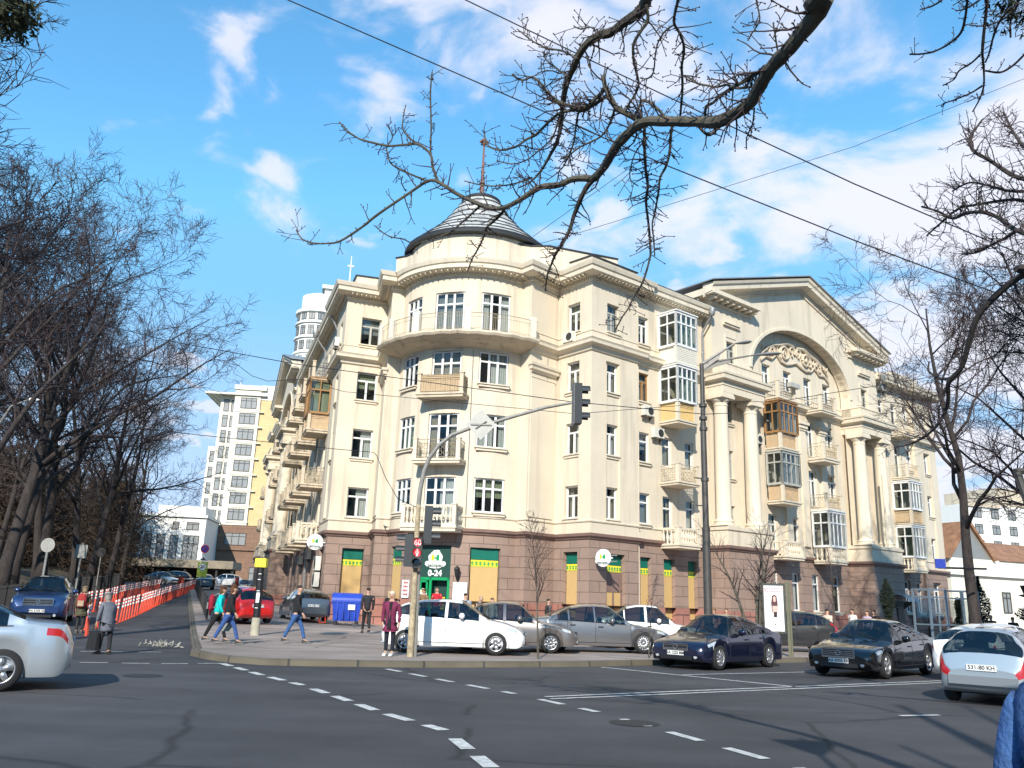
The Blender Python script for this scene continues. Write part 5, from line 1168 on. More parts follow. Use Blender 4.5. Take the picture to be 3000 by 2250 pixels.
def person(label, x, y, head, h=1.7, coat=(.02, .02, .02), legs=(.03, .04, .08), hair=(.05, .03, .02), stride=.0, arm=.0, lean=0, coatlen=.0, hairlen=0, shoes=(.03, .03, .03), z=None, female=0, look=0, group=None, bag=None, headwear=None, hold=0, shirt=None, tb=1.0, ground=.145, armbend=.25):
    """head = heading in degrees the person faces; local +x = forwards"""
    s = h / 1.75; zz = gz(x, y, ground) if z is None else z
    f = 1 if not female else .92; fl = stride * .42 * s
    hipz = (.93 - .06 * abs(stride)) * s; sh = 1.44 * s; lx = lean * .35 * s
    hip = (0, 0, hipz); ch = (lx * .55, 0, 1.18 * s); nk = (lx, 0, 1.47 * s - abs(lean) * .04); hd = (lx * 1.25 + .02, 0, 1.62 * s - abs(lean) * .08)
    V = [(*hip, .10 * s * tb, .09 * s), (lx * .3, 0, 1.03 * s, .09 * s, .08 * s), (*ch, .10 * s * f, .085 * s), (lx * .9, 0, 1.36 * s, .095 * s * f, .075 * s), (lx, 0, 1.47 * s - abs(lean) * .04, .052 * s, .055 * s), (hd[0] - .01, 0, hd[2] - .07 * s, .062 * s, .07 * s), (*hd, .075 * s, .092 * s), (hd[0] - .005, 0, hd[2] + .07 * s, .062 * s, .075 * s), (hd[0], 0, hd[2] + .105 * s, .03 * s)]
    E = [(0, 1), (1, 2), (2, 3), (3, 4), (4, 5), (5, 6), (6, 7), (7, 8)]
    n0 = len(V); V.append((hd[0] + .098 * s, 0, hd[2] - .02 * s, .013 * s)); E.append((6, n0))           # nose
    for sd in (1, -1): V.append((hd[0] - .01, sd * .088 * s, hd[2] - .01 * s, .016 * s)); E.append((6, len(V) - 1))   # ears
    J = {}
    for sd, k in ((1, 1), (-1, -1)):
        a = len(V); hx = fl * k; kx = hx * .5 + .05 * s * abs(stride) * (1 if k > 0 else .2); kn = (kx, sd * .095 * s, .50 * s); ft = (hx, sd * .09 * s, (.085 if k > 0 or abs(stride) < .3 else .13) * s)
        V += [(0, sd * .09 * s, hipz - .08 * s, .085 * s, .09 * s), (*kn, .058 * s), (*ft, .038 * s), (ft[0] + .13 * s, ft[1], ft[2] - .045 * s, .034 * s, .025 * s)]
        E += [(0, a), (a, a + 1), (a + 1, a + 2), (a + 2, a + 3)]; J['leg%d' % sd] = V[a:a + 4]
    for sd in (1, -1):
        a = len(V); sw = arm * .3 * s * -sd; bend = armbend
        so = (lx * .9, sd * .19 * s * f, 1.39 * s - abs(lean) * .03); el = (so[0] + sw * .5 - .03 * s, sd * .245 * s, 1.12 * s); wr = (el[0] + sw * .5 + bend * .28 * s, sd * .235 * s, 1.12 * s - .25 * s * (1 - bend * .35))
        if hold == 2: wr = (el[0] + .2 * s, sd * .14 * s, 1.2 * s)
        dx, dz = (wr[0] - el[0]), (wr[2] - el[2]); l = math.hypot(dx, dz); dx, dz = dx / l, dz / l
        pm = (wr[0] + dx * .05 * s, wr[1], wr[2] + dz * .05 * s)
        V += [(*so, .05 * s), (*el, .036 * s), (*wr, .027 * s), (*pm, .02 * s, .034 * s)]; E += [(3, a), (a, a + 1), (a + 1, a + 2), (a + 2, a + 3)]; J['arm%d' % sd] = V[a:a + 4]
        pa = a + 3
        for i, (o_, ln) in enumerate(((-.028, .075), (-.009, .085), (.010, .08), (.028, .062))):
            b = len(V); V += [(pm[0] + dx * .045 * s + o_ * s * dz * -1, wr[1], pm[2] + dz * .045 * s + o_ * s * dx, .009 * s), (pm[0] + dx * (.045 + ln) * s + o_ * s * dz * -1, wr[1] - sd * .022 * s, pm[2] + dz * (.045 + ln) * s + o_ * s * dx, .0075 * s)]; E += [(pa, b), (b, b + 1)]
        b = len(V); V += [(pm[0] + .04 * s, wr[1] - sd * .02 * s, pm[2] + dz * .01 * s, .011 * s), (pm[0] + .06 * s, wr[1] - sd * .03 * s, pm[2] + dz * .045 * s, .009 * s)]; E += [(pa, b), (b, b + 1)]
    me = skin_mesh('person', V, E, SKIN)
    o = link('person', me, None, (x, y, zz), rad(head)); tag(o, label, 'person', group)
    g = 1.17
    # jacket
    T = [(0, 0, hipz - .1 * s, .175 * s * tb, .15 * s * tb), (lx * .3, 0, 1.05 * s, .165 * s * tb, .14 * s * tb), (*ch, .18 * s * f * tb, .15 * s * tb), (lx * .9, 0, 1.37 * s, .17 * s * f, .13 * s), (lx, 0, 1.455 * s - abs(lean) * .04, .07 * s, .07 * s)]
    TE = [(0, 1), (1, 2), (2, 3), (3, 4)]
    if coatlen: T.append((-.01, 0, hipz - coatlen * s, .2 * s * tb, .16 * s * tb)); TE.append((0, 5))
    for sd in (1, -1):
        a = len(T); q = J['arm%d' % sd]; T += [(*q[0][:3], .076 * s), (*q[1][:3], .06 * s), (q[2][0], q[2][1], q[2][2], .046 * s)]; TE += [(3, a), (a, a + 1), (a + 1, a + 2)]
    link('jacket', skin_mesh('jacket', T, TE, cloth(coat)), o)
    Lg = [(0, 0, hipz + .03 * s, .15 * s * tb, .13 * s * tb)]; LE_ = []
    for sd in (1, -1):
        a = len(Lg); q = J['leg%d' % sd]; Lg += [(*q[0][:3], .098 * s * tb, .1 * s), (*q[1][:3], .07 * s), (q[2][0], q[2][1], q[2][2] + .02 * s, .055 * s)]; LE_ += [(0, a), (a, a + 1), (a + 1, a + 2)]
    link('trousers', skin_mesh('trousers', Lg, LE_, cloth(legs)), o)
    for sd in (1, -1):
        q = J['leg%d' % sd]; b = MB(); fx, fy, fz = q[2][:3]; fz = max(0, fz - .085 * s)
        b.hexa([(fx - .07 * s, fy - .04 * s, fz), (fx + .2 * s, fy - .045 * s, fz), (fx + .2 * s, fy + .045 * s, fz), (fx - .07 * s, fy + .04 * s, fz), (fx - .06 * s, fy - .04 * s, fz + .1 * s), (fx + .17 * s, fy - .03 * s, fz + .05 * s), (fx + .17 * s, fy + .03 * s, fz + .05 * s), (fx - .06 * s, fy + .04 * s, fz + .1 * s)])
        link('shoe', b.mesh('shoe', cloth(shoes, .5)), o)
    hm = [(hd[0] - .035 * s, 0, hd[2] + .0 * s, .1 * s, .1 * s), (hd[0] - .02 * s, 0, hd[2] + .07 * s, .1 * s, .11 * s), (hd[0] - .015, 0, hd[2] + .125 * s, .06 * s)]; he = [(0, 1), (1, 2)]
    if hairlen: hm += [(hd[0] - .075 * s, 0, hd[2] - .1 * s, .08 * s, .05 * s), (hd[0] - .1 * s, 0, hd[2] - (.1 + hairlen) * s, .065 * s, .035 * s)]; he += [(0, 3), (3, 4)]
    if headwear: hm[0] = (hd[0] - .02 * s, 0, hd[2] - .01 * s, .1 * s, .1 * s); hm.append((hd[0] - .04 * s, 0, hd[2] - .14 * s, .085 * s, .08 * s)); he.append((0, len(hm) - 1)); link('headscarf', skin_mesh('headscarf', hm, he, cloth(headwear)), o)
    else: link('hair', skin_mesh('hair', hm, he, cloth(hair, .7)), o)
    ey = MB()
    for sd in (1, -1): ey.ball((hd[0] + .083 * s, sd * .032 * s, hd[2] + .01 * s), .011 * s, 6, 4)
    link('eye', ey.mesh('eye', M['ink']), o)
    mo = MB(); mo.box(hd[0] + .07 * s, hd[0] + .088 * s, -.022 * s, .022 * s, hd[2] - .062 * s, hd[2] - .053 * s); link('mouth', mo.mesh('mouth', mat('lips', (.35, .12, .1), .6) if 'lips' not in bpy.data.materials else bpy.data.materials['lips']), o)
    if shirt:
        b = MB(); b.hexa([(.13 * s, -.055 * s, .72 * s), (.185 * s, -.05 * s, .72 * s), (.185 * s, .05 * s, .72 * s), (.13 * s, .055 * s, .72 * s), (.09 * s, -.045 * s, 1.43 * s), (.135 * s, -.03 * s, 1.43 * s), (.135 * s, .03 * s, 1.43 * s), (.09 * s, .045 * s, 1.43 * s)])
        link('shirt', b.mesh('shirt', cloth(shirt)), o)
    return o, J, s
def local(o, p):
    a = o.rotation_euler[2]; c, s = math.cos(a), math.sin(a); return (o.location.x + c * p[0] - s * p[1], o.location.y + s * p[0] + c * p[1], o.location.z + p[2])
def backpack(P, label, col, col2=None):
    o, J, s = P; p = local(o, (-.2 * s, 0, 1.2 * s)); m = MB()
    m.lathe([(.001, -.24), (.12, -.235), (.155, -.18), (.16, .05), (.14, .17), (.09, .23), (.001, .245)], (0, 0, 0), 12)
    m.v = [(v[0] * .62, v[1], v[2]) for v in m.v]
    b = link('backpack', m.mesh('backpack', cloth(col), True), None, p, o.rotation_euler[2]); tag(b, label, 'backpack')
    q = MB(); q.box(-.125, -.09, -.1, .1, -.19, 0); link('front_pocket', q.mesh('front_pocket', cloth(col2 or col)), b)
    st_ = MB()
    for sd in (1, -1): st_.tube([(.06, sd * .09, .2), (.16, sd * .1, .27), (.28, sd * .1, .18), (.3, sd * .11, -.02), (.08, sd * .13, -.16)], .016, 4)
    link('strap', st_.mesh('strap', cloth(col2 or col)), b)
def handbag(P, label, col, side=1, w=.34, h=.3):
    o, J, s = P; q = J['arm%d' % side][3]; p = local(o, (q[0] + .02, q[1], q[2] - .06)); m = MB()
    m.hexa([(-w / 2, -.06, -h - .16), (w / 2, -.06, -h - .16), (w / 2, .06, -h - .16), (-w / 2, .06, -h - .16), (-w * .44, -.03, -.16), (w * .44, -.03, -.16), (w * .44, .03, -.16), (-w * .44, .03, -.16)])
    b = link('handbag', m.mesh('handbag', cloth(col)), None, p, o.rotation_euler[2]); tag(b, label, 'bag')
    r = MB(); r.tube([(-.09, 0, -.17), (-.05, 0, -.03), (.05, 0, -.03), (.09, 0, -.17)], .01, 5); link('handle', r.mesh('handle', cloth(col)), b)
p = person('elderly woman in a grey quilted coat and hood crossing with a black shopping bag', -10.0, 21.9, 150, 1.55, (.13, .14, .17), (.02, .02, .025), stride=.25, lean=.35, coatlen=.3, headwear=(.3, .27, .24), ground=.0, female=1, tb=1.15)
handbag(p, 'black shopping bag in the hand of the elderly woman', (.012, .012, .014), 1, .38, .42)
p = person('person in a camouflage coat with a patterned shawl beside the dark blue off-road car', -14.9, 30.5, 100, 1.62, (.075, .07, .04), (.03, .03, .03), coatlen=.25, headwear=(.28, .2, .12), ground=0, tb=1.2)
backpack(p, 'red patterned rucksack on the person beside the dark blue car', (.35, .03, .03), (.4, .3, .2))
p = person('young woman in a turquoise jacket and black leggings striding to the right', -8.75, 26.35, 8, 1.68, (.0, .52, .50), (.01, .01, .012), (.11, .045, .02), stride=.72, arm=.3, lean=.25, hairlen=.22, female=1)
backpack(p, 'crimson backpack on the young woman in turquoise', (.3, .01, .03), (.25, .25, .25))
p = person('young woman in a black leather jacket and blue jeans beside the turquoise jacket', -8.15, 25.55, 10, 1.72, (.012, .012, .015), (.035, .085, .26), (.12, .05, .02), stride=.78, arm=.4, lean=.2, hairlen=.2, female=1)
handbag(p, 'grey shoulder bag of the young woman in black leather', (.22, .23, .22), 1, .36, .26)
person('man in a black jacket and blue jeans striding right past the dark post', -6.55, 27.2, 5, 1.78, (.012, .013, .015), (.035, .1, .26), (.03, .02, .015), stride=.72, arm=.5, lean=.1)
person('man all in dark grey walking away towards the blue dumpster', -5.6, 35.2, 110, 1.8, (.022, .023, .028), (.02, .02, .024), (.02, .015, .012), stride=.5, arm=.35, armbend=.1)
person('woman in a purple open coat and white trainers standing by the signal mast', -3.0, 22.95, 262, 1.66, (.17, .02, .065), (.008, .012, .022), (.6, .52, .4), coatlen=.22, female=1, shoes=(.75, .75, .7), shirt=(.01, .01, .012), tb=1.1, armbend=.05)
person('blonde woman in a black jacket behind the purple coat', -4.85, 36.3, 60, 1.72, (.012, .012, .013), (.02, .02, .025), (.55, .4, .22), female=1, hairlen=.1)
person('person with dark hair and a red top beyond the white hatchback', -4.1, 33.2, 200, 1.42, (.4, .02, .03), (.02, .02, .03), (.03, .02, .015), female=1)
person('woman with long brown hair waiting at the green shop door', -3.55, 37.6, 250, 1.62, (.2, .12, .06), (.03, .03, .04), (.16, .08, .035), hairlen=.2, female=1, z=.45)
person('woman in a bright red coat coming out of the green shop door', -3.05, 38.6, 262, 1.72, (.5, .015, .03), (.02, .02, .02), (.05, .03, .02), female=1, z=.45)
p = person('dark haired man in a pale grey jacket behind the white hatchback', -1.65, 36.2, 75, 1.78, (.33, .36, .42), (.03, .04, .08), (.012, .01, .01))
backpack(p, 'navy backpack on the dark haired man in pale grey', (.01, .02, .05), (.02, .03, .07))
person('stooping man in a wide grey coat beside the navy backpack', -1.15, 35.9, 330, 1.72, (.15, .14, .14), (.05, .05, .06), (.4, .3, .22), lean=.45, tb=1.2)
person('person in a cream top behind the grey sedan', -.5, 35.4, 300, 1.62, (.65, .6, .5), (.05, .05, .06), (.06, .02, .015), female=1)
person('boy in a black jacket standing by the brown wall near the narrow shop window', 1.95, 38.0, 20, 1.68, (.03, .03, .03), (.015, .015, .02), (.025, .015, .012))
person('woman in a pink top sitting height beside the lamp post', 8.35, 34.2, 250, 1.5, (.55, .3, .26), (.05, .05, .07), (.28, .14, .06), hairlen=.15, female=1)
person('person in black with brown hair next to the woman in pink', 8.9, 34.4, 230, 1.52, (.01, .01, .012), (.02, .02, .025), (.14, .07, .04))
person('woman in a long cream coat walking past the granite plinth', 14.3, 38.0, 30, 1.66, (.62, .52, .42), (.5, .43, .36), (.02, .014, .012), coatlen=.4, stride=.3, female=1)
person('person in a white shirt ahead of the cream coat', 17.3, 42.6, 200, 1.72, (.72, .7, .68), (.05, .05, .07), (.025, .015, .012), stride=.3)
person('person in a lilac top beside the white shirt', 17.9, 42.3, 210, 1.66, (.45, .38, .5), (.04, .04, .05), (.03, .015, .012), female=1)
person('dark haired person half hidden behind the lilac top', 18.5, 42.9, 215, 1.7, (.03, .025, .03), (.03, .03, .04), (.015, .01, .01))
person('person in a pale blue top by the steel frame kiosks', 22.9, 41.5, 250, 1.62, (.25, .38, .48), (.03, .04, .07), (.02, .015, .012))
person('person in dark clothes walking under the dark conifers', 24.0, 42.3, 250, 1.66, (.03, .03, .032), (.02, .02, .025), (.1, .05, .03), stride=.4)
person('second person in dark clothes under the conifers, nearer the tree trunk', 24.9, 42.0, 70, 1.6, (.02, .02, .022), (.02, .02, .025), (.03, .02, .02))
DEN = mat('blue_denim', (.045, .11, .27), .9, var=.55, scale=11, bump=.5, bscale=60)
P_ = person('young woman in a blue denim jacket with long dark hair at the right edge', 1.80, 2.72, 28, 1.72, (.045, .11, .27), (.02, .02, .03), (.02, .013, .01), hairlen=.42, female=1, ground=0, tb=1.15, armbend=.15)
for c in CH[P_[0].name]:
    if c.name.startswith('jacket'): c.data.materials[0] = DEN

o_, J_, s_ = P_; rh = random.Random(5); m = MB()
for k in range(70):
    a = rh.uniform(-2.9, 2.9); hx, hz = .02 + .0, 1.62 * s_
    x0, y0 = hx - .02 + .085 * math.cos(a), .09 * math.sin(a)
    if x0 > .07: continue
    L1 = rh.uniform(.38, .62); m.tube([(x0 * .6, y0 * .6, hz + .1), (x0, y0 * 1.1, hz + .02), (x0 * 1.15 - .02, y0 * 1.35, hz - .2), (x0 * 1.2 - .03 + rh.uniform(-.03, .03), y0 * 1.6 + rh.uniform(-.02, .02), hz - L1)], [.012, .014, .013, .004], 4)
link('hair_strand', m.mesh('hair_strand', cloth((.02, .013, .01), .6), True), o_)
m = MB()   # collar and yoke seams of the denim jacket
m.tube([(.1, -.09, 1.47 * s_), (-.02, -.12, 1.5 * s_), (-.1, 0, 1.5 * s_), (-.02, .12, 1.5 * s_), (.1, .09, 1.47 * s_)], .022, 6); link('collar', m.mesh('collar', DEN, True), o_)
# ================= STREET FURNITURE, SIGNS, WIRES =================
def on(mb, name, m, root, smooth=False, label=None): return link(name, mb.mesh(name, m, smooth, auto=True), root, label=label)
M['signal'] = mat('signal_housing', (.018, .024, .03), .5); M['lensdark'] = mat('dark_lens', (.01, .012, .012), .15, coat=1)
M['redlit'] = mat('red_lamp_lit', (.5, .02, .03), .4, em=((1, .05, .06), .9)); M['pinklit'] = mat('red_led_digits', (.9, .4, .4), .4, em=((1, .38, .36), 1.3))
M['polerust'] = mat('rusty_cream_pole', (.42, .34, .22), .8, var=.6, scale=6, bump=.2); M['polegrey'] = mat('grey_arm', (.26, .25, .23), .6, .3, var=.25, scale=5); M['lamppole'] = mat('dark_grey_lamp_post', (.085, .08, .075), .55, .4, var=.3, scale=3)
M['signback'] = mat('aluminium_sign_back', (.33, .33, .31), .55, .4, var=.12, scale=4); M['concrete'] = mat('concrete', (.42, .39, .30), .9, var=.3, scale=5, bump=.3)
M['bluebin'] = mat('blue_plastic', (.012, .055, .42), .5, var=.25, scale=4); M['orange'] = mat('orange_red_plastic', (.62, .055, .02), .55, var=.15, scale=6); M['reflw'] = mat('reflective_white', (.75, .7, .68), .5)
M['bark'] = mat('bark', (.045, .036, .034), .95, var=.5, scale=5, bump=.6, bscale=18, stretch=(1, 1, .3)); M['barkl'] = mat('bark_grey_olive', (.095, .085, .065), .95, var=.55, scale=7, bump=.7, bscale=22, stretch=(1, 1, .4)); M['twig'] = mat('twig_bark', (.05, .034, .034), .9)
# signal mast
T_ = thing('signal_mast', 'rusty cream signal mast with curved arm reaching over the crossing', 'traffic light', (-2.44, 23.0, .13))
m = MB(); m.tube([(0, 0, 0), (0, 0, 1.5), (-.02, 0, 3.2)], [.09, .085, .075], 12); m.tube([(-.02, 0, 3.2), (-.02, 0, 4.0)], [.07, .065], 10); on(m, 'pole', M['polerust'], T_, True)
m = MB(); m.tube([(-.02, 0, 3.98), (0, 0, 4.4), (.07, 0, 4.92), (.2, 0, 5.3), (.45, 0, 5.68), (.8, 0, 5.98), (1.32, 0, 6.2), (1.92, 0, 6.37), (2.47, 0, 6.56), (3.42, 0, 6.87), (4.15, 0, 7.03)], [.065, .064, .062, .06, .058, .056, .054, .052, .05, .045, .04], 10); on(m, 'arm', M['polegrey'], T_, True)
m = MB(); m.tube([(.13, .05, 0), (.1, .05, 2.2)], .045, 8); on(m, 'conduit', M['polegrey'], T_, True)
def head(root, x, y, z, rz, lamps, s=1.0, faces=None):
    e = link('signal_head', None, root, (x, y, z), rz)
    b = MB(); n = len(lamps); H = .36 * s * n; b.box(-.16 * s, .16 * s, -.1, .12, -H / 2, H / 2)
    me = b.mesh('signal_head', M['signal']); o = bpy.data.objects.new('signal_head', me); COL.objects.link(o); o.parent = root; o.location = (x, y, z); o.rotation_euler = (0, 0, rz); bpy.data.objects.remove(e)
    for i, l in enumerate(lamps):
        zc = H / 2 - .36 * s * (i + .5); q = MB(); q.lathe([(.001, -.112), (.13 * s, -.108), (.135 * s, -.1)], (0, 0, zc), 18, ax='y'); link('lens', q.mesh('lens', M[l]), o)
        v = MB(); v.lathe([(.145 * s, -.1), (.15 * s, -.34)], (0, 0, zc), 14, a0=-10, a1=190, ax='y'); link('visor', v.mesh('visor', M['signal']), o)
    return o
h = head(T_, 4.33, 0, 7.0, rad(96), ['lensdark'] * 3, 1.08)
m = MB(); m.box(-.2, .2, .125, .135, -.62, .62); link('backplate', m.mesh('backplate', M['polegrey']), h)
h2 = head(T_, .05, -.16, 2.68, 0, ['redlit', 'redlit', 'lensdark'], .74)
text('60', .2, 'countdown_digits', M['pinklit'], h2, (0, -.116, .265), (PI / 2, 0, 0), .002, .006)
m = MB(); m.box(-.022, .022, -.12, -.114, -.09, .05); m.ball((0, -.116, .075), .028, 8, 5); m.box(-.05, -.03, -.12, -.114, -.03, .04); m.box(.03, .05, -.12, -.114, -.03, .04); link('red_man_symbol', m.mesh('red_man_symbol', M['pinklit']), h2)
head(T_, -.22, .02, 2.75, rad(-88), ['lensdark'] * 3, .8); head(T_, .28, .05, 3.45, rad(95), ['lensdark'] * 3, .95)
D_ = thing('diamond_sign', 'blank grey back of a diamond sign on the signal arm', 'road sign', (-.83, 22.93, 6.42))
m = MB(); m.prism([(0, -.44), (.43, 0), (0, .44), (-.43, 0)], 0, .025); on(m, 'sign_plate', M['signback'], D_); m = MB(); m.box(-.3, .3, -.03, -.005, -.02, .02); m.tube([(-.15, -.02, -.12), (.15, -.02, .1)], .02, 5); on(m, 'bracket', M['polegrey'], D_)
# double lamp post
T_ = thing('street_lamp', 'tall dark double armed street lamp on the pavement beside the white sedan', 'street lamp', (7.25, 30.3, .14))
m = MB(); m.tube([(-.05, 0, 0), (-.05, 0, 4.3)], [.15, .14], 14); m.tube([(-.05, 0, 4.3), (-.06, 0, 8.2)], [.115, .11], 12); m.tube([(-.06, 0, 8.2), (-.06, 0, 10.5)], [.085, .08], 12)
for z in (4.2, 6.0, 7.9, 8.3, 8.8): m.tube([(-.05, 0, z), (-.05, 0, z + .12)], .15, 12)
for z, l in ((6.1, -.45), (5.1, -.4)): m.tube([(-.05, 0, z), (l, -.1, z)], .025, 5)
on(m, 'post', M['lamppole'], T_, True)
for d, e in (((1.2, -.15, 11.3), (1.85, -.2, 11.4)), ((2.0, .1, 10.95), (3.05, .12, 11.05))):
    m = MB(); m.tube([(-.06, 0, 10.3), (-.02, 0, 10.5), d], [.07, .06, .035], 8); p = [(-.06, 0, 10.2), (-.06, 0, 10.5), (d[0] * .55, d[1] * .5, 10.5 + (d[2] - 10.5) * .5), (d[0] * .5, d[1] * .5, 10.42 + (d[2] - 10.5) * .35)]
    m.hexa([(a, b - .01, c) for a, b, c in p] + [(a, b + .01, c) for a, b, c in p]); on(m, 'arm', M['polegrey'], T_, True)
    l = MB(); dx, dz = e[0] - d[0], e[2] - d[2]; L_ = math.hypot(dx, dz); l.lathe([(.001, -.05), (.05, 0), (.12, L_ * .35), (.15, L_ * .6), (.13, L_ * .85), (.03, L_)], (0, 0, 0), 12, ax='x'); l.v = [(v[0] * dx / L_ - v[2] * .45 * dz / L_ + d[0], v[1] + d[1], v[0] * dz / L_ + v[2] * .45 + d[2]) for v in l.v]
    on(l, 'lamp_head', M['signback'], T_, True)
# post wrapped in black with a yellow box
T_ = thing('marker_post', 'dark wrapped post with yellow box on top and concrete foot', 'post', (-8.96, 31.3, hg(-8.96, 31.3) + .13))
m = MB(); m.tube([(0, 0, -.02), (0, 0, .62)], [.17, .15], 12); on(m, 'concrete_foot', M['concrete'], T_, True); m = MB(); m.tube([(0, 0, .6), (-.01, 0, 1.7), (-.03, 0, 2.42)], [.13, .135, .13], 12)
for k in range(7): m.tube([(0, 0, .8 + k * .22), (0, 0, .83 + k * .22)], .14, 10)
on(m, 'post', M['black'], T_, True); m = MB(); m.box(-.23, .17, -.15, .15, 2.4, 2.72); on(m, 'box', M['yellow'], T_)
m = MB()
for k in range(7): m.box(-.06, .05, -.147, -.13, .95 + k * .2, .975 + k * .2) if k not in (2, 4) else None
m.box(-.05, .07, -.15, -.13, 1.15, 1.5); on(m, 'sticker', M['paper'], T_)
# blue dumpster
T_ = thing('dumpster', 'bright blue wheeled dumpster with rounded lid and white sticker', 'dumpster', (-7.55, 41.3, hg(-7.55, 41.3) + .13), rad(8))
m = MB(); m.hexa([(-.58, -.42, .2), (.58, -.42, .2), (.58, .42, .2), (-.58, .42, .2), (-.68, -.53, 1.1), (.68, -.53, 1.1), (.68, .53, 1.1), (-.68, .53, 1.1)]); m.box(-.71, .71, -.56, .56, 1.06, 1.15)
for x in (-.42, -.14, .14, .42): m.box(x - .025, x + .025, -.555, -.42, .3, 1.08)
on(m, 'body', M['bluebin'], T_); m = MB(lambda x, y, z: (y, x, z)); m.prism([(.55 * math.cos(PI * k / 10), 1.15 + .34 * math.sin(PI * k / 10)) for k in range(11)], -.7, .7, 'y') ; on(m, 'lid', M['bluebin'], T_)
m = MB()
for x in (-.5, .5):
    for y in (-.35, .35): m.lathe([(.001, -.03), (.1, -.03), (.1, .03), (.001, .03)], (x, y, .1), 12, ax='y'); m.box(x - .03, x + .03, y - .04, y + .04, .1, .22)
on(m, 'caster', M['black'], T_); m = MB(); m.box(.08, .4, -.575, -.56, .72, .96); on(m, 'sticker', M['paper'], T_)
for sx in (-1, 1): m = MB(); m.tube([(sx * .69, -.2, .95), (sx * .78, -.2, .95), (sx * .78, .2, .95), (sx * .69, .2, .95)], .02, 5); on(m, 'handle', M['bluebin'], T_)
m = MB(); m.tube([(0, 0, .05), (0, 0, .7), (.28, 0, .72), (.28, 0, .05), (0, 0, .05)], .03, 5); o = m.obj('bicycle_rack', M['orange'], None, loc=(-8.75, 41.0, hg(-8.7, 41) + .12)); tag(o, 'small red metal rack standing left of the blue dumpster', 'rack')
# advertising panel
T_ = thing('advertising_panel', 'upright advertising light box with a pale poster on a green post', 'billboard', (9.42, 29.75, .13), rad(-20))
m = MB(); m.box(-.42, .34, -.12, .12, .75, 2.42); on(m, 'housing', mat('dark_green_metal', (.045, .05, .04), .5), T_); m = MB(); m.box(.36, .45, -.12, .14, 0, 2.5); m.box(.46, .51, -.1, .12, 0, 2.5); on(m, 'post', mat('olive_green_post', (.12, .12, .075), .6), T_)
m = MB(); m.box(-.37, .27, -.128, -.121, .82, 2.34); PO = on(m, 'poster', M['paper'], T_)
m = MB(); rr = random.Random(3)
for k, (z, a) in enumerate(((2.24, .5), (2.14, .46))):
    x = -.26
    while x < -.26 + a: w_ = rr.uniform(.03, .09); m.box(x, x + w_, -.131, -.1285, z - .022, z + .022); x += w_ + .015
m.box(-.35, -.29, -.131, -.1285, 2.13, 2.26); on(m, 'poster_heading', mat('poster_pink', (.75, .28, .32), .6), PO)
m = MB(); m.prism([(-.12, 1.45), (.06, 1.45), (.08, 1.75), (.05, 2.0), (-.02, 2.04), (-.1, 2.0), (-.14, 1.75)], -.1315, -.1285); on(m, 'poster_print', mat('poster_dark', (.08, .03, .035), .6), PO)
m = MB(); m.prism([(-.06, 1.8), (.01, 1.8), (.02, 1.95), (-.02, 1.99), (-.07, 1.95)], -.134, -.1315); m.prism([(-.1, 1.46), (.05, 1.46), (.06, 1.66), (-.1, 1.66)], -.134, -.1315); on(m, 'poster_print', mat('poster_skin', (.7, .42, .36), .6), PO)
m = MB(); m.prism([(-.07, 1.28), (.04, 1.28), (.05, 1.46), (-.07, 1.46)], -.134, -.1285); m.prism([(-.05, 1.02), (.01, 1.02), (0, 1.06), (-.04, 1.06)], -.134, -.1285); on(m, 'poster_print', mat('poster_black', (.03, .012, .015), .6), PO)
# red marker posts
m = MB(); m.lathe([(.001, 0), (.085, 0), (.085, .02), (.04, .04), (.04, .75), (.036, 1.0), (.001, 1.0)], (0, 0, 0), 8)
b = MB()
for z in (.62, .76, .9): b.lathe([(.044, z), (.044, z + .08)], (0, 0, 0), 8)
me_p, me_b = m.mesh('marker_post', M['orange'], True), b.mesh('reflective_band', M['reflw'], True)
def marker(x, y, lab, grp, lean=0, bands=True, sc=1):
    o = link('marker_post', me_p, None, (x, y, hg(x, y))); o.rotation_euler = (lean, rr.uniform(-.04, .07), 0); o.scale = (sc, sc, sc); tag(o, lab, 'traffic post', grp)
    if bands: link('reflective_band', me_b, o)
def line(P, step):
    out = []; P = [Vector(p) for p in P]; pos = 0; cum = 0
    for a, b_ in zip(P, P[1:]):
        l = (b_ - a).length
        while pos <= cum + l: out.append(a + (b_ - a) * ((pos - cum) / l)); pos += step
        cum += l
    return out
for k, (x, y) in enumerate(((-14.05, 29.3), (-14.5, 30.3), (-15.0, 31.3), (-15.45, 32.1), (-15.5, 33.1))):
    marker(x, y, ('first', 'second', 'third', 'fourth', 'fifth')[k] + ' red marker post from the near end behind the elderly woman', 'red marker posts', .05)
for p in line([(-15.6, 34.0), (-15.84, 35.28), (-17.98, 42.58), (-20.5, 50.5), (-23.7, 60.9), (-27.8, 74.7), (-32.5, 90)], .9): marker(p.x, p.y, 'red marker post with three white bands in the row along the side street', 'red marker posts in the long front row', rr.uniform(-.05, .05))
for p in line([(-18.9, 37.5), (-21.0, 45), (-24.5, 55), (-28.6, 68), (-31.8, 79)], .95): marker(p.x, p.y, 'plain red marker post in the second row by the black fence', 'red marker posts in the back row', rr.uniform(-.05, .05), True, 1.05)
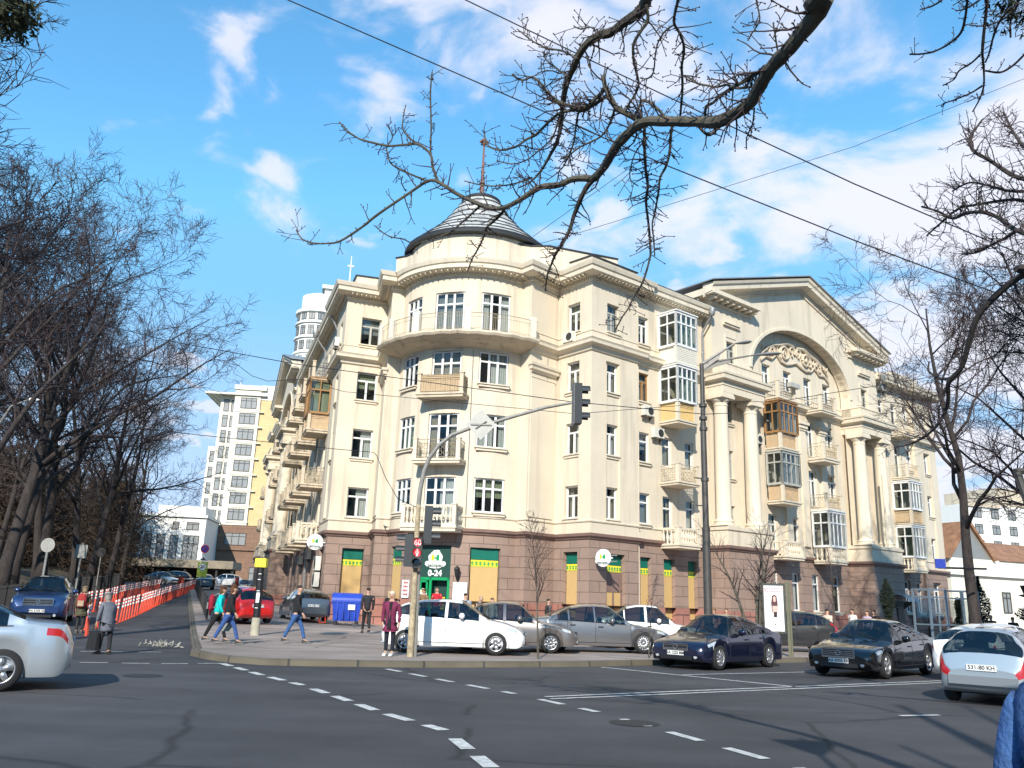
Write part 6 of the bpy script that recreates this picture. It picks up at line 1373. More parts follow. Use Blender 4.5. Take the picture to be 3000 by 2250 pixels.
# park fence
def fence(P, label, hh=1.15, step=.16, base=None):
    R_ = thing('park_fence', label, 'fence', (P[0][0], P[0][1], 0)); m = MB(lambda x, y, z: (x - P[0][0], y - P[0][1], z)); r = MB(m.f3)
    for a, b_ in zip(P, P[1:]):
        a, b_ = Vector(a), Vector(b_); l = (b_ - a).length; n = int(l / step)
        for i in range(n): p = a.lerp(b_, i / n); z = (base or hg)(p.x, p.y); m.tube([(p.x, p.y, z), (p.x, p.y, z + hh)], .016, 3, False)
        k = max(1, int(l / 3))
        for i in range(k):
            p, q = a.lerp(b_, i / k), a.lerp(b_, (i + 1) / k)
            for z in (.15, hh - .12): r.tube([(p.x, p.y, hg(p.x, p.y) + z), (q.x, q.y, hg(q.x, q.y) + z)], .025, 4, False)
            r.tube([(p.x, p.y, hg(p.x, p.y)), (p.x, p.y, hg(p.x, p.y) + hh + .08)], .04, 5)
    on(r, 'rail', M['black'], R_); on(m, 'picket', M['black'], R_)
fence([st(q, 8.4) for q in (-6, 2, 10)] + [st(q, 7.9 - .02 * q) for q in (14, 30, 50, 72)], 'long black picket fence along the edge of the park', 1.3, .13)
fence([st(q, -.7) for q in (16, 26, 36, 50, 66)], 'low dark railing along the right kerb of the side street', .95, .5)
# road signs at the tower
def sign_pole(x, y, h, label, cat='road sign', r=.04): 
    R_ = thing('road_sign', label, cat, (x, y, gz(x, y, .1))); m = MB(); m.tube([(0, 0, 0), (0, 0, h)], r, 6); on(m, 'pole', M['signback'], R_); return R_
R_ = sign_pole(-25.6, 72.0, 3.9, 'sign pole with blue no stopping disc over white triangle and 20 disc')
def disc(R_, z, r, m1, m2=None, y=-.05):
    q = MB(); q.lathe([(.001, y), (r, y), (r, y + .02)], (0, 0, z), 20, ax='y'); o = on(q, 'sign_plate', m1, R_)
    if m2: q = MB(); q.lathe([(r * .78, y - .006), (r * 1.0, y - .006)], (0, 0, z), 20, ax='y'); link('sign_rim', q.mesh('sign_rim', m2), o)
    return o
M['signblue'] = mat('sign_blue', (.02, .05, .35), .5); M['signred'] = mat('sign_red', (.5, .02, .04), .5); M['signlime'] = mat('sign_fluorescent', (.45, .5, .05), .5)
o = disc(R_, 3.75, .36, M['signblue'], M['signred']); q = MB()
for a in (1, -1): q.hexa([(-.22 * a - .03, -.062, 3.53), (-.22 * a + .03, -.062, 3.53), (-.22 * a + .03, -.057, 3.53), (-.22 * a - .03, -.057, 3.53), (.22 * a - .03, -.062, 3.97), (.22 * a + .03, -.062, 3.97), (.22 * a + .03, -.057, 3.97), (.22 * a - .03, -.057, 3.97)])
link('sign_cross', q.mesh('sign_cross', M['signred']), o)
q = MB(); q.prism([(-.38, 2.72), (.38, 2.72), (0, 3.38)], -.05, -.03); o = on(q, 'sign_plate', M['paper'], R_); q = MB(); q.box(-.2, .2, -.056, -.051, 2.8, 2.88); q.prism([(-.12, 2.88), (.12, 2.88), (0, 3.12)], -.056, -.051); link('sign_symbol', q.mesh('sign_symbol', M['ink']), o)
q = MB(); q.box(-.42, .42, -.045, -.035, 1.4, 2.65); on(q, 'backing_board', M['signlime'], R_); o = disc(R_, 2.25, .34, M['paper'], mat('sign_green_rim', (.25, .45, .3), .5)); text('20', .36, 'sign_number', M['ink'], o, (0, -.062, 2.25), (PI / 2, 0, 0), .002, .01)
for x, y, h, lab in ((-21.4, 39.6, 3.3, 'grey sign pole with round plate seen from behind in front of the first trunks'), (-26.0, 52.0, 3.4, 'pale sign pole with square plate beside the park fence')):
    R_ = sign_pole(x, y, h, lab, r=.055); (disc(R_, h - .3, .33, M['signback']) if 'round' in lab else on(MB().box(-.35, .35, -.06, -.04, h - .9, h - .1), 'sign_plate', M['signback'], R_))
R_ = sign_pole(-30.5, 64.0, 3.2, 'dark round sign on a thin pole among the far park trees'); disc(R_, 3.0, .34, M['black'])
R_ = thing('road_sign', 'triangular road sign on a tall post out of frame throwing its shadow on the road', 'road sign', (2.26, 1.85, 0)); m = MB(); m.tube([(0, 0, 0), (0, 0, 6.0)], .04, 6); on(m, 'pole', M['signback'], R_); m = MB(); m.prism([(-.45, 5.92), (.45, 5.92), (0, 5.14)], -.03, -.01); on(m, 'sign_plate', M['signback'], R_)
# boom barrier and its red posts, far end
B_ = thing('boom_barrier', 'white barrier boom between two red posts across the side street', 'barrier', (-33.5, 88.5, hg(-33.5, 88.5))); m = MB(); m.box(-.25, .25, -.2, .2, 0, 1.15); m.box(5.6, 5.9, -.15, .15, .15, 1.3); on(m, 'housing', M['orange'], B_); m = MB(); m.tube([(0, -.1, 1.0), (5.7, -.1, 1.25)], .05, 6); on(m, 'boom', M['reflw'], B_)
m = MB()
for k in range(60):
    a = rr.uniform(0, 6.28); d_ = rr.uniform(0, .5); x, y = d_ * math.cos(a) * 1.3, d_ * math.sin(a) * .5; z = rr.uniform(.0, .16 * (1 - d_)); m.tube([(x, y, z), (x + rr.uniform(-.12, .12), y + rr.uniform(-.1, .1), z + rr.uniform(0, .12))], rr.uniform(.008, .022), 4)
o = m.obj('litter', mat('crushed_litter', (.42, .40, .34), .8, var=.6, scale=30), None, loc=(-9.75, 24.9, .02)); tag(o, 'crumpled pale litter lying on the side street crossing', 'litter')
# pigeons
for x, y, lab, z in ((-6.75, 39.2, 'pigeon pecking on the pavement in front of the blue dumpster', None), (-6.62, 45.9, 'pigeon perched on the belt course left of the stone balcony', 5.24)):
    m = MB(); m.lathe([(.001, -.15), (.03, -.1), (.06, 0), (.055, .07), (.03, .12), (.001, .14)], (0, 0, .12), 8, ax='x'); m.ball((.14, 0, .2), .032, 6, 5); m.tube([(.1, 0, .14), (.14, 0, .2)], .03, 6); m.tube([(.16, 0, .2), (.2, 0, .19)], [.01, .003], 4); m.tube([(-.12, 0, .12), (-.24, 0, .1)], [.03, .012], 5)
    for s_ in (1, -1): m.tube([(.02, s_ * .025, .08), (.02, s_ * .025, 0)], .006, 4)
    o = m.obj('pigeon', mat('pigeon_grey', (.07, .075, .085), .8) if 'pigeon_grey' not in bpy.data.materials else bpy.data.materials['pigeon_grey'], None, True, loc=(x, y, z if z else gz(x, y, .13)), rz=2.6); tag(o, lab, 'pigeon', 'pigeons')
# ---- shop portal ----
pp, prz = curvp(-14.2 * dg, 8.6 * dg, RT * math.cos(11.4 * PI / 180) - .12)
wP = 2 * RT * math.sin(rad(11.4)) - .1
Pt = link('shop_portal', MB().box(-wP / 2, wP / 2, -.08, -.02, 2.72, 4.33).mesh('shop_portal', M['dgreen']), ROOT, (pp.x - RO[0], pp.y - RO[1], 0), prz)
m = MB(); 
for a, b_ in ((-wP / 2, -wP / 2 + .12), (-.06 + .2, .06 + .22), (wP / 2 - .12, wP / 2)): m.box(a, b_, -.08, .03, .45, 2.72)
m.box(-wP / 2, wP / 2, -.08, .03, 2.58, 2.72); link('door_frame', m.mesh('door_frame', M['lgreen']), Pt)
m = MB(); m.box(.34, .44, -.05, .05, .5, 2.56).box(.7, .8, -.05, .05, .5, 2.56).box(.34, .8, -.05, .05, .5, .62).box(.34, .8, -.05, .05, 2.46, 2.56); link('door_leaf', m.mesh('door_leaf', M['lgreen']), Pt)
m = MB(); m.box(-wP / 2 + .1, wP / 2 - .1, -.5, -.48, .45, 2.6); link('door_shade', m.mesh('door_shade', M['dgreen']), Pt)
m = MB(); m.box(-.62, -.22, .02, .025, 1.15, 1.75); link('yellow_notice', m.mesh('yellow_notice', M['yellow']), Pt)
q = MB()
for i in range(4):
    for j in range(3): q.box(-.6 + i * .095, -.54 + i * .095, .026, .03, 1.2 + j * .19, 1.32 + j * .19)
link('notice_grid', q.mesh('notice_grid', M['ink']), Pt)
m = MB(); m.box(-wP / 2 - .3, wP / 2 + .3, -.1, .75, -.2, .28).box(-wP / 2 - .1, wP / 2 + .1, -.1, .4, .28, .45); link('door_step', m.mesh('door_step', M['concrete']), Pt)
def logo(parent, loc, rz, s, green=True, flip=1):
    """white house shaped shop emblem with two bean strokes and a name ribbon; faces local +y"""
    e = bpy.data.objects.new('shop_emblem', None)
    b = MB(); out = [(-.46, -.2), (-.5, .1), (-.52, .28), (-.3, .5), (-.12, .66), (.02, .64), (.12, .68), (.26, .64), (.32, .5), (.46, .34), (.5, .2), (.46, .05), (.46, -.2)]
    b.prism([(-x * s, z * s) for x, z in out], .0, .03); rib = [(-.72, -.12), (-.6, -.05), (-.3, -.16), (0, -.2), (.3, -.16), (.6, -.05), (.72, -.12), (.74, -.28), (.6, -.4), (.3, -.5), (0, -.53), (-.3, -.5), (-.6, -.4), (-.74, -.28)]
    b.prism([(-x * s, z * s) for x, z in rib], .0, .034); o = link('shop_emblem', b.mesh('shop_emblem', M['paper']), parent, loc, rz)
    def bean(cx, col, nm):
        q = MB(); 
        for dz in (.22, .02, ): q.lathe([(.001, .041), (.1 * s, .04), (.11 * s, .03)], (-cx * s, 0, (dz + .05) * s), 14, ax='y')
        q.box(-(cx + .1) * s, -(cx - .1) * s, .03, .0405, .06 * s, .28 * s); link(nm, q.mesh(nm, col), o)
    bean(-.2, mat('emblem_lime', (.55, .72, .03), .5) if 'emblem_lime' not in bpy.data.materials else bpy.data.materials['emblem_lime'], 'lime_stroke'); bean(.16, M['lgreen'], 'green_stroke')
    q = MB(); q.box(-.12 * s, .1 * s, .03, .0395, .1 * s, .2 * s); link('bar_stroke', q.mesh('bar_stroke', M['lgreen']), o)
    q = MB(); rin = [(-.64, -.17), (-.3, -.25), (0, -.28), (.3, -.25), (.64, -.17), (.64, -.25), (.3, -.41), (0, -.45), (-.3, -.41), (-.64, -.25)]
    text('експрес', .27 * s, 'shop_name', M['dgreen'], o, (0, .036, -.35 * s), (PI / 2, 0, PI), .002, .012 * s)
    return o
logo(Pt, (0, -.015, 3.58), 0, .78); text('0-24', .42, 'opening_hours', M['paper'], Pt, (0, -.01, 2.92), (PI / 2, 0, PI), .012, .014)
logo(Pt, (-.1 + .68, .055, 1.95), 0, .3); logo(Pt, (.57, .055, 1.15), 0, .34)
def round_sign(p, rz, label, s=.5):
    R_ = thing('shop_sign', label, 'shop sign', p, rz); m = MB(); m.box(-.55 * s * 2, -.5 * s * 2 + .05, -.03, .03, -.03, .03); m.lathe([(.001, -.045), (s * .86, -.045), (s * .9, -.03), (s * .9, .03), (s * .86, .045), (.001, .045)], (0, 0, 0), 24, ax='y'); on(m, 'disc', M['paper'], R_, True)
    l = logo(R_, (0, .05, -.04), 0, s * 1.15); l.name = 'emblem'; l2 = logo(R_, (0, -.05, -.04), PI, s * 1.15); l2.name = 'emblem'
    m = MB(); m.box(-s * .9 - .35, -s * .85, -.025, .025, .1, .15); m.box(-s * .9 - .35, -s * .85, -.025, .025, -.2, -.15); on(m, 'bracket', M['polegrey'], R_)
d = Vector(RW(.35, .62, 0)[:2]); round_sign((d.x, d.y, 3.95), RC.rz() + .25, 'round white bracket sign with lime and green emblem on the right corner', .5)
d = Vector(LW(.5, .55, 0)[:2]); round_sign((d.x, d.y, 4.55), LC.rz() - .1, 'white bracket sign with lime and green emblem on the left corner', .5)
# notices beside the portal, wall lantern
def wall_board(ang, dist, w_, z0, z1, m_, label, name='notice_board', lines=False):
    th = rad(ang); p = Ctw + nb * ((RT + dist) * math.cos(th)) + tb * ((RT + dist) * math.sin(th)); o = nb * math.cos(th) + tb * math.sin(th); R_ = MB().box(-w_ / 2, w_ / 2, 0, .03, 0, z1 - z0).obj(name, m_, None, loc=(p.x, p.y, z0), rz=math.atan2(o.y, o.x) - PI / 2); tag(R_, label, 'notice board')
    if lines:
        q = MB(); r = random.Random(5)
        for i in range(4):
            x = -w_ / 2 + .08; zc = (z1 - z0) * (.85 - i * .22)
            while x < w_ / 2 - .15: k = r.uniform(.04, .1); q.box(x, x + k, .031, .034, zc - .05, zc + .05); x += k + .02
        link('writing', q.mesh('writing', mat('red_ink', (.4, .05, .05), .7)), R_)
wall_board(-23.5, .04, .5, 1.65, 2.55, M['paper'], 'white notice with red lettering left of the green shop door', lines=True); wall_board(15.5, .05, .72, 1.6, 2.5, M['paper'], 'plain white board on the stone right of the shop door')
th = rad(13.3); p = Ctw + nb * ((RT + .28) * math.cos(th)) + tb * ((RT + .28) * math.sin(th)); R_ = thing('wall_lantern', 'black wrought iron lantern on the stone beside the shop door', 'lantern', (p.x, p.y, 2.6), math.atan2(nb.y, nb.x) - PI / 2)
m = MB(); m.lathe([(.001, .78), (.02, .7), (.14, .62), (.16, .56), (.1, .2), (.05, .12), (.001, 0)], (0, 0, 0), 6); on(m, 'cage', M['black'], R_); m = MB(); m.tube([(0, 0, .1), (0, -.12, -.05), (0, -.28, .05), (0, -.28, .3)], .02, 5); on(m, 'bracket', M['black'], R_); m = MB(); m.lathe([(.145, .53), (.1, .24)], (0, 0, 0), 6); on(m, 'glass', M['glass'], R_)
# air conditioners
def ac(f, s, z, label, d=0, w_=.8, h_=.56):
    p = f(s, d + .05, z); R_ = thing('air_conditioner', label, 'air conditioner', p, f.rz(), 'air conditioner boxes on the walls'); m = MB(); m.box(-w_ / 2, w_ / 2, .02, .32, 0, h_); on(m, 'casing', M['acwhite'], R_)
    m = MB(); m.lathe([(.001, .33), (h_ * .4, .33), (h_ * .42, .32)], (-.12, 0, h_ / 2), 18, ax='y'); on(m, 'fan_grille', M['gridblack'], R_); m = MB()
    for x in (-w_ * .35, w_ * .35): m.prism([(0, -.02), (.34, -.02), (0, -.28)], x - .015, x + .015, 'x')
    on(m, 'bracket', M['iron'], R_)
ac(RC, 1.6, 15.85, 'air conditioner under the top window of the right corner face'); ac(RW, 4.5, 12.15, 'air conditioner under the varnished wooden window', -.2); ac(RW, 5.35, 11.0, 'air conditioner left of the bare balcony windows below the ochre balcony', -.2)
ac(RW, 15.1, 12.1, 'air conditioner between the right column and the varnished balcony', -.2); ac(RE, 8.4, 18.9, 'air conditioner high beside the pediment', -.2); ac(LW, 1.9, 16.6, 'air conditioner near the top of the left wing corner', .0)
ac(LW, 1.3, 3.0, 'upper of two large air conditioners on the left corner', .02, .95, .8); ac(LW, 1.35, 2.1, 'lower of two large air conditioners on the left corner', .02, .95, .8); ac(LW, 8.0, 3.9, 'air conditioner in the shade of the left wing balconies', -.2); ac(LW, 12.6, 3.7, 'farther air conditioner below the left wing balconies', -.2)
# canopies and kiosks on the right
def canopy(f, s, z, w_, label):
    p = f(s, -.05, z); R_ = thing('door_canopy', label, 'canopy', p, f.rz()); m = MB(lambda x, y, z_: (x, y, z_)); n = 8
    for k in range(n):
        a0, a1 = PI / 2 * k / n, PI / 2 * (k + 1) / n; m.hexa([(-w_ / 2, 1.1 * math.sin(a0), .5 * math.cos(a0) - .02), (w_ / 2, 1.1 * math.sin(a0), .5 * math.cos(a0) - .02), (w_ / 2, 1.1 * math.sin(a1), .5 * math.cos(a1) - .02), (-w_ / 2, 1.1 * math.sin(a1), .5 * math.cos(a1) - .02), (-w_ / 2, 1.1 * math.sin(a0), .5 * math.cos(a0)), (w_ / 2, 1.1 * math.sin(a0), .5 * math.cos(a0)), (w_ / 2, 1.1 * math.sin(a1), .5 * math.cos(a1)), (-w_ / 2, 1.1 * math.sin(a1), .5 * math.cos(a1))])
    on(m, 'roof_sheet', mat('blue_grey_sheet', (.30, .36, .42), .5, .2) if 'blue_grey_sheet' not in bpy.data.materials else bpy.data.materials['blue_grey_sheet'], R_); m = MB()
    for x in (-w_ / 2 + .05, w_ / 2 - .05): m.prism([(0, -.5), (.9, .0), (0, .02)], x - .02, x + .02, 'x')
    on(m, 'bracket', M['iron'], R_)
    d = MB(); d.box(-w_ / 2 + .3, w_ / 2 - .3, .02, .1, -z + .1, -.45); on(d, 'door', mat('brown_door', (.07, .045, .035), .6) if 'brown_door' not in bpy.data.materials else bpy.data.materials['brown_door'], R_)
canopy(Mir(RW, 0) if False else type('F', (), {'__call__': lambda s, a, d, z: RW(a, d, z), 'rz': lambda s: RW.rz()})(), 12.3, 2.9, 1.7, 'blue grey curved canopy over the door behind the small tree') if False else None
def fcol(a, d, z): return RW(a, d + 1.36, z)
fcol.rz = RW.rz
canopy(fcol, 13.0, 2.55, 1.6, 'curved blue grey canopy over a door beside the small tree'); canopy(fcol, 29.7, 2.6, 1.5, 'curved pale canopy over a door in the shade near the kiosks')
M['steelblue'] = mat('blue_grey_steel', (.22, .29, .35), .45, .5)
for x, y, lab in ((20.1, 40.4, 'left one of two tall steel frame kiosks with glass panes'), (22.3, 41.6, 'right one of two tall steel frame kiosks, nearer the conifers')):
    R_ = thing('steel_kiosk', lab, 'kiosk', (x, y, .13), rad(25)); m = MB()
    for a in (-.55, .55):
        for b_ in (-.45, .45): m.box(a - .04, a + .04, b_ - .04, b_ + .04, 0, 2.75)
    for z in (.15, 1.1, 2.35, 2.7): m.box(-.51, .51, -.48, -.42, z, z + .06); m.box(-.51, .51, .42, .48, z, z + .06); m.box(-.58, -.52, -.41, .41, z, z + .06); m.box(.52, .58, -.41, .41, z, z + .06)
    m.box(-.03, .03, -.47, -.43, .2, 2.3); on(m, 'frame', M['steelblue'], R_); m = MB(); m.face([(-.5, -.4, .2), (.5, -.4, .2), (.5, -.4, 2.3), (-.5, -.4, 2.3)]); m.face([(-.5, .4, .2), (.5, .4, .2), (.5, .4, 2.3), (-.5, .4, 2.3)]); on(m, 'glass', M['glass'], R_)
# lamp posts at the edges of the picture
R_ = thing('street_lamp', 'plain dark lamp post with a flat arm at the right edge', 'street lamp', (14.55, 22.6, 0)); m = MB(); m.tube([(.1, 0, 0), (0, 0, 3), (-.55, 0, 5.55)], [.12, .11, .1], 8); m.tube([(-.6, 0, 5.55), (1.5, .1, 5.75)], [.1, .09], 6); on(m, 'post', M['lamppole'], R_, True); m = MB(); m.box(1.4, 2.2, -.12, .3, 5.7, 5.85); on(m, 'lamp_head', M['signback'], R_)
R_ = thing('street_lamp', 'slender curved street lamp among the left park trees', 'street lamp', (-24.6, 38.5, 1.3)); m = MB(); m.tube([(0, 0, 0), (0, 0, 5.5), (.35, 0, 7.3), (.9, 0, 8.5), (1.7, 0, 8.85)], [.08, .06, .045, .04, .035], 6); on(m, 'post', M['signback'], R_, True); m = MB(); m.lathe([(.001, 0), (.09, .1), (.1, .4), (.001, .55)], (1.65, 0, 8.85), 8, ax='x'); on(m, 'lamp_head', M['paper'], R_, True)
R_ = thing('street_name_sign', 'blue rectangular sign on a thin horizontal arm before the pale house', 'sign', (18.2, 35.2, 3.6)); m = MB(); m.box(-.3, .12, -.03, .03, -.02, .36); on(m, 'plate', M['signblue'], R_); m = MB(); m.tube([(-.2, .03, 0), (2.1, .5, .04)], .045, 5); on(m, 'arm', M['black'], R_)
# overhead cables
def cable(pts, r, label):
    P = []; 
    for i in range(len(pts) - 1):
        a, b_ = Vector(pts[i]), Vector(pts[i + 1])
        for k in range(8): P.append(a.lerp(b_, k / 8))
    P.append(Vector(pts[-1])); o = MB().tube(P, r, 5).obj('overhead_cable', M['black'], None, True); tag(o, label, 'cable', 'overhead cables')
cable([(-13, 18, 19.4), (-6.05, 18, 16.25), (-.25, 18, 13.65), (3.54, 18, 11.93), (7.94, 18, 10.14), (9.93, 18, 9.38), (14, 18, 7.9)], .016, 'upper left thick cable crossing the sky diagonally behind the big branch')
cable([(-5, 18, 18.1), (-1.52, 18, 16.43), (2.28, 18, 14.48), (5.03, 18, 13.11), (8.04, 18, 11.62), (11.03, 18, 10.29), (15, 18, 8.6)], .016, 'thick diagonal cable nearest the top right corner of the sky')
cable([(-1.5, 60, 27.1), (.81, 60, 29.05), (9.69, 60, 36.4), (20, 60, 44.5)], .022, 'thin far cable rising steeply to the right of the spire')
cable([(.5, 60, 28.4), (4.44, 60, 29.71), (27.04, 60, 38.3), (41.76, 60, 45.21)], .022, 'thin far cable rising gently across the right half of the sky')
cable([(-30, 24.5, 13.2), (-10.82, 25, 9.19), (-6.82, 25, 8.59), (-5.8, 25, 8.48), (1.82, 25, 7.68), (5.97, 25, 7.43), (7.6, 28, 8.2)], .013, 'cable from the left park trees to the double lamp post')
cable([(7.2, 30.2, 9.15), (9.5, 29, 8.9), (14, 29, 9.8), (22, 29, 11.4)], .012, 'pale cable from the lamp post to the right across the columns')
cable([(-26, 25, 8.0), (-15.7, 25, 6.78), (-9.55, 25, 6.23), (-5.13, 25, 5.93), (-4.14, 25, 5.88), (-3.97, 24.6, 5.71), (-3.57, 24, 4.97), (-3.13, 23.6, 4.34), (-2.5, 23.05, 4.05)], .011, 'low cable sagging down to the signal mast')
cable([(-8.9, 25, 8.7), (-8.1, 25, 8.15), (-7.6, 25, 8.0), (-6.6, 25, 8.1), (-5.2, 25, 7.75), (2.0, 25, 7.3), (7.2, 30, 9.0)], .009, 'thin wavy cable looping under the main tree cable')
# ================= TREES =================
def ring_tube(mb, pts, rs, n): mb.tube(pts, rs, n, False)
def wander(r, p, d, L_, n, bend, grav):
    pts = [p.copy()]; d = d.normalized()
    for k in range(n):
        d = (d + Vector((r.gauss(0, bend), r.gauss(0, bend), r.gauss(0, bend) + grav))).normalized(); p = p + d * (L_ / n); pts.append(p.copy())
    return pts, d
def branchset(r, pts, rs, cnt, lo, L_, spread, up, droop=0):
    out = []
    for k in range(cnt):
        t_ = lo + (1 - lo) * (k + r.random()) / cnt; f_ = t_ * (len(pts) - 1); i = min(int(f_), len(pts) - 2); p = pts[i].lerp(pts[i + 1], f_ - i); d = (pts[i + 1] - pts[i]).normalized()
        a = r.uniform(0, 2 * PI); o = d.orthogonal().normalized(); o.rotate(Matrix.Rotation(a, 3, d)); dd = (d * math.cos(spread) + o * math.sin(spread) + Vector((0, 0, up))).normalized()
        rad_ = rs[i] + (rs[i + 1] - rs[i]) * (f_ - i); out.append((p, dd, L_ * r.uniform(.7, 1.15) * (1.15 - .5 * t_), rad_ * .6))
    return out
def make_tree(seed, H, R0, lean=(0, 0), limbs=9, lo=.28, spread=.75, n2=8, n3=7, n4=6, twig=.012, L1=.42, wide=1.0, bend=.16):
    """returns (trunk MB, crown MB), base at origin"""
    r = random.Random(seed); T, Cn = MB(), MB()
    pts, d = wander(r, Vector((0, 0, 0)), Vector((lean[0], lean[1], 1)), H * .82, 9, .06, .02); rs = [R0 * (1.25 if k == 0 else 1) * (1 - .88 * k / 9) for k in range(10)]; T.tube(pts, rs, 9)
    for p, dd, L_, ra in branchset(r, pts, rs, limbs, lo, H * L1 * wide, spread, .25):
        P1, d1 = wander(r, p, dd, L_, 7, bend, .06); R1 = [max(.012, ra * (1 - .85 * k / 7)) for k in range(8)]; T.tube(P1, R1, 6)
        for p2, dd2, L2, ra2 in branchset(r, P1, R1, n2, .2, L_ * .48, .8, .12):
            P2, _ = wander(r, p2, dd2, L2, 5, bend * 1.2, .03); R2 = [max(.009, ra2 * (1 - .8 * k / 5)) for k in range(6)]; Cn.tube(P2, R2, 4, False)
            for p3, dd3, L3, ra3 in branchset(r, P2, R2, n3, .15, L2 * .55, .85, .08):
                P3, _ = wander(r, p3, dd3, L3, 4, .24, .02); R3 = [max(twig * .8, ra3 * (1 - .75 * k / 4)) for k in range(5)]; Cn.tube(P3, R3, 3, False)
                for p4, dd4, L4, ra4 in branchset(r, P3, R3, n4, .1, max(.35, L3 * .6), .8, .1):
                    P4, _ = wander(r, p4, dd4, L4, 2, .3, .03); Cn.tube(P4, [twig, twig * .85, twig * .5], 3, False)
    return T, Cn
VAR = []
for sd, kw in ((11, dict(H=24, R0=.38, limbs=11, n2=8, n3=7, n4=6, spread=.8, L1=.45)), (23, dict(H=23, R0=.34, limbs=10, n2=8, n3=7, n4=6, spread=.65, L1=.5)), (37, dict(H=21, R0=.30, limbs=12, n2=7, n3=7, n4=6, spread=.9, L1=.42, lo=.34))):
    a, b = make_tree(sd, **kw); VAR.append((a.mesh('trunk', M['bark'], True), b.mesh('crown', M['twig'])))
def tree(x, y, z, k, rz, sc, label, group=None, tilt=0):
    R_ = thing('bare_tree', label, 'tree', (x, y, z), rz, group, sc); R_.rotation_euler = (0, tilt, rz) if not tilt else (tilt, 0, rz)
    link('trunk', VAR[k][0], R_); link('crown', VAR[k][1], R_); return R_
G_L = 'bare trees of the left park'
for i, (x, y, k, rz, sc, lab) in enumerate((
    (-23.6, 38.0, 0, .4, .98, 'large bare tree nearest the left edge, branches over the dark blue car'), (-25.3, 43.0, 1, 2.2, 1.05, 'bare tree just right of the leftmost large trunk'), (-27.3, 47.5, 2, 4.0, 1.05, 'bare tree with wide low crown behind the slender park lamp'),
    (-29.8, 55.0, 0, 1.5, 1.02, 'bare tree in the middle of the park row, dark upright trunk'), (-32.0, 58.5, 1, 5.1, .95, 'bare tree set a little deeper in the park behind the fence'), (-31.8, 63.0, 2, 0.6, 1.08, 'bare tree beyond the dark round sign pole'),
    (-34.0, 70.0, 0, 3.3, .95, 'bare tree third from the street end of the park row'), (-36.3, 78.0, 1, 0.2, .92, 'leaning bare tree second from the end of the park row'), (-38.6, 86.0, 2, 2.6, .95, 'last bare tree of the park row before the white building'),
    (-33.0, 45.0, 1, 1.0, 1.0, 'bare tree deep in the park near the left edge'), (-38.0, 57.0, 0, 5.5, 1.0, 'bare tree deep in the park behind the middle trunks'), (-43.0, 72.0, 2, 4.4, 1.0, 'bare tree deep in the park towards its far end'), (-29.5, 40.0, 2, 3.0, 1.1, 'low branched bare tree deep at the left edge'))):
    tree(x, y, hp(x, y) - .1, k, rz, sc, lab, G_L, tilt=-.05 if 'leaning' in lab else 0)
# off frame tree whose budding twigs and mistletoe enter at the top left
R_ = tree(-14.6, 18.6, 0, 1, 3.6, .95, 'budding tree at the top left corner carrying a dark mistletoe ball')
m = MB(); r = random.Random(9)
for k in range(900):
    a, b, c = r.gauss(0, 1), r.gauss(0, 1), r.gauss(0, 1); l = math.sqrt(a * a + b * b + c * c); q = .34 * r.uniform(.3, 1); p = Vector((a / l * q, b / l * q, c / l * q)); d_ = Vector((r.gauss(0, 1), r.gauss(0, 1), r.gauss(0, 1))).normalized() * .05; e = d_.orthogonal().normalized() * .018; m.face([p - e, p + d_, p + e, p - d_])
def pxp(x, y, dist): d = _R @ Vector((x - 1500, y - 1125, 2430)); return Vector((0, 0, CAMZ)) + d.normalized() * dist
M['mistle'] = mat('mistletoe', (.035, .04, .015), .9, var=.4, scale=9)
p = pxp(32, 45, 20.5); o = m.obj('mistletoe', M['mistle'], None, loc=p); o.scale = (1.6,) * 3; tag(o, 'dark ball of mistletoe in the twigs at the top left corner', 'mistletoe')
p2 = pxp(2985, 10, 13); o = dup(o, None, p2, 0); o.scale = (1.2,) * 3; tag(o, 'dark mistletoe clump cut by the top right corner', 'mistletoe')
# right hand street trees
tree(20.6, 37.6, .1, 2, .9, .9, 'tall bare tree with straight dark trunk beside the steel kiosks', 'bare trees on the right'); tree(26.5, 37.0, .1, 0, 2.4, .98, 'bare tree cut by the right edge with a wide crown', 'bare trees on the right'); tree(30.0, 44.0, .1, 1, 4.9, .9, 'bare tree behind the others before the pale house', 'bare trees on the right'); tree(38.0, 52.0, .1, 2, 1.9, .9, 'farthest bare tree on the right before the grey tower block', 'bare trees on the right')
# small trees on the pavement
def small_tree(x, y, label, H, stems, R0, seed, twigs, spread=.5, kind='sapling'):
    r = random.Random(seed); R_ = thing(kind, label, 'tree', (x, y, gz(x, y, .13))); T, Cn = MB(), MB()
    for s_ in range(stems):
        dd = Vector((r.uniform(-.25, .25), r.uniform(-.25, .25), 1)) if stems > 1 else Vector((.02, 0, 1)); pts, _ = wander(r, Vector((r.uniform(-.1, .1) * (stems > 1), r.uniform(-.1, .1) * (stems > 1), 0)), dd, H, 8, .05, .01); rs = [max(.006, R0 * (1 - .9 * k / 8)) for k in range(9)]; T.tube(pts, rs, 6)
        for p, d1, L1, ra in branchset(r, pts, rs, twigs, .35, H * .26, spread, .2):
            P1, _ = wander(r, p, d1, L1, 4, .14, .02); Cn.tube(P1, [max(.006, ra * (1 - .7 * k / 4)) for k in range(5)], 4, False)
            for p2, d2, L2, r2 in branchset(r, P1, [max(.006, ra * (1 - .7 * k / 4)) for k in range(5)], 6, .2, L1 * .45, .7, .1):
                P2, _ = wander(r, p2, d2, L2, 3, .2, .02); Cn.tube(P2, [.006, .005, .005, .004], 3, False)
    on(T, 'trunk', M['barkl'], R_, True); on(Cn, 'crown', M['twig'], R_)
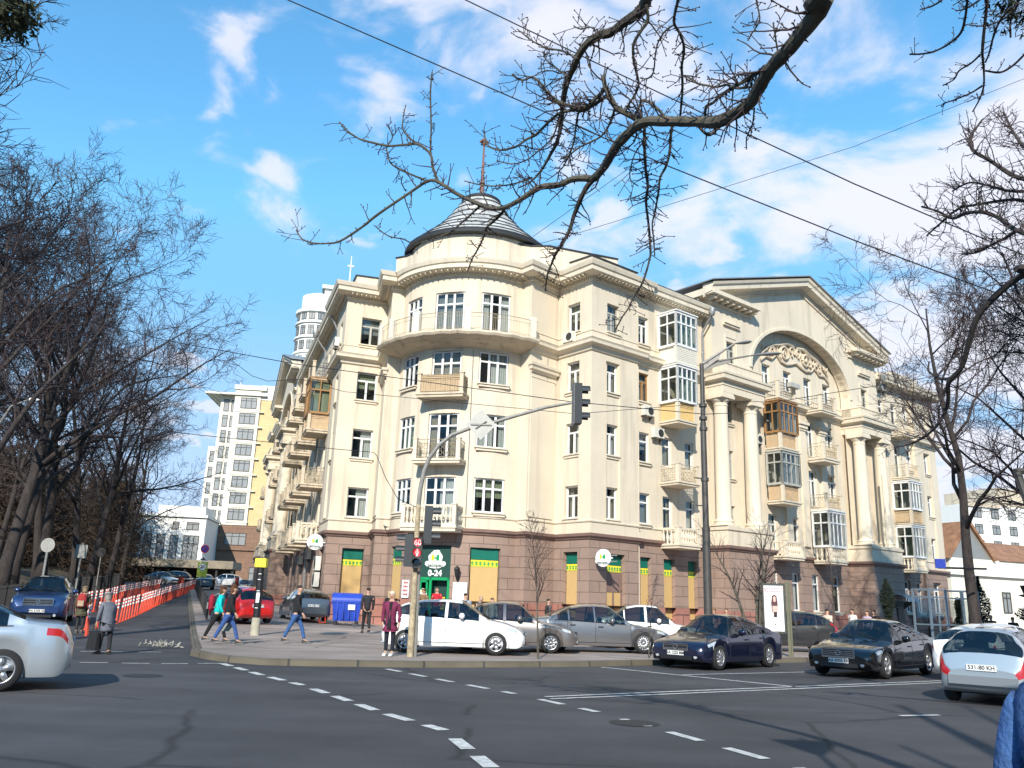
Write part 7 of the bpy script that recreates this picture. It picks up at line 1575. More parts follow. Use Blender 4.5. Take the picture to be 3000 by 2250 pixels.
small_tree(.97, 23.85, 'thin bare sapling by the kerb in front of the grey sedan', 3.75, 1, .035, 3, 22); small_tree(4.35, 25.95, 'short thin sapling in front of the silver grey sedan', 2.3, 1, .022, 8, 7)
small_tree(10.1, 34.6, 'bushy bare tree with several stems beside the tall lamp post', 4.9, 4, .09, 5, 13, .75, 'small_tree'); small_tree(15.7, 40.9, 'thin bare young tree before the shaded brown wall', 4.2, 1, .04, 12, 16)
# foreground branch, tree rooted behind the camera
FT = thing('overhanging_tree', 'big bare tree reaching over the street with thick curving limb across the sky', 'tree', (3.15, -3.0, 0))
_o = Vector((3.15, -3.0, 0)); rf = random.Random(21)
TB_, LB_, WB_ = MB(lambda x, y, z: (x - 3.15, y + 3, z)), MB(lambda x, y, z: (x - 3.15, y + 3, z)), MB(lambda x, y, z: (x - 3.15, y + 3, z))
TB_.tube([(3.15, -3, -.1), (3.2, -2.95, .5), (3.3, -2.7, 2.5), (3.35, -2.55, 3.8), (3.5, -2.6, 6), (3.8, -2.9, 9), (4.0, -3.3, 12)], [.42, .3, .27, .25, .19, .13, .06], 12)
TB_.tube([(3.3, -2.7, 4.6), (2.8, -4, 7), (2.3, -5, 10)], [.16, .1, .04], 8); TB_.tube([(3.6, -2.7, 6.6), (4.9, -2.4, 9.4), (5.5, -2.2, 11.5)], [.12, .08, .03], 8)
def px_tree(mb, L_, d0, d1, w0=None, n=8, twigs=0, tw=.35, pre=None, sink=None, jit=.08):
    """L_: (x, y, width px) measured along a limb; distance runs d0..d1"""
    N_ = len(L_); pts = []; rs = []
    if pre:
        for p, r in pre: pts.append(Vector(p)); rs.append(r)
    for i, q in enumerate(L_):
        d_ = d0 + (d1 - d0) * i / max(1, N_ - 1); w_ = q[2] if len(q) > 2 else w0[0] + (w0[1] - w0[0]) * i / max(1, N_ - 1)
        pts.append(pxp(q[0], q[1], d_)); rs.append(w_ / 2 / 2430 * d_)
    P, R2 = [], []      # smooth
    for i in range(len(pts) - 1):
        p0, p1, p2, p3 = pts[max(i - 1, 0)], pts[i], pts[i + 1], pts[min(i + 2, len(pts) - 1)]
        for k in range(4):
            t_ = k / 4; P.append(.5 * ((2 * p1) + (p2 - p0) * t_ + (2 * p0 - 5 * p1 + 4 * p2 - p3) * t_ ** 2 + (3 * p1 - p0 - 3 * p2 + p3) * t_ ** 3)); R2.append((rs[i] + (rs[i + 1] - rs[i]) * t_) * (1 + rf.uniform(-.08, .1)))
    P.append(pts[-1]); R2.append(rs[-1]); mb.tube(P, R2, n)
    s0 = len(pre) * 4 if pre else 0; Q = P[s0:]; RQ = R2[s0:]
    for k in range(twigs):
        i = rf.randrange(1, len(Q) - 1); p = Q[i]; d_ = (Q[i + 1] - Q[i - 1]).normalized(); o = Vector((rf.gauss(0, 1), rf.gauss(0, .5), rf.gauss(0, 1))).normalized(); o = (o - d_ * o.dot(d_)).normalized(); dd = (d_ * rf.uniform(.1, .9) + o + Vector((0, 0, .25))).normalized()
        L1 = tw * rf.uniform(.15, 1) ** 1.3; c = max(2, int(L1 / .07)); P1, dl = wander(rf, p, dd, L1, c, .2, .06); r1 = min(RQ[i] * .5, .009); WB_.tube(P1, [max(.0032, r1 * (1 - .6 * j / c)) for j in range(c + 1)], 5, False); WB_.ball(P1[-1], .0075, 5, 4)
        for j in range(1, c):
            if rf.random() < .75:
                o = Vector((rf.gauss(0, 1), rf.gauss(0, .4), rf.gauss(0, 1))).normalized(); P2, _ = wander(rf, P1[j], (dl + o).normalized(), rf.uniform(.03, .12), 2, .2, .05); WB_.tube(P2, [.0042, .0036, .003], 4, False); WB_.ball(P2[-1], .0065, 5, 3)
    for k in range(int(len(Q) * .8)):       # knobs along the limb
        i = rf.randrange(0, len(Q) - 1); o = Vector((rf.gauss(0, 1), rf.gauss(0, .5), rf.gauss(0, 1))).normalized(); WB_.tube([Q[i], Q[i] + o * (RQ[i] + .015 + RQ[i] * .3)], [RQ[i] * .45 + .002, .002], 4)
pre = [((3.33, -2.6, 3.7), .2), ((3.1, -.6, 5.0), .12), ((2.7, 2.2, 5.6), .08)]
px_tree(TB_, [(2422, -40, 44), (2422, 0, 42), (2372, 68, 40), (2314, 140, 38), (2259, 199, 36), (2223, 258, 34), (2196, 303, 34), (2155, 332, 32), (2101, 357, 34), (2042, 357, 28), (1952, 355, 27), (1889, 357, 28), (1853, 380, 27), (1812, 420, 26), (1789, 457, 25), (1767, 493, 23), (1740, 524, 21)], 6.4, 8.2, n=10, twigs=46, tw=.5, pre=pre)
px_tree(TB_, [(1740, 524, 21), (1681, 524, 19), (1636, 542, 18), (1581, 549, 17), (1527, 583, 15), (1478, 608, 14), (1440, 610, 12), (1410, 601, 12), (1342, 570, 11), (1284, 533, 10), (1252, 531, 9), (1207, 560, 8), (1107, 628, 7.5), (1062, 664, 7), (999, 705, 6), (960, 713, 5), (917, 712, 5), (885, 700, 4), (868, 674, 4)], 8.2, 10.2, n=7, twigs=60, tw=.35)
for L_, d0, d1, w0, tg, tw in (
    ([(1284, 533), (1268, 490), (1261, 452), (1225, 423), (1180, 425), (1134, 427), (1080, 415), (1053, 407), (1020, 385), (994, 357)], 9.4, 10, (9, 4), 26, .25), ([(1261, 452), (1262, 410), (1263, 362), (1261, 271), (1266, 212)], 9.6, 9.9, (6, 4), 18, .22),
    ([(1225, 423), (1195, 400), (1180, 375), (1182, 340), (1189, 307)], 9.7, 9.9, (5, 3), 9, .16), ([(1132, 434), (1140, 470), (1157, 488), (1193, 506), (1243, 527)], 9.9, 9.7, (4, 6), 14, .18), ([(1134, 427), (1150, 400), (1132, 362)], 9.9, 9.9, (4, 3), 8, .12), ([(1189, 560), (1176, 535), (1180, 515)], 9.9, 9.9, (3, 3), 3, .1),
    ([(1740, 524), (1717, 551), (1699, 588), (1690, 610), (1681, 633), (1672, 665), (1658, 696), (1640, 725), (1627, 746), (1615, 775), (1605, 800), (1600, 830), (1598, 853)], 8.2, 8.9, (17, 4), 34, .28), ([(1478, 612), (1470, 625), (1450, 645), (1427, 665), (1418, 690), (1409, 712), (1397, 735), (1383, 759), (1369, 798)], 8.8, 9.1, (10, 4), 18, .2),
    ([(1410, 601), (1383, 625), (1365, 642), (1347, 657), (1322, 678), (1297, 690), (1270, 700), (1220, 714)], 9, 9.6, (7, 3), 18, .2), ([(1098, 661), (1120, 680), (1145, 694), (1180, 700), (1205, 713)], 9.8, 9.8, (3, 4), 9, .15),
    ([(1889, 357), (1850, 340), (1807, 316), (1790, 290), (1780, 271), (1771, 245), (1767, 221)], 7.9, 8, (18, 12), 12, .3), ([(1893, -60), (1893, 0), (1875, 32), (1850, 52), (1825, 68), (1789, 95), (1753, 104), (1717, 131), (1690, 172), (1680, 200), (1667, 226), (1655, 265), (1649, 307), (1645, 350), (1640, 384), (1630, 420), (1613, 452), (1585, 500), (1554, 533), (1520, 550)], 7.8, 9.2, (33, 4), 60, .45),
    ([(1771, 258), (1760, 275), (1744, 289), (1725, 308), (1703, 316), (1675, 312), (1649, 303), (1625, 290), (1604, 271), (1585, 245), (1559, 226), (1530, 235), (1500, 219)], 8, 8.6, (13, 5), 40, .35), ([(1785, 275), (1770, 285), (1750, 300), (1720, 318), (1694, 321), (1664, 325), (1636, 334), (1610, 355), (1590, 375), (1570, 395), (1545, 407), (1520, 425), (1500, 434), (1465, 440), (1433, 429), (1422, 410), (1419, 384)], 8.1, 8.9, (11, 4), 52, .3),
    ([(1889, 366), (1888, 400), (1889, 452), (1892, 500), (1898, 542), (1894, 575), (1893, 601), (1898, 640), (1902, 678), (1905, 720), (1904, 755), (1886, 819), (1870, 850), (1853, 877), (1840, 905), (1824, 927), (1799, 974)], 7.9, 8.4, (9, 4), 50, .28), ([(1970, 362), (1965, 400), (1961, 452), (1950, 490), (1934, 520), (1930, 555), (1925, 588), (1918, 625), (1911, 656), (1915, 700), (1918, 750)], 7.8, 8.1, (8, 4), 34, .3),
    ([(1893, 14), (1898, 59), (1878, 90), (1857, 127), (1855, 155), (1857, 181), (1864, 210), (1871, 244), (1865, 268), (1853, 289), (1840, 308), (1834, 325)], 7.7, 7.9, (9, 5), 28, .35), ([(1986, -40), (1986, 0), (1978, 35), (1975, 68), (1990, 95), (2002, 127), (2003, 160), (1997, 194), (1999, 230), (1999, 271), (1996, 305), (1993, 339)], 7.2, 7.7, (8, 6), 26, .3),
    ([(1975, 72), (1950, 90), (1929, 122), (1920, 160), (1916, 203), (1908, 222), (1893, 231), (1875, 228)], 7.4, 7.6, (5, 4), 14, .2), ([(2241, 194), (2222, 212), (2195, 228), (2155, 253), (2132, 266), (2110, 280), (2090, 300), (2070, 312), (2066, 330), (2065, 348)], 7.1, 7.6, (12, 6), 26, .35),
    ([(2200, 255), (2155, 258), (2130, 248), (2100, 255), (2070, 250), (2042, 244), (2025, 232), (2006, 221)], 7.2, 7.5, (7, 4), 22, .25), ([(1948, 344), (1930, 322), (1907, 303), (1890, 296), (1880, 294), (1872, 315), (1860, 335)], 7.8, 7.9, (8, 6), 14, .2), ([(2210, 316), (2208, 340), (2205, 362), (2195, 385), (2187, 407), (2187, 438)], 7.3, 7.4, (5, 3), 12, .22),
    ([(2280, 160), (2272, 110), (2265, 65)], 6.9, 6.9, (5, 4), 5, .2), ([(2320, 100), (2350, 60), (2370, 30), (2390, -20)], 6.7, 6.5, (4, 4), 7, .2), ([(2210, -30), (2220, 20), (2225, 60), (2205, 95), (2190, 120)], 7, 7, (5, 3), 9, .2), ([(2040, 360), (2060, 385), (2080, 395), (2100, 378), (2110, 370)], 7.6, 7.6, (8, 10), 5, .15),
    ([(1800, 320), (1790, 355), (1760, 400), (1700, 430), (1660, 460), (1645, 462)], 8, 8.4, (7, 4), 30, .32), ([(1700, 320), (1690, 350), (1680, 420), (1660, 470), (1640, 500), (1600, 530)], 8.2, 8.6, (6, 3), 36, .32), ([(1640, 334), (1620, 400), (1580, 440), (1540, 470), (1500, 480), (1455, 470)], 8.4, 8.8, (5, 3), 30, .26), ([(1560, 520), (1500, 540), (1440, 545), (1400, 540), (1360, 530)], 8.8, 9.1, (5, 3), 22, .22), ([(1900, 400), (1860, 450), (1845, 520), (1870, 545)], 7.9, 8, (4, 3), 16, .22),
    ([(1750, 105), (1735, 80), (1700, 85), (1680, 75)], 8, 8.2, (5, 3), 14, .22), ([(1690, 172), (1650, 150), (1600, 140), (1560, 120), (1515, 85)], 8.2, 8.5, (6, 3), 24, .25), ([(1667, 226), (1630, 200), (1600, 175), (1590, 150)], 8.3, 8.5, (5, 3), 16, .22)):
    px_tree(LB_, L_, d0, d1, w0, 6, tg, tw)
on(TB_, 'trunk', M['barkl'], FT, True); on(LB_, 'limb', M['barkl'], FT, True); on(WB_, 'twig', M['twig'], FT)
# second tree: off frame on the right
FT2 = thing('overhanging_tree', 'bare tree outside the right edge, its drooping boughs hanging in the top right corner', 'tree', (10.5, 7.0, 0))
f_ = lambda x, y, z: (x - 10.5, y - 7.0, z)
TB_, LB_, WB_ = MB(f_), MB(f_), MB(f_)
TB_.tube([(10.5, 7, -.1), (10.45, 7, .5), (10.3, 7.1, 3), (10.1, 7.2, 5.5), (9.9, 7.4, 8), (9.6, 7.8, 11)], [.4, .3, .27, .23, .16, .06], 12)
for L_, d0, d1, w0, tg, tw, pr in (
    ([(3060, 790, 18), (3000, 804, 16), (2932, 853, 17), (2867, 924, 15), (2840, 1000, 14), (2818, 1075, 13), (2780, 1119, 12), (2778, 1160, 10), (2774, 1195, 9), (2750, 1240, 8), (2720, 1271, 7), (2690, 1290, 6), (2660, 1303, 4), (2620, 1310, 3)], 11.5, 13.5, None, 30, .45, [((10.2, 7.15, 4.6), .1), ((9.2, 8.2, 4.9), .07)]),
    ([(2818, 1075, 9), (2790, 1105, 8), (2755, 1110, 7), (2735, 1100, 6), (2720, 1085, 5), (2722, 1059, 4)], 12.5, 12.8, None, 6, .2, None), ([(2892, -60), (2892, 0), (2885, 70), (2878, 145), (2880, 180), (2882, 203), (2882, 251), (2870, 290), (2849, 328)], 10.5, 11, (9, 3), 12, .2, [((9.7, 7.6, 9.6), .1), ((8.8, 8.6, 10.2), .06)]),
    ([(2840, -40), (2834, 0), (2828, 50), (2815, 96), (2780, 128), (2738, 150), (2700, 158), (2665, 159)], 10.5, 11.2, (7, 4), 16, .18, None), ([(2873, 159), (2845, 185), (2810, 207), (2795, 232), (2762, 251)], 10.9, 11.1, (5, 3), 8, .14, None), ([(2878, 251), (2845, 272), (2805, 289), (2762, 304)], 10.9, 11.1, (5, 3), 8, .14, None),
    ([(2887, 207), (2931, 212), (2970, 190), (3010, 150)], 10.9, 10.7, (5, 5), 6, .15, None), ([(2965, 20), (2930, 60), (2911, 106), (2900, 150), (2887, 183)], 10.6, 10.9, (6, 4), 8, .15, None), ([(2985, 10), (2950, 50), (2890, 75), (2840, 74)], 10.6, 11, (5, 3), 8, .15, None), ([(2970, 25), (2960, 70), (2961, 110)], 10.6, 10.7, (5, 4), 3, .1, None), ([(2760, 0), (2730, 18), (2695, 28)], 10.8, 11, (5, 3), 5, .12, None), ([(2870, 0), (2830, 25), (2800, 32)], 10.8, 11, (5, 3), 5, .12, None),
    ([(3060, 700), (2979, 675), (2930, 640), (2880, 622), (2830, 625), (2790, 640), (2750, 620), (2700, 605)], 14, 16, (13, 5), 60, .7, None), ([(2979, 675), (2940, 700), (2900, 720), (2860, 740), (2820, 745)], 14.5, 15.5, (9, 4), 40, .6, None), ([(3030, 600), (2980, 585), (2920, 590), (2860, 600), (2810, 610), (2760, 650), (2715, 690)], 14.3, 16, (9, 4), 50, .65, None), ([(3030, 530), (2970, 515), (2900, 470), (2850, 440), (2845, 400), (2860, 375), (2878, 350)], 14.3, 15.5, (12, 4), 50, .6, None), ([(3030, 560), (2960, 560), (2900, 545), (2840, 535), (2790, 560)], 14.3, 15.5, (8, 4), 44, .6, None),
    ([(3030, 460), (2990, 420), (2960, 370), (2940, 330)], 14.3, 15, (8, 4), 34, .5, None), ([(3040, 900), (2990, 870), (2960, 800), (2935, 740)], 14.3, 15, (10, 4), 40, .6, None)):
    px_tree(TB_ if pr and w0 is None else LB_, L_, d0, d1, w0, 7, tg, tw, pre=pr)
on(TB_, 'trunk', M['bark'], FT2, True); on(LB_, 'limb', M['bark'], FT2, True); on(WB_, 'twig', M['twig'], FT2)
# undergrowth at the back of the park, bushes and conifers on the right
def clump(name, boxes, m_, label, cat, seed, size=.14, kind=None, dens=1.0, th=.3):
    r = random.Random(seed); b = MB()
    for (x, y, z, rx, ry, rz_, n) in boxes:
        for k in range(int(n * dens)):
            a, c, e = r.gauss(0, .42), r.gauss(0, .42), r.uniform(0, 1); w_ = (1 - e * .5); p = Vector((x + a * rx * w_, y + c * ry * w_, z + e * rz_)); d_ = Vector((r.gauss(0, 1), r.gauss(0, 1), r.gauss(0, 1))).normalized() * size * r.uniform(.6, 1.5); q = d_.orthogonal().normalized() * size * th; b.face([p - q, p + d_, p + q, p - d_])
    o = b.obj(name, m_, None); tag(o, label, cat, kind=kind); return o
M['brush'] = mat('dry_brown_brush', (.05, .032, .02), .95, var=.5, scale=2); M['dkgreen'] = mat('dark_evergreen', (.012, .022, .010), .9, var=.4, scale=3); M['olive'] = mat('yellow_green_shoots', (.13, .13, .02), .9, var=.4, scale=3)
bx = []
rb = random.Random(4)
for k in range(60): q, r_ = rb.uniform(-2, 95), rb.uniform(15, 32); x, y = st(q, r_); bx.append((x, y, hp(x, y), 3.5, 3.5, rb.uniform(4, 10), 2300))
o = clump('undergrowth', bx, M['brush'], None, None, 5, .3, 'stuff', th=.12); 
bx = []
for k in range(34): y = rb.uniform(82, 125); x = -y * rb.uniform(.44, .72); bx.append((x, y, 2.5, 6, 5, rb.uniform(9, 17), 3600))
clump('woods', bx, M['brush'], None, None, 8, .42, 'stuff', th=.1)
bx = []
for k in range(22): q, r_ = rb.uniform(0, 60), rb.uniform(18, 34); x, y = st(q, r_); bx.append((x, y, hp(x, y), 2.5, 2.5, rb.uniform(1.5, 3.5), 500))
clump('shrubbery', bx, M['dkgreen'], None, None, 6, .18, 'stuff')
def bush(x, y, rx, h, n, m_, label, nm='conifer', seed=1, size=.1):
    R_ = thing(nm, label, 'shrub', (x, y, .1)); b = MB(); r = random.Random(seed)
    for k in range(n):
        e = r.random(); w_ = rx * (1 - e) ** .6 * (.65 + .35 * math.sin(e * 9 + seed)); a = r.uniform(0, 6.28); q = w_ * math.sqrt(r.random()); p = Vector((q * math.cos(a), q * math.sin(a), e * h)); d_ = Vector((r.gauss(0, 1), r.gauss(0, 1), r.gauss(.6, 1))).normalized() * size * r.uniform(.6, 1.4); o_ = d_.orthogonal().normalized() * size * .3; b.face([p - o_, p + d_, p + o_, p - d_])
    on(b, 'foliage', m_, R_); m = MB(); m.tube([(0, 0, 0), (0, 0, h * .8)], [.06, .02], 5); on(m, 'stem', M['bark'], R_)
bush(24.6, 44.2, .95, 3.6, 2600, M['dkgreen'], 'taller dark conifer shrub right of the steel kiosks', seed=2); bush(23.3, 43.9, .8, 2.5, 1700, M['dkgreen'], 'shorter dark conifer shrub right of the steel kiosks', seed=5); bush(18.6, 41.5, .85, 3.2, 2000, M['dkgreen'], 'dark evergreen bush left of the steel kiosks', seed=7)
bush(30.5, 46.0, 4.2, 3.4, 6500, M['dkgreen'], 'broad dark evergreen hedge at the foot of the right hand trees', 'evergreen_bush', 9, .2); bush(36.5, 50.0, 4.5, 6.2, 5000, M['olive'], 'yellow green budding bush behind the right hand trees', 'budding_bush', 11, .16); bush(27.5, 40.5, 3.0, 2.6, 4000, M['dkgreen'], 'low dark hedge beside the rightmost trunk', 'evergreen_bush', 13, .16)
# ================= BUILDINGS BEHIND =================
M['ivory'] = plaster('ivory_render', (.78, .74, .62), .04, .03); M['sand'] = blocks('sand_yellow_brick', (.66, .50, .26), (.62, .46, .23), (.52, .4, .22), 1.6, .5, .02, bump=.2, var=.06); M['brownclad'] = blocks('brown_cladding', (.25, .15, .10), (.22, .13, .09), (.12, .08, .06), 1.2, .8, .02, bump=.2, var=.15)
M['winfar'] = mat('far_window_glass', (.26, .27, .27), .3); M['whitefar'] = plaster('white_render', (.80, .79, .74), .05, .03)
class Bd:
    """far building with flat faces; frame origin P, direction ang, outward = right of travel"""
    def __init__(s, label, P, ang, name='apartment_tower'): s.root = thing(name, label, 'building', (P[0], P[1], 0)); s.P = Vector(P); s.f = Fr((0, 0), ang, 1); s.walls = {}
    def pt(s, a, d, z): return s.f(a, d, z)
    def box(s, a0, a1, d0, d1, z0, z1, m_): s.walls.setdefault(m_, []).append((a0, a1, d0, d1, z0, z1))
    def win(s, a, z, w_, h_, d=0, cols=3, bars=True):
        o = link('window', bwin(w_, h_, cols), s.root, s.f(a, d + .02, z), s.f.rz()); link('pane', bpane(w_, h_), o)
    def done(s):
        for m_, L_ in s.walls.items():
            b = MB(s.pt)
            for q in L_:
                a0, a1, d0, d1, z0, z1 = q
                b.face([(a0, d1, z0), (a1, d1, z0), (a1, d1, z1), (a0, d1, z1)], [(a0, z0), (a1, z0), (a1, z1), (a0, z1)]); b.face([(a0, d0, z0), (a0, d1, z0), (a0, d1, z1), (a0, d0, z1)], [(d0, z0), (d1, z0), (d1, z1), (d0, z1)]); b.face([(a1, d0, z0), (a1, d1, z0), (a1, d1, z1), (a1, d0, z1)], [(d0, z0), (d1, z0), (d1, z1), (d0, z1)]); b.face([(a0, d0, z0), (a1, d0, z0), (a1, d0, z1), (a0, d0, z1)]); b.face([(a0, d0, z1), (a1, d0, z1), (a1, d1, z1), (a0, d1, z1)])
            on(b, 'wall', M[m_], s.root)
BW = {}
def bwin(w_, h_, c):
    k = (round(w_, 2), round(h_, 2), c)
    if k not in BW:
        m = MB(); t_ = .09; m.box(-w_ / 2, -w_ / 2 + t_, 0, .08, 0, h_).box(w_ / 2 - t_, w_ / 2, 0, .08, 0, h_).box(-w_ / 2 + t_, w_ / 2 - t_, 0, .08, 0, t_).box(-w_ / 2 + t_, w_ / 2 - t_, 0, .08, h_ - t_, h_)
        for i in range(1, c): x = -w_ / 2 + w_ * i / c; m.box(x - .05, x + .05, 0, .075, t_, h_ - t_)
        m.box(-w_ / 2 + t_, w_ / 2 - t_, 0, .07, h_ * .7, h_ * .7 + .08); BW[k] = m.mesh('window', mat('dark_bronze_frame', (.07, .065, .055), .5) if 'dark_bronze_frame' not in bpy.data.materials else bpy.data.materials['dark_bronze_frame'])
    return BW[k]
BP = {}
def bpane(w_, h_):
    k = (round(w_, 2), round(h_, 2))
    if k not in BP: m = MB(); m.face([(-w_ / 2, .01, 0), (w_ / 2, .01, 0), (w_ / 2, .01, h_), (-w_ / 2, .01, h_)]); BP[k] = m.mesh('pane', M['winfar'])
    return BP[k]
# ivory and yellow tower, brown base
b = Bd('tall ivory apartment tower with yellow brick stripe and brown stone base', (-50.2, 139.0), 6)
b.box(0, 4.0, -12, -1.4, 8.5, 35.2, 'ivory'); b.box(-1.6, 2.2, -14, -3.2, 8.5, 26.0, 'ivory'); b.box(2.6, 6.9, -12, 0, 12.5, 36.0, 'ivory'); b.box(6.9, 13.4, -12, -.35, 12.5, 34.0, 'sand'); b.box(6.9, 16, -12, -.25, 34.0, 36.6, 'ivory'); b.box(13.4, 20, -12, -.45, 12.5, 34, 'sand'); b.box(2.4, 7.8, -12, .25, 35.6, 36.4, 'ivory')
b.box(-2.2, 20, -12, -.2, 0, 8.4, 'brownclad'); b.box(2.4, 20, -12, .1, 8.4, 12.4, 'brownclad'); b.box(-2.3, 4, -12.2, -1.2, 8.4, 9.0, 'ivory')
for k in range(8):
    z = 13.3 + k * 2.72; b.win(5.0, z, 2.7, 1.9, 0); b.box(3.4, 7.0, -.5, .12, z - .42, z - .22, 'ivory'); b.win(14.6, z, 1.9, 1.8, -.45, 2)
    if k < 7: b.box(3.0, 7.6, -.5, .1, z + 2.1, z + 2.25, 'ivory')
    b.win(1.0, z - .4, .9, 2.1, -1.4, 1); b.win(3.2 - 1.1, z - .4, .6, 2.0, -1.4, 1)
    if k < 5: b.win(-.8, z - .9, .8, 1.9, -3.2, 1)
b.win(5.4, 9.2, 3.4, 2.0, .1, 3); b.win(9.4, 2.4, 2.6, 3.4, -.2, 2); b.win(13.0, 2.2, 1.8, 4.6, -.2, 1)
for z in (37.0,): b.box(3.0, 3.1, -1, -.9, 36.0, 37.2, 'ivory')
b.box(-2.4, 7.9, -12, .35, 30.0 + 4.6, 34.95, 'ivory'); b.done()
# tall white tower with a rounded corner behind the left wing
b = Bd('very tall white tower with stacked rounded bays and thin rooftop mast', (-42.0, 168.0), 12)
b.box(0, 30, -14, 0, 0, 60, 'whitefar'); b.box(1, 9, -10, -1, 60, 66.5, 'whitefar'); b.box(.4, 9.6, -10.5, -.4, 66.0, 66.8, 'whitefar'); b.box(10, 26, -12, -1.5, 60, 64, 'whitefar')
for k in range(17):
    z = 12 + k * 3.3
    for a in (5.4, 8.8, 12.2):
        if z < 58 and z > 28: b.win(a, z, 1.5, 2.0, .02, 2)
    b.box(3.5, 13.5, -.5, .35, z - .75, z - .45, 'whitefar')
for z in (61, 63.3):
    for a in (3.5, 7.0): b.win(a, z + .3, 1.4, 1.5, -.98, 1)
b.done(); m = MB(); m.tube([(6, -5, 66), (6, -5, 76)], [.25, .08], 6); m.box(5.3, 6.7, -5.2, -4.8, 73.4, 73.7); m.v = [b.f(*v) for v in m.v]; on(m, 'mast', M['whitefar'], b.root)
m = MB(); Rr = 4.2; pr_ = [(Rr, 0)]
for k in range(8, 18): z = 1.2 + k * 3.3; pr_ += [(Rr, z), (Rr + .4, z + .05), (Rr + .4, z + .3), (Rr, z + .35)]
pr_ += [(Rr, 59.5), (Rr + .5, 59.8), (Rr + .5, 60.4), (Rr - .6, 61), (Rr - .6, 64), (.1, 65.5)]
m.lathe(pr_, (0, -2.5, 0), 28); m.v = [b.f(*v) for v in m.v]; on(m, 'rounded_bay', M['whitefar'], b.root, True)
for z0 in (34, 47.2):
    m = MB(); m.lathe([(3.6, -1.6), (4.9, -.4), (5.1, 0), (5.1, 1.3), (4.2, 1.4)], (0, -2.5, z0 + 1.2), 28); m.v = [b.f(*v) for v in m.v]; on(m, 'round_balcony', M['whitefar'], b.root, True)
for k in range(8, 18):
    for th_ in (205, 230, 255, 280, 305):
        a_ = rad(th_ - 180 + 90) if False else rad(th_); nx, ny = math.cos(a_), math.sin(a_)
        p = b.f(Rr * nx, -2.5 - Rr * ny - .0, 2.0 + k * 3.3); c_ = Vector(b.f(0, -2.5, 0)[:2]); o_ = Vector(p[:2]) - c_; o_.normalize(); p = (p[0] + o_.x * .03, p[1] + o_.y * .03, p[2])
        o = link('window', bwin(1.3, 2.0, 2), b.root, p, math.atan2(o_.y, o_.x) - PI / 2); link('pane', bpane(1.3, 2.0), o)
# white office block at the end of the street
b = Bd('low white office block with tall dark windows at the end of the side street', (-57.8, 128.0), 8, 'office_block')
b.box(0, 11.5, -10, 0, 2, 12.6, 'whitefar'); b.box(-.2, 11.7, -10, .35, 12.6, 13.0, 'whitefar'); b.box(4, 11, -8, -1, 13.0, 14.4, 'whitefar'); b.box(-.1, 11.6, -10, .25, 4.9, 5.3, 'whitefar')
for k, (a, w_) in enumerate(((1.2, 1.2), (3.3, 1.2), (5.2, 1.2), (7.1, 1.2), (9.6, 2.3))):
    b.win(a, 5.6, w_, 4.3, .0, 1 if w_ < 2 else 3); b.win(a, 10.7, w_ * .8, 1.2, .0, 1 if w_ < 2 else 2) if k > 2 else None; b.win(a, 3.1, w_, 1.3, .0, 1 if w_ < 2 else 2)
b.done()
# low dark canopy structure before it
R_ = thing('entrance_canopy', 'long low concrete canopy over a dark garage entrance', 'canopy', (-44.2, 112.0, 2.6), rad(8)); m = MB(); m.box(-8.5, 8.2, -1, 6, 2.0, 3.0); on(m, 'roof_slab', mat('stained_concrete', (.28, .24, .18), .9, var=.3, scale=1), R_); m = MB()
for k in range(9): m.box(-8 + k * 2, -7.75 + k * 2, -.6, -.3, 0, 2.0)
on(m, 'column', M['black'], R_); m = MB(); m.box(-8.4, 8, 2.5, 2.7, 0, 2.0); on(m, 'rear_wall', M['dark'], R_)
R_ = thing('red_container', 'red low shed glimpsed between the park trunks', 'shed', (-52, 112, 3.2), rad(8)); m = MB(); m.box(-6, 4, 0, 3, 0, 1.8); on(m, 'wall', mat('faded_red', (.4, .08, .06), .8), R_); m = MB(); m.box(-6.2, 4.2, -.2, 3.2, 1.8, 2.0); on(m, 'roof', M['signback'], R_)
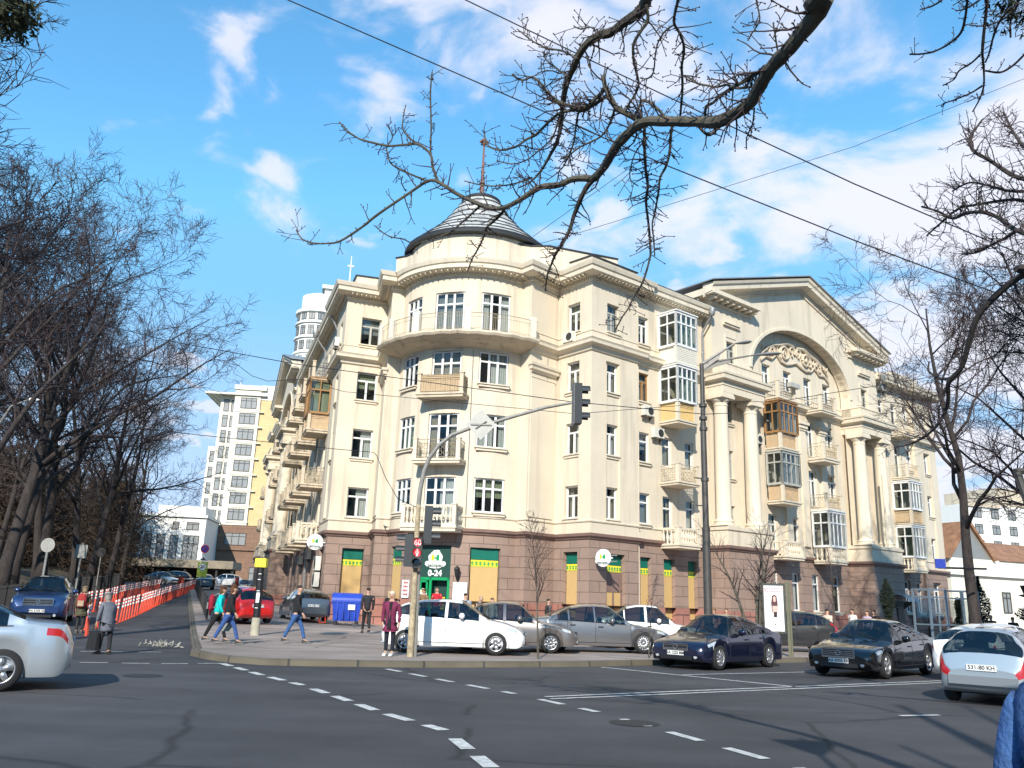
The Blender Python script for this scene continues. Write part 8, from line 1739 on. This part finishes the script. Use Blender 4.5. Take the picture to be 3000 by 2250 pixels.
# house and tower on the right
b = Bd('pale yellow house with a steep tin gable behind the right hand trees', (42.3, 80.5), 24, 'gabled_house')
b.box(0, 22, -10, 0, 0, 7.2, 'ivory'); b.box(-.3, 22.2, -10, .35, 5.6, 5.95, 'whitefar'); b.done()
m = MB(b.pt); m.hexa([(0, 0, 7.2), (6, 0, 7.2), (6, -8, 7.2), (0, -8, 7.2), (2.7, .0, 10.6), (3.3, .0, 10.6), (3.3, -8, 10.6), (2.7, -8, 10.6)]); on(m, 'gable', M['signback'], b.root); m = MB(b.pt); m.hexa([(-.4, .3, 7.1), (-.1, .3, 7.1), (-.1, -8, 7.1), (-.4, -8, 7.1), (2.8, .3, 10.8), (3.1, .3, 10.7), (3.1, -8, 10.7), (2.8, -8, 10.8)]); m.hexa([(6.4, .3, 7.1), (6.1, .3, 7.1), (6.1, -8, 7.1), (6.4, -8, 7.1), (3.2, .3, 10.8), (2.9, .3, 10.7), (2.9, -8, 10.7), (3.2, -8, 10.8)]); m.hexa([(7, .2, 7.2), (22, .2, 7.2), (22, -9.5, 7.2), (7, -9.5, 7.2), (7.5, -4, 9.4), (21.5, -4, 9.4), (21.5, -5, 9.4), (7.5, -5, 9.4)]); on(m, 'roof', mat('rusty_tin_roof', (.30, .15, .08), .8, var=.4, scale=1.5), b.root)
for a in (3, 7.5, 12, 16.5): b.win(a, 2.2, 1.2, 2.0, 0, 2)
b = Bd('distant grey and white apartment block half hidden by branches on the right', (84, 152.0), 20, 'apartment_block')
b.box(0, 46, -12, 0, 0, 22, 'whitefar'); b.box(8, 46, -12, -.2, 22, 25.5, 'oldcream'); b.box(0, 8, -.5, .3, 21.5, 22.2, 'oldcream')
for k in range(7):
    for a in range(10): b.win(2.5 + a * 4.3, 2.2 + k * 2.9, 1.9, 1.7, .02, 2)
b.done()

# building across the street, outside the frame on the right, whose shade covers the right end
b = Bd('cream apartment building across the street outside the right edge of the view', (18.3, -8.0), 90, 'apartment_building')
b.f = Fr((0, 0), 90, -1); b.box(0, 23, -22, 0, 0, 32.4, 'oldcream'); b.box(-.3, 23.3, -22, .5, 32.4, 33.2, 'oldcream')
for k in range(8):
    for a in range(6): b.win(2 + a * 3.4, 1.5 + k * 3.5, 1.4, 1.9, .02, 2)
b.done()
